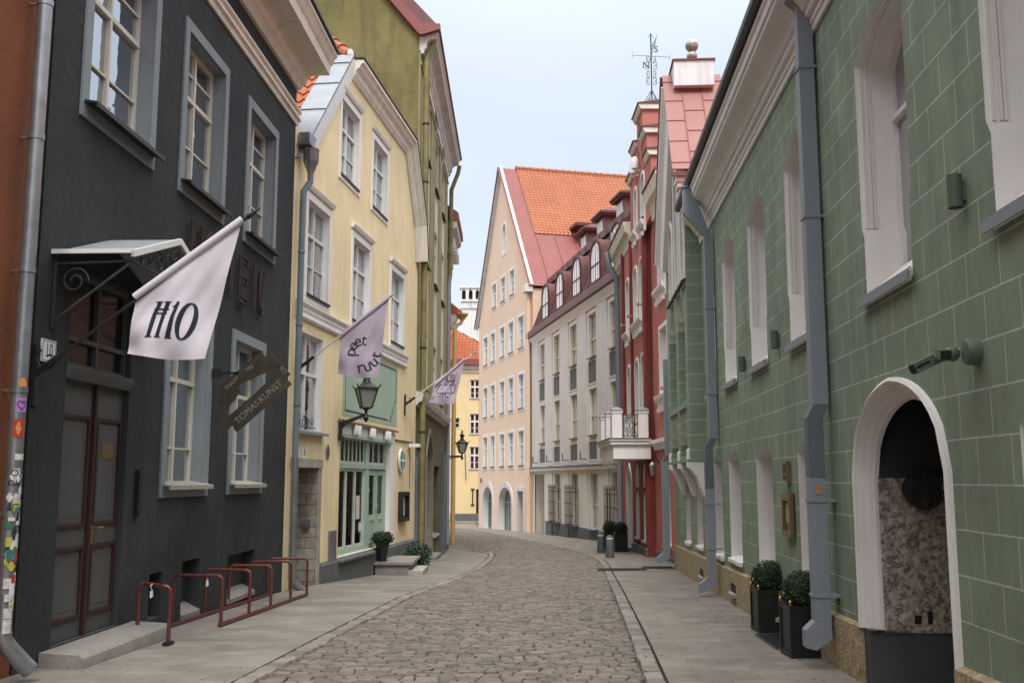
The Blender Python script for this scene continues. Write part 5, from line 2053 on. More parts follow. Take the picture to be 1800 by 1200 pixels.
# ground floor: plain deep openings
for a, b, zb in ((-5.3, -4.02, .6), (.12, 1.22, .56), (2.58, 3.62, .56), (4.88, 5.92, .50), (6.62, 7.5, .44), (9.15, 10.0, .42), (11.05, 11.9, .38)):
    p = arch(a, b, zb, 1.93, .13, 'seg', 5)
    H.window(p, dep=.24, fm='ink_black', fw=.04, vbars=(.5,), hbars=(), thick=.02, reveal='white_plaster')
    w_ = [o for o in H.root.children if o.name.startswith('window')][-1]
    m = H.mb()
    m.extr([(-.24, zb + .005), (-.24, zb + .05), (.05, zb + .0), (.05, zb - .05), (.005, zb - .05), (.005, zb + .003)], a - .02, b + .02)
    m.build('sloped_sill', 'white_plaster', w_)
# archway
AO = arch(-3.03, -.95, -.4, 1.70, .67, 'gothic', 10)
H.holes.append(AO)
def loft(m, poly, prof, zcut=None):
    base = [(max(min(p[0], 99), -99), p[1]) for p in poly]
    rows = []
    for d, n_ in prof:
        q = scaled(base, d)
        rows.append([(a, n_, (.47 if i_ < 2 else b)) for i_, (a, b) in enumerate(q)])
    rows = [r[1:] + r[:1] for r in rows]
    m.grid(rows)
AT = arch(-3.03, -.95, .47, 1.70, .67, 'gothic', 10)
m = H.mb()
loft(m, AT, [(-.015, .0), (-.015, .03), (.012, .045), (.03, .03), (.035, .0), (.06, -.0), (.072, -.02), (.078, -.045), (.10, -.05), (.112, -.065), (.118, -.09), (.14, -.095), (.145, -.13)])
arch_surround = m.build('arch_surround', 'white_plaster', H.root, angle=40)
H.wall([(-14, -1), (14.1, -1), (14.1, 6.2), (-14, 6.2)], 'ashlar_green', 9, roomz=6.2)
# passage behind the arch
m = H.mb()
m.face([(-1.10, -.12, .45), (-1.10, -5.5, .45), (-1.10, -5.5, 2.9), (-1.10, -.12, 2.9)])
m.build('passage_wall', 'rough_passage', H.root)
m = H.mb()
m.face([(-1.09, .0, -1), (-1.09, -5.5, -1), (-1.09, -5.5, .455), (-1.09, .0, .455)])
m.face([(-1.10, -.33, .456), (-1.10, -5.5, .456), (-1.07, -5.5, .47), (-1.07, -.33, .47)])
m.face([(-.95, .0, -1), (-1.09, .0, -1), (-1.09, .0, .47), (-.95, .0, .47)])
m.face([(-.94, -.002, .468), (-1.12, -.002, .468), (-1.12, -.33, .468), (-.94, -.33, .468)])
m.build('passage_dado', 'dado_grey', H.root)
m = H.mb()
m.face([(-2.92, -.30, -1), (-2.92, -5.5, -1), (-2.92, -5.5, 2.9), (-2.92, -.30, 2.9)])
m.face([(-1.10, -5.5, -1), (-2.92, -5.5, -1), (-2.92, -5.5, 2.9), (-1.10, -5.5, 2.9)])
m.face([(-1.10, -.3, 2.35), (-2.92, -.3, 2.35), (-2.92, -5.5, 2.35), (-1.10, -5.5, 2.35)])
m.face([(-1.104, -.13, 1.66), (-1.104, -5.5, 1.66), (-1.104, -5.5, 2.9), (-1.104, -.13, 2.9)])  # dark sheet over the upper wall, painting in the shade below the vault
m.build('passage_vault_shade', 'charcoal_reveal', H.root)
m = H.mb()
m.face([(-.95, .05, .02), (-3.03, .05, .02), (-3.03, -5.5, .06), (-.95, -5.5, .06)])
m.build('passage_floor', 'step_stone', H.root)
for a, b in (((.0), 0),):
    m = H.mb()
    m.box(-1.108, -1.06, -1.1, -.9, .5, .55)
rr_ = random.Random(11)
for k in range(16):
    m = H.mb()
    n_, z_ = rr_.uniform(-2.6, -.4), rr_.choice([.52, 1.02, 1.05, 1.5, .98])
    m.box(-1.104, -1.095, n_, n_ + rr_.uniform(.03, .06), z_, z_ + rr_.uniform(.05, .10))
    m.build('beam_hole', 'ink_black', H.root)
t = thing('iron_crest', 'dark scrolled shield hanging on the rough wall inside the archway', 'crest', tuple(H.fr(-1.15, -.5, 1.6)))
m = H.mb()
sh_ = []
for i in range(24):
    a = 2 * math.pi * i / 24
    sh_.append((-1.16, -.46 + .15 * math.cos(a) * (1 + .12 * math.cos(3 * a)), 1.58 + .14 * math.sin(a) * (1 if math.sin(a) > 0 else 1.25)))
m.face(sh_)
m.face([(-1.12, p[1], p[2]) for p in sh_])
for i in range(24):
    j = (i + 1) % 24
    m.face([sh_[i], sh_[j], (-1.12,) + sh_[j][1:], (-1.12,) + sh_[i][1:]])
m.build('shield', 'wrought_iron', t)
m = H.mb()
for c, st, sg_ in (((-.42, 1.66), 0, 1), ((-.59, 1.66), 3, -1), ((-.40, 1.53), 1, -1), ((-.60, 1.53), 2, 1), ((-.50, 1.47), 1.5, 1)):
    pts = []
    for i in range(22):
        u = i / 21
        a = st + sg_ * u * 8.5
        r_ = .055 * (1 - .75 * u)
        pts.append((-1.175, c[0] + r_ * math.cos(a), c[1] + r_ * math.sin(a)))
    m.tube(pts, .008, 5)
m.build('scrollwork', 'patina_brass', t)
# rough granite base
m = H.mb()
def taper_base(m, s0, s1, n1):
    z = lambda s: .455 - .0215 * s
    for k in range(24):
        a, b = s0 + (s1 - s0) * k / 24, s0 + (s1 - s0) * (k + 1) / 24
        m.face([(a, n1, -1), (b, n1, -1), (b, n1, z(b)), (a, n1, z(a))])
        m.face([(a, n1, z(a)), (b, n1, z(b)), (b, .001, z(b) + .02), (a, .001, z(a) + .02)])
    for s in (s0, s1):
        m.face([(s, n1, -1), (s, .0, -1), (s, .0, z(s) + .02), (s, n1, z(s))])
taper_base(m, -.95, 14.1, .055)
bs = m.build('base_course', 'granite_base', H.root, smooth=False)
m = H.mb()
taper_base(m, -14, -3.03, .055)
m.build('base_course', 'granite_base', H.root, smooth=False)
for a, b in ((2.2, 2.55), (5.25, 5.68), (8.85, 9.35)):
    z = .1 - .03 * a
    m = H.mb()
    m.box(a, b, .0, .060, z - .02 + .10, z + .22)
    v_ = m.build('base_vent', 'ink_black', H.root)
    m = H.mb()
    m.extr([(.056, z + .05), (.10, z + .04), (.10, z + .08), (.056, z + .10)], a - .03, b + .03)
    m.build('vent_sill', 'limestone', v_)
# cornice and gutter
m = H.mb()
m.extr([(.002, 5.86), (.03, 5.86), (.035, 5.92), (.05, 5.93), (.055, 5.99), (.09, 6.0), (.10, 6.05), (.13, 6.07), (.15, 6.12), (.22, 6.20), (.30, 6.24), (.32, 6.27), (.32, 6.30), (.345, 6.32), (.35, 6.40), (.37, 6.42), (.375, 6.46), (.002, 6.48)], -14, 8.42)
m.build('cornice', 'white_plaster', H.root)
m = H.mb()
m.extr([(.30, 6.482), (.41, 6.482), (.45, 6.52), (.45, 6.60), (.43, 6.60), (.41, 6.54), (.30, 6.52)], -14, 8.5)
m.build('gutter', 'black_metal', H.root)
m = H.mb()
m.extr([(-.2, 6.53), (.40, 6.53), (.42, 6.62), (-4.5, 9.6), (-4.5, 9.5)], -14, 8.6)
m.build('roof', 'clay_tile', H.root)
# square downpipes
def box_pipe(s0, w_, segs, nm='downpipe'):
    first = None
    for prof, mt in segs:
        m = H.mb()
        m.extr(prof, s0 - w_ / 2, s0 + w_ / 2)
        o = m.build('downpipe' if first is None else 'pipe_section', mt, H.root if first is None else first)
        first = first or o
    return first
def collar(dp_, s0, w_, n0, n1, z):
    m = H.mb()
    m.ring([(s0 - w_, n0), (s0 + w_, n0), (s0 + w_, n1), (s0 - w_, n1)], [(s0 - w_ * .9, n0), (s0 + w_ * .9, n0), (s0 + w_ * .9, n1), (s0 - w_ * .9, n1)], 0, 0)
    m = H.mb()
    m.box(s0 - w_, s0 + w_, .0, n1, z, z + .025)
    m.build('pipe_collar', 'greypaint_pipe', dp_)
d1 = box_pipe(-.18, .15, [
    ([(.03, 2.32), (.17, 2.32), (.17, 6.14), (.03, 6.10)], 'greypaint_pipe'),
    ([(.03, 6.102), (.17, 6.142), (.39, 6.34), (.39, 6.56), (.25, 6.56), (.25, 6.40)], 'greypaint_pipe'),
    ([(.03, 2.318), (.17, 2.318), (.225, 2.20), (.085, 2.20)], 'darkgreypaint_pipe'),
    ([(.085, 2.198), (.225, 2.198), (.225, 1.66), (.085, 1.66)], 'darkgreypaint_pipe'),
    ([(.085, 1.658), (.225, 1.658), (.225, .42), (.085, .42)], 'greypaint_pipe'),
    ([(.085, .418), (.225, .418), (.31, .34), (.31, .19), (.22, .17), (.085, .27)], 'greypaint_pipe')])
for z in (.62, 1.45, 4.05, 5.5):
    collar(d1, -.18, .085, 0, .235 if z < 2.2 else .18, z)
m = H.mb()
m.box(-.262, -.257, .13, .18, 1.52, 1.59)
m.build('pipe_sticker', 'sticker_orange', d1)
d2 = box_pipe(6.85, .13, [
    ([(.03, 2.30), (.16, 2.30), (.16, 5.62), (.03, 5.55)], 'greypaint_pipe'),
    ([(.03, 5.552), (.16, 5.622), (.49, 6.02), (.49, 6.44), (.23, 6.44), (.23, 6.12)], 'greypaint_pipe'),
    ([(.03, 2.298), (.16, 2.298), (.24, 2.15), (.11, 2.15)], 'darkgreypaint_pipe'),
    ([(.11, 2.148), (.24, 2.148), (.24, 1.5), (.11, 1.5)], 'darkgreypaint_pipe'),
    ([(.11, 1.498), (.24, 1.498), (.24, .12), (.11, .12)], 'greypaint_pipe'),
    ([(.11, .118), (.24, .118), (.38, .02), (.38, -.12), (.26, -.08), (.11, .0)], 'greypaint_pipe')])
m = H.mb()
m.box(6.76, 6.94, .21, .51, 6.442, 6.475)
m.build('hopper_rim', 'greypaint_pipe', d2)
for z in (.55, 1.25, 3.0, 4.4):
    collar(d2, 6.85, .075, 0, .25 if z < 2.2 else .17, z)
d3 = box_pipe(13.75, .14, [
    ([(.10, 2.2), (.25, 2.2), (.25, 4.4), (.10, 4.4)], 'greypaint_pipe'),
    ([(.10, 2.198), (.25, 2.198), (.33, 2.05), (.18, 2.05)], 'darkgreypaint_pipe'),
    ([(.18, 2.048), (.33, 2.048), (.33, 0.02), (.18, 0.02)], 'greypaint_pipe'),
    ([(.18, .018), (.33, .018), (.48, -.10), (.48, -.22), (.33, -.2), (.18, -.1)], 'greypaint_pipe')])
# lamp boxes, camera, framed notices
for s, z, k, lab in ((-3.50, 3.34, 1.0, 'cylindrical green wall light beside the nearest tall window'), (1.92, 3.21, 1.0, 'green wall light below the sills between the middle windows'), (4.15, 3.19, 1.0, 'small green wall light, the farthest of the three on the green wall')):
    t = thing('wall_light', lab, 'wall light', tuple(H.fr(s, 0, z)), 'green cylindrical lights on the green wall')
    m = H.mb()
    m.lathe((s, .055, z - .10), [(.001, .20), (.044, .20), (.044, 0), (.038, 0), (.038, .01)], 20)
    m.build('light_housing', 'green_enamel', t)
    m = H.mb()
    m.box(s - .025, s + .025, .0, .02, z - .06, z + .06)
    m.build('light_bracket', 'green_enamel', t)
    m = H.mb()
    m.lathe((s, .055, z - .102), [(.036, 0), (.036, .004)], 16)
    m.build('light_lens', 'black_metal', t)
t = thing('security_camera', 'sage green twin-head security camera above the pointed archway', 'camera', tuple(H.fr(-3.5, 0, 2.38)))
m = H.mb()
m.lathe((-3.55, .0, 2.375), [(.078, .0), (.078, .055), (.066, .075), (.03, .08)], 20, 'y')
m.sphere((-3.50, .13, 2.37), .045, 16, 10)
m.tube([(-3.50, .13, 2.36), (-3.46, .21, 2.35)], .026, 10)
m.build('camera_mount', 'green_enamel', t)
def rot_box(m, c, d, L_, w_, h_):
    d = Vector(d).normalized()
    c = Vector(c)
    m.bar(c - d * L_ / 2, c + d * L_ / 2, w_, h_)
m = H.mb()
rot_box(m, (-3.53, .19, 2.365), (-1, .12, -.18), .13, .062, .055)
hd = m.build('camera_head', 'green_enamel', t)
m = H.mb()
rot_box(m, (-3.599, .198, 2.352), (-1, .12, -.18), .010, .056, .049)
m.build('camera_lens', 'ink_black', hd)
m = H.mb()
rot_box(m, (-3.42, .255, 2.325), (-.1, .9, -.42), .165, .062, .062)
h2 = m.build('camera_head', 'green_enamel', t)
m = H.mb()
rot_box(m, (-3.429, .334, 2.288), (-.1, .9, -.42), .010, .056, .05)
rot_box(m, (-3.454, .28, 2.315), (-.1, .9, -.42), .09, .006, .014)
m.build('camera_lens', 'ink_black', h2)
t = thing('menu_case', 'bronze framed menu case with a cream sheet on the green wall', 'menu case', tuple(H.fr(1.65, 0, 1.3)))
m = H.mb()
m.ring(rect(1.42, 1.86, 1.04, 1.50), rect(1.48, 1.80, 1.10, 1.42), .06, .0)
m.box(1.42, 1.86, .002, .02, 1.04, 1.50)
m.build('frame', 'bronze_frame', t)
m = H.mb()
m.box(1.50, 1.78, .022, .026, 1.19, 1.40)
m.build('menu_sheet', 'paper_cream', t)
m = H.mb()
m.box(1.50, 1.78, .022, .026, 1.115, 1.185)
for k in range(9):
    m.box(1.53, 1.75, .0265, .0272, 1.21 + k * .019, 1.216 + k * .019)
m.build('menu_print', 'pebbledash_grey', t)
t = thing('wall_notice', 'small dark bronze plaque above the menu case', 'plaque', tuple(H.fr(1.65, 0, 1.7)))
m = H.mb()
m.box(1.56, 1.78, .002, .05, 1.62, 1.84)
m.build('plaque_body', 'bronze_frame', t)
m = H.mb()
m.box(1.60, 1.74, .051, .055, 1.72, 1.81)
m.box(1.60, 1.74, .051, .055, 1.65, 1.69)
m.build('plaque_relief', 'wrought_iron', t)

# ---- projecting gothic bay of the green house
BN = .28
S0, S1 = 8.45, 12.3
hol = []
ops = [(8.86, 10.05), (10.45, 11.80)]
def trefoil(s0, s1, z0, zs, rise):
    """pointed head with shouldered haunches"""
    c, h = (s0 + s1) / 2, (s1 - s0) / 2
    pts = [(s0, z0), (s1, z0), (s1, zs - .12), (s1 - .04, zs - .02), (s1 - .14, zs + .03), (s1 - .17, zs + .06)]
    R_ = [(c + (h - .17) * x, zs + .06 + (rise - .06) * y) for x, y in ((.97, .18), (.85, .45), (.62, .7), (.34, .88), (0, 1))]
    pts += R_ + [(2 * c - p[0], p[1]) for p in reversed(R_[:-1])]
    pts += [(s0 + .17, zs + .06), (s0 + .14, zs + .03), (s0 + .04, zs - .02), (s0, zs - .12)]
    return pts
for a, b in ops:
    hol.append(trefoil(a, b, 2.08, 2.42, .36))
    hol.append(trefoil(a, b, 3.08, 4.62, .48))
m = H.mb()
outl = [(S0, 1.96), (S1, 1.96), (S1, 6.2), (9.62, 9.25), (8.35, 7.3), (8.35, 6.3), (S0, 6.3)]
wins = [(8.62, 9.12), (9.55, 10.2), (10.75, 11.3)]
wh = [arch(a, b, 5.28, 6.9 + (.5 if i == 1 else -.3 if i == 2 else 0), .3, 'pointed', 5) for i, (a, b) in enumerate(wins)]
m.sheet(outl, hol + wh, BN)
m.face([(S0, BN, 1.96), (S0, 0, 1.96), (S0, 0, 6.3), (S0, BN, 6.3)])
m.face([(S1, BN, 1.96), (S1, 0, 1.96), (S1, 0, 6.2), (S1, BN, 6.2)])
for h_ in hol:
    m.tunnel(h_, BN, 0.0, skip=tuple(range(2, len(h_) - 1)))
m.face([(S0, BN, 1.96), (S1, BN, 1.96), (S1, 0, 1.96), (S0, 0, 1.96)])
m.face([(8.35, BN, 6.3), (8.35, -1.2, 6.3), (8.35, -1.2, 7.3), (8.35, BN, 7.3)])
bay = m.build('gothic_bay', 'ashlar_green_small', H.root, smooth=False)
for h_ in hol:
    m = H.mb()
    m.tunnel(h_, BN, 0.0, skip=(0, 1, len(h_) - 1))
    m.build('arch_soffit', 'white_plaster', bay)
for i, (p, (a, b)) in enumerate(zip(wh, wins)):
    H.window(p, dep=.14, n=BN, fm='white_plaster', fw=.05, vbars=(.5,), hbars=(.6,), reveal='white_plaster', trim='white_plaster', trimw=.09, hole=False)
    m = H.mb()
    m.extr([(BN, 5.28), (BN + .09, 5.22), (BN + .09, 5.17), (BN, 5.2)], a - .1, b + .1)
    m.build('window_ledge', 'dark_sheet', H.root)
for (a, b) in ops:
    m = H.mb()
    m.extr([(.003, 3.06), (BN + .05, 2.98), (BN + .05, 2.93), (.003, 2.93)], a - .02, b + .02)
    m.build('window_ledge', 'greypaint_pipe', H.root)
    m = H.mb()
    m.ring(rect(a + .2, b - .2, 3.2, 4.5), rect(a + .26, b - .26, 3.26, 4.44), .03, .004)
    m.build('inner_frame', 'white_plaster', H.root)
    m = H.mb()
    m.box(a + .26, b - .26, .004, .012, 3.26, 4.44)
    m.build('inner_pane', 'ink_black', H.root)
for s in (8.46, 10.07, 11.82):
    m = H.mb()
    m.extr([(.002, 1.955), (BN + .03, 1.955), (BN + .03, 1.86), (BN - .02, 1.82), (.17, 1.70), (.10, 1.50), (.05, 1.36), (.002, 1.32)], s, s + .36)
    m.extr([(BN + .002, 2.0), (BN + .035, 2.0), (BN + .035, 2.16), (BN + .002, 2.2)], s + .05, s + .31)
    m.build('corbel', 'white_plaster', H.root)
# gable roof of the bay: copings, sheet metal slope, moulded side cornice, chimney box with glass balls
def rake2(m, p, q, prof):
    rake(m, p, q, prof)
m = H.mb()
rake(m, (8.3, 7.3), (9.64, 9.33), [(BN, -.32), (BN + .10, -.30), (BN + .14, -.12), (BN + .22, -.04), (BN + .22, .0), (BN, .02)])
rake(m, (9.62, 9.33), (12.1, 6.3), [(BN, -.42), (BN + .12, -.40), (BN + .16, -.12), (BN + .26, -.04), (BN + .26, .04), (BN, .06)])
m.build('raking_cornice', 'white_plaster', bay)
m = H.mb()
rake(m, (8.12, 7.15), (9.66, 9.55), [(BN + .24, .02), (BN + .24, .05), (-.62, .05), (-.62, .02)])
rake(m, (9.64, 9.55), (12.2, 6.35), [(BN + .28, .0), (BN + .28, .05), (-.62, .05), (-.62, .0)])
bayroof = m.build('bay_roof', 'pinkmetal_roof', bay)
m = H.mb()
for n_ in (BN - .10, BN - .48):
    rake(m, (8.13, 7.17), (9.65, 9.54), [(n_, .05), (n_, .072), (n_ - .014, .072), (n_ - .014, .05)])
for j, (na, nb) in enumerate(((BN + .24, BN - .1), (BN - .1, BN - .48), (BN - .48, -.62))):
    for i in range(5):
        t_ = (i + (.0 if j % 2 == 0 else .5)) / 4.6 + .05
        if t_ < .97:
            s_, z_ = 8.13 + 1.52 * t_, 7.17 + 2.37 * t_
            rake(m, (s_, z_), (s_ + .010, z_ + .015), [(na, .05), (na, .060), (nb, .060), (nb, .05)])
m.build('roof_seams', 'redmetal_roof', bayroof)
m = H.mb()
m.bar((8.08, BN + .26, 7.08), (8.08, -1.6, 7.08), .05, .08)
m.build('eaves_gutter', 'maroon_metal', bayroof)
m = H.mb()
for z, o_ in ((6.60, .06), (6.69, .12), (6.78, .10), (6.87, .18), (6.96, .22)):
    m.box(8.34 - o_, 8.5, -1.6, BN + .04 + o_ * .6, z, z + .085)
m.build('side_cornice', 'white_plaster', bay)
mt_ = MB()
tiles(mt_, H.fr(8.15, -.62, 7.05), H.fr(8.15, -6, 7.05), H.fr(9.64, -.62, 9.3), nrm=(0, -.8, .55))
mt_.build('rear_roof', 'clay_tile', bay)
m = H.mb()
m.face([(12.2, -.6, 6.3), (12.2, -6, 6.3), (9.64, -6, 9.35), (9.64, -.6, 9.35)])
m.build('rear_roof', 'clay_tile', bay)
m = H.mb()
m.box(9.2, 10.0, -.44, BN + .05, 9.2, 9.70)
ch_ = m.build('chimney', 'whitewash', bay)
m = H.mb()
m.box(9.17, 10.03, -.47, BN + .08, 9.702, 9.73)
m.build('chimney_cap', 'maroon_metal', ch_)
t = thing('glass_balls', 'two cloudy glass balls stacked on the chimney above the pink metal roof', 'finial', tuple(H.fr(9.3, -.04, 9.79)))
m = H.mb()
m.sphere(tuple((9.30, -.04, 9.825)), .105, 18, 12)
m.build('lower_ball', 'crystal_ball', t)
m = H.mb()
m.sphere(tuple((9.30, -.04, 10.04)), .130, 18, 12)
m.build('upper_ball', 'crystal_ball', t)

# ---- boxwood planters
def planter(x, y, label, k=1.0, rot=0.05):
    z = G(x, y) + .03
    t = thing('boxwood_planter', label, 'planter', (x, y, z), 'clipped boxwood balls in square black planters')
    w_, h_ = .17 * k, .47 * k
    m = MB()
    m.box(x - w_, x + w_, y - w_, y + w_, z + .0, z + h_)
    bx = m.build('planter_box', 'black_metal', t)
    m = MB()
    for sx_ in (-1, 1):
        for sy_ in (-1, 1):
            m.box(x + sx_ * w_ - .014, x + sx_ * w_ + .014, y + sy_ * w_ - .014, y + sy_ * w_ + .014, z, z + h_ + .01)
    for zz in (0, h_ - .05):
        for sy_ in (-1, 1):
            m.box(x - w_, x + w_, y + sy_ * (w_ + .004) - .006, y + sy_ * (w_ + .004) + .006, z + zz + .001, z + zz + .05)
        for sx_ in (-1, 1):
            m.box(x + sx_ * (w_ + .004) - .006, x + sx_ * (w_ + .004) + .006, y - w_, y + w_, z + zz + .001, z + zz + .05)
    m.build('planter_rim', 'black_metal', bx)
    for sx_ in (-1, 1):
        for sy_ in (-1, 1):
            m = MB()
            m.lathe((x + sx_ * w_, y + sy_ * w_, z + h_ + .01), [(.012, 0), (.007, .012), (.015, .025), (.015, .035), (.004, .045)], 10)
            m.build('brass_knob', 'brass', bx)
    m = MB()
    m.sphere((x, y, z + h_ + .11 * k), .14 * k, 18, 12)
    core = m.build('foliage_core', 'foliage_dark', t)
    m = MB()
    leafy(m, (x, y, z + h_ + .11 * k), .195 * k, 5200, .019, seedn=4, fill=.26)
    m.build('foliage', 'foliage_box', t, smooth=False, recalc=False)
    return t
p1 = planter(2.77, 9.72, 'nearest clipped box ball in a square black planter, beside the square downpipe')
def move_copy(src, x, y, label):
    return copy_thing(src, (x, y, G(x, y) + .03), label)
move_copy(p1, 2.93, 11.6, 'clipped box ball in a black planter just behind the nearest one, at the barred mat')
p3 = move_copy(p1, 3.42, 31.9, 'clipped box ball in a black planter by the red doorway, right of the far pair')
p4 = move_copy(p1, 3.22, 33.4, 'left one of the far pair of box balls, nearest the white house')
for q in (p3, p4):
    q.scale = (1.12, 1.12, 1.18)
# barred mat between the near planters
t = thing('door_mat', 'ribbed black mat on the pavement between the two near planters', 'mat', (2.85, 10.7, G(2.85, 10.7) + .03))
m = MB()
for k in range(13):
    x = 2.62 + k * .04
    m.bar((x, 10.15, G(x, 10.15) + .045), (x + .06, 11.25, G(x + .06, 11.25) + .045), .02, .012)
m.build('mat_bars', 'black_metal', t)
m = MB()
m.face([(2.60, 10.13, G(2.6, 10.1) + .036), (3.14, 10.13, G(3.1, 10.1) + .036), (3.20, 11.27, G(3.2, 11.3) + .036), (2.66, 11.27, G(2.6, 11.3) + .036)])
m.build('mat_base', 'pebbledash_grey', t)
# bollards
def bollard(x, y, label):
    z = G(x, y) + .02
    t = thing('bollard', label, 'bollard', (x, y, z), 'grey cast bollards at the pavement edge')
    m = MB()
    m.lathe((x, y, z), [(.125, 0), (.125, .16), (.118, .17), (.118, .18), (.105, .50), (.100, .51)], 20)
    m.build('bollard_body', 'bollard_grey', t)
    m = MB()
    m.lathe((x, y, z + .512), [(.102, 0), (.102, .035)], 20)
    m.build('reflective_band', 'sign_white', t)
    m = MB()
    m.lathe((x, y, z + .55), [(.106, 0), (.10, .03), (.06, .055), (.01, .065)], 20)
    m.build('bollard_cap', 'bollard_grey', t)
    return t
b1 = bollard(2.73, 28.3, 'nearer grey bollard with a pale band at the pavement edge')
copy_thing(b1, (2.74, 31.2, G(2.74, 31.2) + .02), 'farther grey bollard with a pale band, left of the nearer one')

# ---- red house
H = House('red_house', 'brick red house with arched white windows, a stepped gable and a balcony', 'house', (4.08, 26.48), (-.0113, 1), True)
PN_ = .16
def rwin(s0, s1, z0, zs, rise, n=0.0, kind='round', fm='white_plaster', **k):
    p = arch(s0, s1, z0, zs, rise, kind, 5)
    return H.window(p, dep=.16, fm=fm, fw=.05, thick=.025, reveal='white_plaster', trim='white_plaster', trimw=.09, trimn=.03, n=n, hole=False, **k), p
front, near = [], []
for s0, s1 in ((5.65, 6.45), (3.75, 4.55), (2.45, 3.25)):
    for z0, zs in ((3.0, 5.0), (6.45, 7.9)):
        front.append(rwin(s0, s1, z0, zs, .30, PN_)[1])
for s0, s1, z0, zs in ((3.5, 4.1, 9.3, 10.4), (1.9, 2.6, 9.2, 10.4)):
    front.append(rwin(s0, s1, z0, zs, .25, PN_)[1])
for z0, z1 in ((3.95, 5.7), (6.85, 8.6)):
    p = rect(-.55, .65, z0, z1)
    H.window(p, dep=.16, fm='white_plaster', reveal='white_plaster', trim='white_plaster', trimw=.12, hole=False)
    near.append(p)
for (a, b) in ((7.7, 8.6),):
    for z0, z1 in ((3.95, 5.6), (6.6, 8.2)):
        p = arch(a, b, z0, z1 - .3, .3, 'round', 5)
        H.window(p, dep=.16, fm='white_plaster', reveal='white_plaster', trim='white_plaster', trimw=.1, hole=False)
        near.append(p)
low = []
for a, b in ((4.15, 4.95), (2.45, 3.25)):
    for z0, zs, r_ in ((-.1, 1.05, .25), (1.42, 1.75, .42)):
        p = arch(a, b, z0, zs, r_, 'pointed', 5)
        H.window(p, dep=.2, n=PN_, fm='stem_brown', fw=.05, vbars=(), hbars=(), reveal='white_plaster', hole=False)
        low.append(p)
dp_ = arch(5.75, 6.95, -.8, 1.5, .6, 'pointed', 6)
low.append(dp_)
m = H.mb()
m.tunnel(dp_, PN_, -.25)
m.ring(scaled(dp_, -.08), dp_, PN_ + .04, PN_)
m.build('door_arch', 'white_plaster', H.root)
m = H.mb()
m.prism(dp_, -.27, -.22)
dd = m.build('entrance_door', 'stem_brown', H.root)
m = H.mb()
for a in (5.85, 6.4):
    m.ring(rect(a, a + .45, -.5, .3), rect(a + .06, a + .39, -.44, .24), -.215, -.225)
    m.ring(rect(a, a + .45, .45, 1.5), rect(a + .06, a + .39, .51, 1.44), -.215, -.225)
m.build('door_panel', 'rust_iron', dd)
lown = []
p = arch(-.55, .45, -.05, 1.6, .45, 'pointed', 5)
H.window(p, dep=.2, fm='stem_brown', fw=.05, vbars=(.5,), hbars=(.7,), reveal='white_plaster', hole=False)
lown.append(p)
# walls: near and far flanks, projecting centre with a stepped gable
m = H.mb()
m.sheet([(-1.7, -1.2), (2.0, -1.2), (2.0, 9.6), (-1.7, 9.6)], [near[0], near[1]] + lown, 0)
m.sheet([(6.9, -1.2), (9.5, -1.2), (9.5, 9.6), (6.9, 9.6)], near[2:], 0)
m.face([(-1.7, 0, -1.2), (-1.7, -8, -1.2), (-1.7, -8, 9.6), (-1.7, 0, 9.6)])
m.face([(9.5, 0, -1.2), (9.5, -8, -1.2), (9.5, -8, 9.6), (9.5, 0, 9.6)])
m.face([(-1.7, -8, -1.2), (9.5, -8, -1.2), (9.5, -8, 9.6), (-1.7, -8, 9.6)])
m.build('flank_wall', 'brickred_plaster', H.root, recalc=False)
m = H.mb()
GP = [(2.0, 2.75), (7.3, 2.75), (7.3, 9.9), (5.1, 9.9), (5.1, 11.3), (4.2, 11.3), (4.2, 12.0), (3.3, 12.0), (3.3, 12.75), (2.05, 12.75), (2.05, 11.75), (1.3, 11.75), (1.3, 10.85), (.6, 10.85), (.6, 9.0), (2.0, 9.0)]
m.sheet(GP, [q for q in front], PN_)
GB = [(-.9)]
m.tunnel([(q[0], q[1]) for q in GP], PN_, -1.1)
m.sheet(GP, [], -1.1)
m.build('gable_wall', 'brickred_plaster', H.root, recalc=False)
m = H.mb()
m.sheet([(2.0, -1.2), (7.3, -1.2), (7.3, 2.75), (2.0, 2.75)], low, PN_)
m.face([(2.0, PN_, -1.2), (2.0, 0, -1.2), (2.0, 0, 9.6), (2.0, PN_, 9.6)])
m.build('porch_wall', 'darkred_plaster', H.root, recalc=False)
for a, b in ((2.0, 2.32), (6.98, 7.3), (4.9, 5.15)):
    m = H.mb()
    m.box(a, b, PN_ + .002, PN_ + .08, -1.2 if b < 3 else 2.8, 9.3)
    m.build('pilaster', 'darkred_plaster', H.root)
m = H.mb()
m.extr([(.002, -1.3), (.06, -1.3), (.06, -.32), (.002, -.28)], -1.7, 2.0)
m.extr([(PN_ + .002, -1.3), (PN_ + .06, -1.3), (PN_ + .06, -.34), (PN_ + .002, -.3)], 2.325, 5.6)
m.extr([(PN_ + .082, -1.3), (PN_ + .13, -1.3), (PN_ + .13, -.30), (PN_ + .082, -.26)], 1.98, 2.324)
m.build('plinth', 'greystone_plinth', H.root)
for s, z, w_, n_ in ((4.55, -.12, .9, PN_), (2.85, -.12, .9, PN_), (-.05, -.1, 1.1, 0)):
    m = H.mb()
    m.extr([(n_ - .1, z + .04), (n_ + .1, z), (n_ + .1, z - .05), (n_ - .1, z - .04)], s - w_ / 2, s + w_ / 2)
    m.build('sill', 'zinc', H.root)
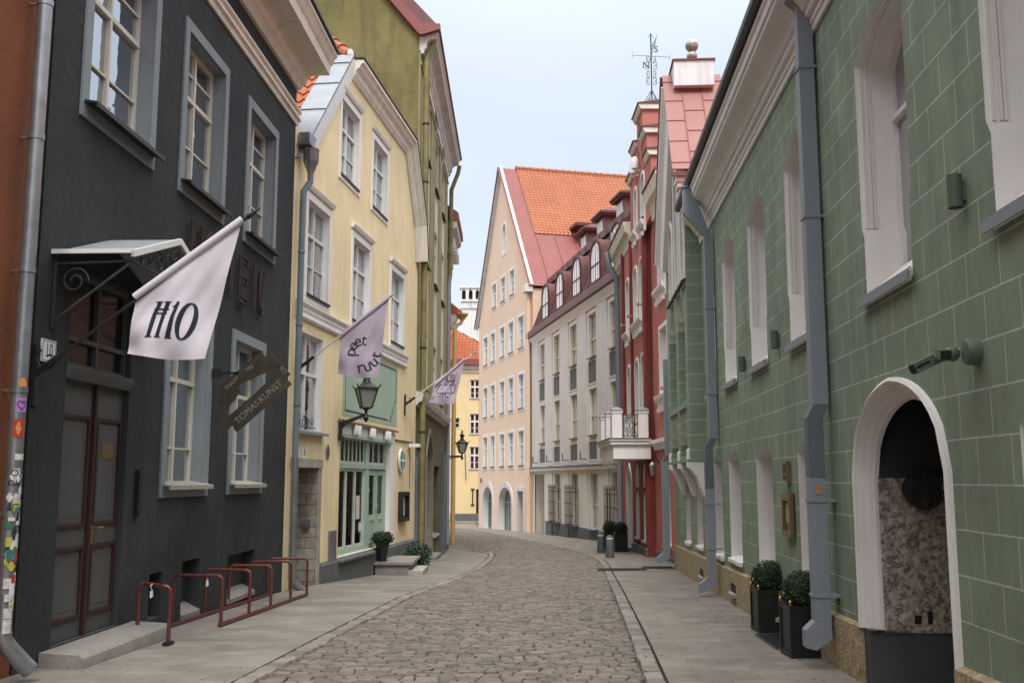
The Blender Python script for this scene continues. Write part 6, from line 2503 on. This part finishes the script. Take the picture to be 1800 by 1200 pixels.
for s, z, w_, n_ in ((6.05, 6.38, 1.1, PN_), (3.5, 6.38, 2.4, PN_), (.05, 6.78, 1.7, 0), (.05, 3.86, 1.7, 0), (3.8, 9.22, .9, PN_), (2.25, 9.12, 1.1, PN_)):
    m = H.mb()
    m.extr([(n_ + .002, z - .30), (n_ + .05, z - .30), (n_ + .08, z - .16), (n_ + .15, z - .10), (n_ + .18, z - .02), (n_ + .18, z + .02), (n_ + .002, z + .05)], s - w_ / 2, s + w_ / 2)
    for k in range(int(w_ / .4)):
        c = s - w_ / 2 + .2 + k * .4
        m.box(c - .05, c + .05, n_ + .05, n_ + .13, z - .42, z - .301)
    m.build('sill_moulding', 'white_plaster', H.root)
for s, z, n_ in ((2.42, 3.5, PN_), (3.3, 3.3, PN_), (2.42, 6.75, PN_), (4.6, 6.75, PN_), (6.5, 6.75, PN_), (-.65, 4.0, 0)):
    m = H.mb()
    m.tube([(s, n_, z), (s, n_ + .18, z)], .025, 8)
    m.tube([(s, n_ + .16, z), (s, n_ + .22, z)], .055, 8)
    m.build('flag_socket', 'brickred_plaster', H.root)
# stepped copings
for a, b, z in ((2.05, 3.3, 12.75), (1.3, 2.05, 11.75), (3.3, 4.2, 12.0), (.6, 1.3, 10.85), (4.2, 5.1, 11.3)):
    m = H.mb()
    m.extr([(PN_ - .0, z - .16), (PN_ + .05, z - .16), (PN_ + .12, z - .04), (PN_ + .12, z), (-1.2, z), (-1.2, z - .16)], a - .08, b + .08)
    cp_ = m.build('coping', 'cream_plaster', H.root)
    m = H.mb()
    m.extr([(PN_ + .16, z + .002), (PN_ + .16, z + .03), (-.5, z + .14), (-1.24, z + .03), (-1.24, z + .002)], a - .11, b + .11)
    m.build('coping_cover', 'maroon_metal', cp_)
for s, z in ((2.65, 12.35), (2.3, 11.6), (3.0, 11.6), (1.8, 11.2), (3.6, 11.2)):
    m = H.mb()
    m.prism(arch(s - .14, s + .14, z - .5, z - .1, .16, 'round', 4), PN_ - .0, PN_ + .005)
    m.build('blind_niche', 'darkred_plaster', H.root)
for s in (2.7, 3.2):
    m = H.mb()
    m.lathe((s, PN_ + .16, 10.95), [(.09, 0), (.11, .02), (.11, .3), (.06, .38), (.01, .4)], 12)
    m.box(s - .03, s + .03, PN_, PN_ + .2, 10.9, 10.94)
    m.build('gable_lamp', 'sign_white', H.root)
for a, b, dz_ in ((-1.75, .55, -.35), (5.15, 9.55, .1)):
    m = H.mb()
    m.extr([(.002, 8.95), (.06, 8.95), (.10, 9.05), (.12, 9.2), (.20, 9.3), (.24, 9.45), (.36, 9.55), (.38, 9.7), (.42, 9.8), (.42, 9.86), (.002, 9.88)], a, b)
    k = a + .1
    while k < b - .12:
        m.box(k, k + .11, .101, .20, 9.08, 9.26)
        k += .22
    m.v = [(q[0], q[1], q[2] + dz_) for q in m.v]
    m.build('cornice', 'cream_plaster', H.root)
    m = H.mb()
    m.extr([(-.1, 9.882 + dz_), (.46, 9.882 + dz_), (.46, 9.93 + dz_), (-4, 12.6), (-4, 12.5)], a, b)
    m.build('roof', 'maroon_metal', H.root)
# wall lanterns on the red house front
t = thing('wall_lantern', 'small grey lantern on the red wall right of the balcony', 'lantern', tuple(H.fr(1.1, 0, 1.8)))
m = H.mb()
m.tube([(1.1, .0, 2.1), (1.1, .12, 2.25), (1.1, .2, 2.1)], .018, 8)
m.build('lantern_arm', 'black_metal', t)
m = H.mb()
m.lathe((1.1, .2, 1.75), [(.05, 0), (.10, .28), (.11, .29), (.02, .38)], 6)
m.build('lantern_body', 'galvanised_pipe', t)
# balcony
m = H.mb()
z0, z1 = 2.30, 2.78
s0, s1, n1 = 1.62, 5.1, 1.22
m.box(s0, s1, PN_ + .002, n1, z0 - .08, z0 + .32)
m.box(s0 - .08, s1 + .08, PN_ + .002, n1 + .08, z0 + .321, z0 + .42)
m.box(s0 - .12, s1 + .12, PN_ + .002, n1 + .12, z0 + .421, z0 + .47)
for k in range(6):
    c = s0 + .3 + k * .56
    m.prism([(c - .25, z0 - .081), (c + .25, z0 - .081), (c + .18, z0 - .16), (c, z0 - .24), (c - .18, z0 - .16)], n1 - .06, n1)
bal = m.build('balcony', 'white_plaster', H.root)
m = H.mb()
m.box(s0 - .14, s1 + .14, PN_ + .002, n1 + .14, z0 + .471, z0 + .50)
m.build('balcony_flashing', 'darkgreypaint_pipe', bal)
for s, n_ in ((s0 + .15, n1 - .12), (s1 - .15, n1 - .12), ((s0 + s1) / 2, n1 - .12), (s0 + .15, .36), (s1 - .15, .36)):
    m = H.mb()
    m.box(s - .14, s + .14, n_ - .14, n_ + .14, 2.801, 3.5)
    m.box(s - .16, s + .16, n_ - .16, n_ + .16, 3.501, 3.56)
    po = m.build('balcony_post', 'white_plaster', bal)
    m = H.mb()
    b0 = [(s + a * .17, n_ + b * .17, 3.561) for a, b in ((-1, -1), (1, -1), (1, 1), (-1, 1))]
    b1_ = [(s + a * .17, n_ + b * .17, 3.60) for a, b in ((-1, -1), (1, -1), (1, 1), (-1, 1))]
    b2_ = [(s + a * .04, n_ + b * .04, 3.68) for a, b in ((-1, -1), (1, -1), (1, 1), (-1, 1))]
    m.grid([b0, b1_, b2_], close_u=True)
    m.face(b2_)
    m.build('post_cap', 'greypaint_pipe', po)
m = H.mb()
def rail_panel(m, A, B):
    A, B = Vector(A), Vector(B)
    P_ = lambda u, v: tuple(A + (B - A) * u + Vector((0, 0, .60 * v)))
    for v in (.0, 1.0):
        m.bar(P_(0, v), P_(1, v), .02, .02)
    for u in (0.0, .33, .67, 1.0):
        m.bar(P_(u, 0), P_(u, 1), .016, .016)
    for pts in ([(0, 0), (.33, .42), (.67, .0)], [(0, 1), (.33, .58), (.67, 1)], [(.33, .0), (.67, .42), (1, 0)], [(.33, 1), (.67, .58), (1, 1)], [(.15, .5), (.33, .9), (.5, .5), (.33, .1), (.15, .5)], [(.5, .5), (.67, .9), (.85, .5), (.67, .1), (.5, .5)]):
        m.tube([P_(*q) for q in pts], .011, 6)
rail_panel(m, (s0 + .15, n1 - .26, 2.86), (s0 + .15, .50, 2.86))
rail_panel(m, (s1 - .15, n1 - .26, 2.86), (s1 - .15, .50, 2.86))
rail_panel(m, (s0 + .30, n1 - .12, 2.86), ((s0 + s1) / 2 - .15, n1 - .12, 2.86))
rail_panel(m, ((s0 + s1) / 2 + .15, n1 - .12, 2.86), (s1 - .30, n1 - .12, 2.86))
m.build('balcony_railing', 'wrought_iron', bal)
m = H.mb()
m.extr([(.002, 2.45), (.08, 2.45), (.12, 2.55), (.2, 2.62), (.2, 2.72), (.002, 2.76)], -1.7, 1.48)
m.build('storey_band', 'white_plaster', H.root)
m = H.mb()
m.tube([(9.3, .5, 9.9), (9.3, .42, 9.4), (9.3, .14, 8.9), (9.3, .14, -.9)], .10, 12)
m.build('downpipe', 'greypaint_pipe', H.root)
m = H.mb()
m.box(9.1, 9.35, .1, .35, 10.0, 10.6)
m.build('chimney', 'greypaint_pipe', H.root)
t = thing('stone_step', 'low grey step at the red house door behind the far planters', 'step', tuple(H.fr(6.3, .4, -.7)))
m = H.mb()
m.box(5.7, 7.0, PN_ + .01, .55, -1.2, -.50)
m.build('step_block', 'step_stone', t)
m = H.mb()
m.box(5.6, 7.1, .551, .75, -1.2, -.58)
m.build('lower_step', 'step_stone', t)
# weathervane
vx, vy, vz = H.fr(2.6, -.22, 12.86)
t = thing('weathervane', 'wrought iron weathervane with compass letters on the red stepped gable', 'weathervane', (vx, vy, vz))
wf = lambda x, y, z: Vector((vx + (x - vx) * 1.12, y, vz + (z - vz) * 1.12))
m = MB(wf)
m.tube([(vx, vy, vz - .1), (vx, vy, vz + 2.12)], .018, 8)
for a in range(4):
    dx, dy = math.cos(a * 1.571 + .4), math.sin(a * 1.571 + .4)
    m.tube([(vx + dx * .30, vy + dy * .3, vz + .0), (vx + dx * .14, vy + dy * .14, vz + .28), (vx, vy, vz + .5)], .010, 6)
for zc, r_ in ((.18, .09), (.75, .11), (.95, .10), (1.2, .12), (1.38, .10)):
    for sg_ in (-1, 1):
        for fl in (-1, 1):
            pts = []
            for i in range(16):
                u = i / 15
                a = -math.pi / 2 * fl + fl * u * 5.2
                rr2 = r_ * .62 * (1 - .6 * u)
                pts.append((vx + sg_ * (r_ * .8 + rr2 * math.cos(a) * .9), vy, vz + zc + fl * r_ * .5 + rr2 * math.sin(a)))
            m.tube(pts, .008, 5)
m.tube([(vx - .07, vy, vz + 2.0), (vx - .03, vy, vz + 2.09), (vx, vy, vz + 2.05), (vx + .03, vy, vz + 2.09), (vx + .07, vy, vz + 2.0)], .007, 5)
m.build('vane_mast', 'wrought_iron', t)
m = MB(wf)
m.tube([(vx - .52, vy, vz + 1.50), (vx + .52, vy, vz + 1.44)], .009, 6)
m.tube([(vx, vy - .5, vz + 1.47), (vx, vy + .5, vz + 1.47)], .009, 6)
m.bar((vx - .51, vy, vz + 1.42), (vx - .51, vy, vz + 1.60), .03, .008)
m.bar((vx + .51, vy, vz + 1.36), (vx + .51, vy, vz + 1.52), .03, .008)
m.build('compass_arms', 'copper_green', t)
m = MB(wf)
m.prism([(vx + .0, vz + 1.62), (vx + .02, vz + 1.78), (vx + .18, vz + 2.10), (vx + .13, vz + 1.82), (vx + .10, vz + 1.72)], vy - .01, vy + .01)
m.build('vane_blade', 'copper_green', t)
for ch, dx, dz in (('N', -.14, 1.2), ('S', .14, 1.66)):
    vs, fs = text_geo(ch, .26)
    m = MB(wf)
    m.mesh([(vx + dx + (x), vy - .01, vz + dz + y) for x, y in vs], fs)
    m.mesh([(vx + dx + (x), vy + .01, vz + dz + y) for x, y in vs], fs)
    m.build('compass_letter', 'wrought_iron', t)

# ---- white office house with mansard
H = House('white_house', 'tall lilac-white house with granite panels, barred windows and a brown mansard with round-headed dormers', 'house', (4.23, 38.3), (-.1857, 1), True)
cs_ = [1.1, 4.42, 7.78, 11.22, 14.6]
for c in cs_:
    for z0, z1 in ((3.52, 5.52), (6.86, 8.78)):
        H.window(rect(c - .60, c + .60, z0, z1), dep=.10, n=-.05, fm='curtain_cream', fw=.05, vbars=(.5,), hbars=(.42,), reveal='warmwhite_plaster', curtain=('curtain_cream', .04, .96, 0, 1), sill='maroon_metal', silln=.12, sillover=.0)
for c in cs_[:4]:
    H.window(rect(c - .60, c + .60, -.42, 1.92), dep=.12, n=-.05, fm='curtain_cream', fw=.06, vbars=(.5,), hbars=(.42,), reveal='warmwhite_plaster', curtain=('curtain_cream', [(.03, .3), (.7, .97)], 0, 0, 1), sill='zinc', silln=.16, sillover=.0)
p = rect(14.2, 16.6, -1.35, 1.92)
H.holes.append(p)
m = H.mb()
m.tunnel(p, -.12, -1.3)
m.sheet(p, (), -1.3)
m.box(14.9, 16.0, -1.29, -1.24, -1.3, 1.0)
m.build('entrance_recess', 'warmwhite_plaster', H.root)
H.wall([(-.6, -1.8), (17.35, -1.8), (17.35, 9.4), (-.6, 9.4)], 'warmwhite_plaster', 9, n=-.05)
edges = [-.6] + [x for c in cs_ for x in (c - .88, c + .88)] + [17.35]
for i in range(0, len(edges), 2):
    a, b = edges[i], edges[i + 1]
    m = H.mb()
    m.box(a, b, -.048, .0, 2.32, 9.3)
    m.build('pilaster', 'lilacwhite_plaster', H.root)
    if b < 14.0:
        m = H.mb()
        m.box(a + .1, b - .1, -.048, -.01, -1.6, 2.08)
        m.build('lower_pilaster', 'warmwhite_plaster', H.root)
        m = H.mb()
        m.box(a + .08, b - .08, -.009, .04, -1.7, -.45)
        m.build('pilaster_base', 'greystone_plinth', H.root)
m = H.mb()
m.extr([(-.048, -1.8), (-.02, -1.8), (-.02, -.50), (-.048, -.46)], -.6, 13.9)
m.build('plinth', 'greystone_plinth', H.root)
for c in cs_:
    for z0, z1 in ((2.5, 3.24), (5.76, 6.70)):
        m = H.mb()
        m.ring(rect(c - .74, c + .74, z0 - .06, z1 + .06), rect(c - .64, c + .64, z0, z1), -.03, -.05)
        m.build('panel_frame', 'warmwhite_plaster', H.root)
        m = H.mb()
        m.box(c - .64, c + .64, -.048, -.04, z0, z1)
        m.build('granite_panel', 'pebbledash_grey', H.root)
m = H.mb()
m.extr([(-.1, 2.06), (.12, 2.06), (.14, 2.12), (.14, 2.22), (-.1, 2.24)], -.6, 17.35)
m.build('storey_band', 'warmwhite_plaster', H.root)
m = H.mb()
m.extr([(-.1, 2.242), (.18, 2.242), (.18, 2.27), (-.1, 2.32)], -.6, 17.35)
for c in cs_:
    m.box(c + .95, c + 1.0, .0, .30, 2.5, 2.55)
    m.box(c + .95, c + 1.0, .25, .30, 2.5, 2.85)
m.build('band_flashing', 'darkgreypaint_pipe', H.root)
# window cages
for c in (1.1, 7.78, 11.22):
    m = H.mb()
    for z in (-.40, .0, .55, 1.05, 1.25):
        m.box(c - .78, c + .78, .20, .23, z, z + .03)
    for z in (-.40, 1.05):
        for s in (c - .78, c + .75):
            m.box(s, s + .03, -.1, .20, z, z + .03)
    for k in range(9):
        s = c - .74 + k * .185
        m.box(s - .012, s + .012, .232, .25, -.52, 1.40)
    for z in (.0, .55, 1.05):
        for n_ in (-.0, .1):
            m.box(c - .78, c - .765, n_ - .01, n_ + .01, -.4, 1.25)
            m.box(c + .765, c + .78, n_ - .01, n_ + .01, -.4, 1.25)
    m.build('window_cage', 'rust_iron', H.root)
# eaves and mansard
m = H.mb()
m.extr([(-.04, 9.0), (.01, 9.0), (.05, 9.2), (.14, 9.32), (.15, 9.40), (-.04, 9.42)], -.6, 17.4)
m.build('cornice', 'warmwhite_plaster', H.root)
m = H.mb()
m.extr([(-.1, 9.422), (.20, 9.422), (.24, 9.46), (.24, 9.76), (.20, 9.80), (-.1, 9.83)], -.62, 17.5)
m.build('gutter', 'maroon_metal', H.root)
m = H.mb()
m.face([(-.6, .06, 9.8), (17.45, .06, 9.8), (16.6, -.95, 12.5), (-.6, -.95, 12.5)])
m.face([(17.45, .06, 9.8), (17.45, -8, 9.8), (16.6, -8, 12.5), (16.6, -.95, 12.5)])
m.build('mansard', 'shingle_brown', H.root, smooth=False)
m = H.mb()
m.extr([(-.86, 12.35), (-.78, 12.35), (-.76, 12.68), (-.9, 12.72), (-1.0, 12.6)], -.6, 16.7)
for k in range(14):
    m.box(k * 1.2 - .3, k * 1.2 - .25, -.76, -.74, 12.38, 12.69)
m.build('mansard_curb', 'maroon_metal', H.root)
m = H.mb()
m.face([(-.6, -.95, 12.55), (16.7, -.95, 12.55), (14.5, -7, 14.2), (-.6, -7, 14.2)])
m.face([(-.6, -14, 12.3), (16.7, -14, 12.3), (14.5, -7, 14.2), (-.6, -7, 14.2)])
m.face([(16.7, -.95, 12.55), (16.7, -14, 12.3), (14.5, -7, 14.2)])
m.face([(-.6, -.95, 9), (-.6, -14, 9), (-.6, -14, 12.3), (-.6, -7, 14.2), (-.6, -.95, 12.55)])
m.build('roof', 'redmetal_roof', H.root)
for c in (.52, 3.68, 6.98, 10.38, 13.65):
    p = arch(c - .74, c + .74, 10.04, 11.15, .62, 'round', 8)
    m = H.mb()
    o_ = scaled(p, -.10)
    m.tunnel(o_, .02, -.95)
    m.ring(o_, p, .02, -.05)
    dm = m.build('round_dormer', 'slate_brown', H.root)
    m = H.mb()
    inn = scaled(p, .045)
    m.ring(p, inn, .0, -.05)
    m.box(c - .018, c + .018, -.05, -.012, 10.1, 11.7)
    m.box(c - .39, c - .37, -.05, -.02, 10.1, 11.5)
    m.box(c + .37, c + .39, -.05, -.02, 10.1, 11.5)
    m.box(c - .7, c + .7, -.05, .002, 10.75, 10.79)
    m.build('dormer_frame', 'slate_brown', dm)
    m = H.mb()
    m.sheet(inn, (), -.03)
    m.build('pane', 'sky_reflection_white', dm, smooth=False)
for c in (.3, 3.25, 6.4, 9.4):
    m = H.mb()
    m.box(c - .62, c + .62, -2.6, -1.05, 12.5, 13.55)
    dm = m.build('flat_dormer', 'maroon_metal', H.root)
    m = H.mb()
    m.box(c - .42, c + .42, -1.049, -1.02, 12.78, 13.42)
    m.build('dormer_curtain', 'curtain_white', dm)
    m = H.mb()
    for s in (c - .42, c - .02, c + .38):
        m.box(s, s + .04, -1.019, -.99, 12.78, 13.42)
    m.build('dormer_frame', 'sign_white', dm)
    m = H.mb()
    m.box(c - .80, c + .80, -2.7, -.86, 13.551, 13.64)
    m.box(c - .86, c + .86, -2.7, -.80, 13.641, 13.74)
    m.face([(c - .86, -.8, 13.741), (c + .86, -.8, 13.741), (c + .5, -1.3, 13.95), (c - .5, -1.3, 13.95)])
    m.face([(c - .86, -2.7, 13.741), (c - .86, -.8, 13.741), (c - .5, -1.3, 13.95), (c - .5, -2.7, 13.95)])
    m.face([(c + .86, -2.7, 13.741), (c + .86, -.8, 13.741), (c + .5, -1.3, 13.95), (c + .5, -2.7, 13.95)])
    m.face([(c - .5, -1.3, 13.95), (c + .5, -1.3, 13.95), (c + .5, -2.7, 13.95), (c - .5, -2.7, 13.95)])
    m.build('dormer_roof', 'slate_brown', dm)
for s, z in ((-.35, 9.4), (17.2, 9.4)):
    m = H.mb()
    m.tube([(s, .10, z), (s, .10, 2.3)], .09, 12)
    m.tube([(s, .16, 2.3), (s, .16, -1.2)], .09, 12)
    m.build('downpipe', 'bluegrey_pipe', H.root)

# ---- pink gabled house
H = House('pink_house', 'tall pink gabled house with rows of small white-framed windows and a steep orange tiled roof', 'house', (1.146, 54.94), (-.2559, 1), True)
H.k, H.z0, H.z1 = 1.113, -1.10, -1.41
cols5 = [(9.98, 11.06), (8.1, 9.1), (5.8, 6.86), (3.8, 4.86), (1.66, 2.74)]
wk = dict(dep=.10, fm='sign_white', fw=.06, thick=.035, hbars=(.62,), fine_h=(.3,), reveal='white_plaster', trim='white_plaster', trimw=.15, sill='maroon_metal', silln=.06, sillover=.0, curtain=('curtain_white', .03, .97, 0, 1))
for z0, z1 in ((2.35, 4.12), (5.3, 7.05), (8.45, 10.1)):
    for a, b in cols5:
        H.window(rect(a, b, z0, z1), **wk)
for a, b in ((7.85, 8.8), (5.66, 6.68), (3.64, 4.56)):
    H.window(rect(a, b, 11.6, 12.95), **wk)
wk3 = dict(wk)
wk3.update(sill=None, hbars=(), fine_h=())
H.window(arch(5.55, 6.3, 14.35, 15.6, .38, 'round', 6), **wk3)
for a, b, zb, zt in ((8.65, 11.0, -1.22, .35), (4.15, 7.0, -1.18, .35)):
    p = arch(a, b, zb, zt, .86, 'round', 9)
    H.window(p, dep=.30, fm='bluegrey_trim', fw=.09, vbars=(.5,), hbars=(.66,), fine_v=(.17, .34, .66, .83), thick=.04, reveal='white_plaster', trim='lilacwhite_plaster', trimw=.30, trimn=.04)
p = rect(1.75, 2.9, -1.15, 1.05)
H.window(p, dep=.3, fm='door_grey', fw=.10, vbars=(.5,), hbars=(.7,), thick=.05, reveal='lilacwhite_plaster', trim='lilacwhite_plaster', trimw=.22, trimn=.05)
H.wall([(0, -2), (12.2, -2), (12.4, 11.2), (6.5, 19.4), (0.1, 11.7)], 'peach_plaster', 20, roomz=11.2)
m = H.mb()
m.face([(0, .004, -2), (12.2, .004, -2), (12.2, .004, 1.4), (0, .004, 1.4)])
ridge, eave = (6.5, 19.45), (.05, 11.55)
def slope(s_, l=0):
    t_ = (s_ - eave[0]) / (ridge[0] - eave[0])
    return eave[1] + (ridge[1] - eave[1]) * t_ + l
m = H.mb()
m.face([(-.15, .25, slope(-.15)), (6.5, .25, 19.45), (6.5, -26, 19.45), (-.15, -26, slope(-.15))])
m.face([(12.7, .25, 11.0), (6.5, .25, 19.45), (6.5, -26, 19.45), (12.7, -26, 11.0)])
for n_ in [(-.9 - 1.05 * k) for k in range(20)]:
    m.bar((-.1, n_, slope(-.1, .03)), (2.62, n_, slope(2.62, .03)), .03, .05)
rf = m.build('roof', 'redmetal_roof', H.root)
mt_ = MB()
nr_v = H.fr(-1.23, 0, 1.0) - H.fr(0, 0, 0)
tiles(mt_, H.fr(2.6, -.85, slope(2.6, .03)), H.fr(2.6, -24, slope(2.6, .03)), H.fr(6.5, -.85, 19.5), .25, .26, .035, nrm=nr_v)
mt_.build('tiled_slope', 'clay_tile_new', rf)
m = H.mb()
for k in range(58):
    m.tube([(6.5, -.8 - .4 * k, 19.53), (6.5, -1.22 - .4 * k, 19.50)], .12, 8, rr=[.14, .12])
m.build('ridge_tile', 'clay_tile_new', rf)
m = H.mb()
rake(m, (-.15, 11.3), (6.55, 19.5), [(.002, -.04), (.05, -.04), (.14, .03), (.16, .04), (.16, .1), (.002, .1)])
rake(m, (12.75, 10.9), (6.45, 19.5), [(.002, -.06), (.06, -.06), (.20, .02), (.26, .03), (.26, .1), (.002, .1)])
m.build('verge', 'whitewash', H.root)
m = H.mb()
m.box(1.9, 3.6, -6.6, -3.2, 13.7, 15.05)
m.build('roof_dormer', 'maroon_metal', H.root)
dm = [o for o in H.root.children if o.name.startswith('roof_dormer')][-1]
m = H.mb()
m.box(1.6, 3.6, -6.9, -2.9, 15.051, 15.22)
m.build('dormer_roof', 'slate_brown', dm)
m = H.mb()
m.box(1.86, 1.899, -6.3, -3.5, 14.0, 14.95)
m.build('dormer_glass', 'bluegrey_trim', dm)
m = H.mb()
for n_ in (-6.3, -5.4, -4.45, -3.55):
    m.box(1.83, 1.858, n_ - .04, n_ + .04, 13.98, 14.98)
m.build('dormer_frame', 'sign_white', dm)
m = H.mb()
m.tube([(.25, .2, 11.2), (.25, .14, 10.8), (.25, .14, -1.2)], .09, 10)
m.build('downpipe', 'peach_plaster', H.root)
m = H.mb()
m.box(-.1, .6, .0, .4, 11.0, 11.4)
m.build('kneeler', 'warmwhite_plaster', H.root)
for s, z in ((11.6, 1.45), (.8, 5.3)):
    m = H.mb()
    m.box(s - .1, s + .1, .002, .04, z, z + .25)
    m.build('wall_plate', 'rust_iron', H.root)
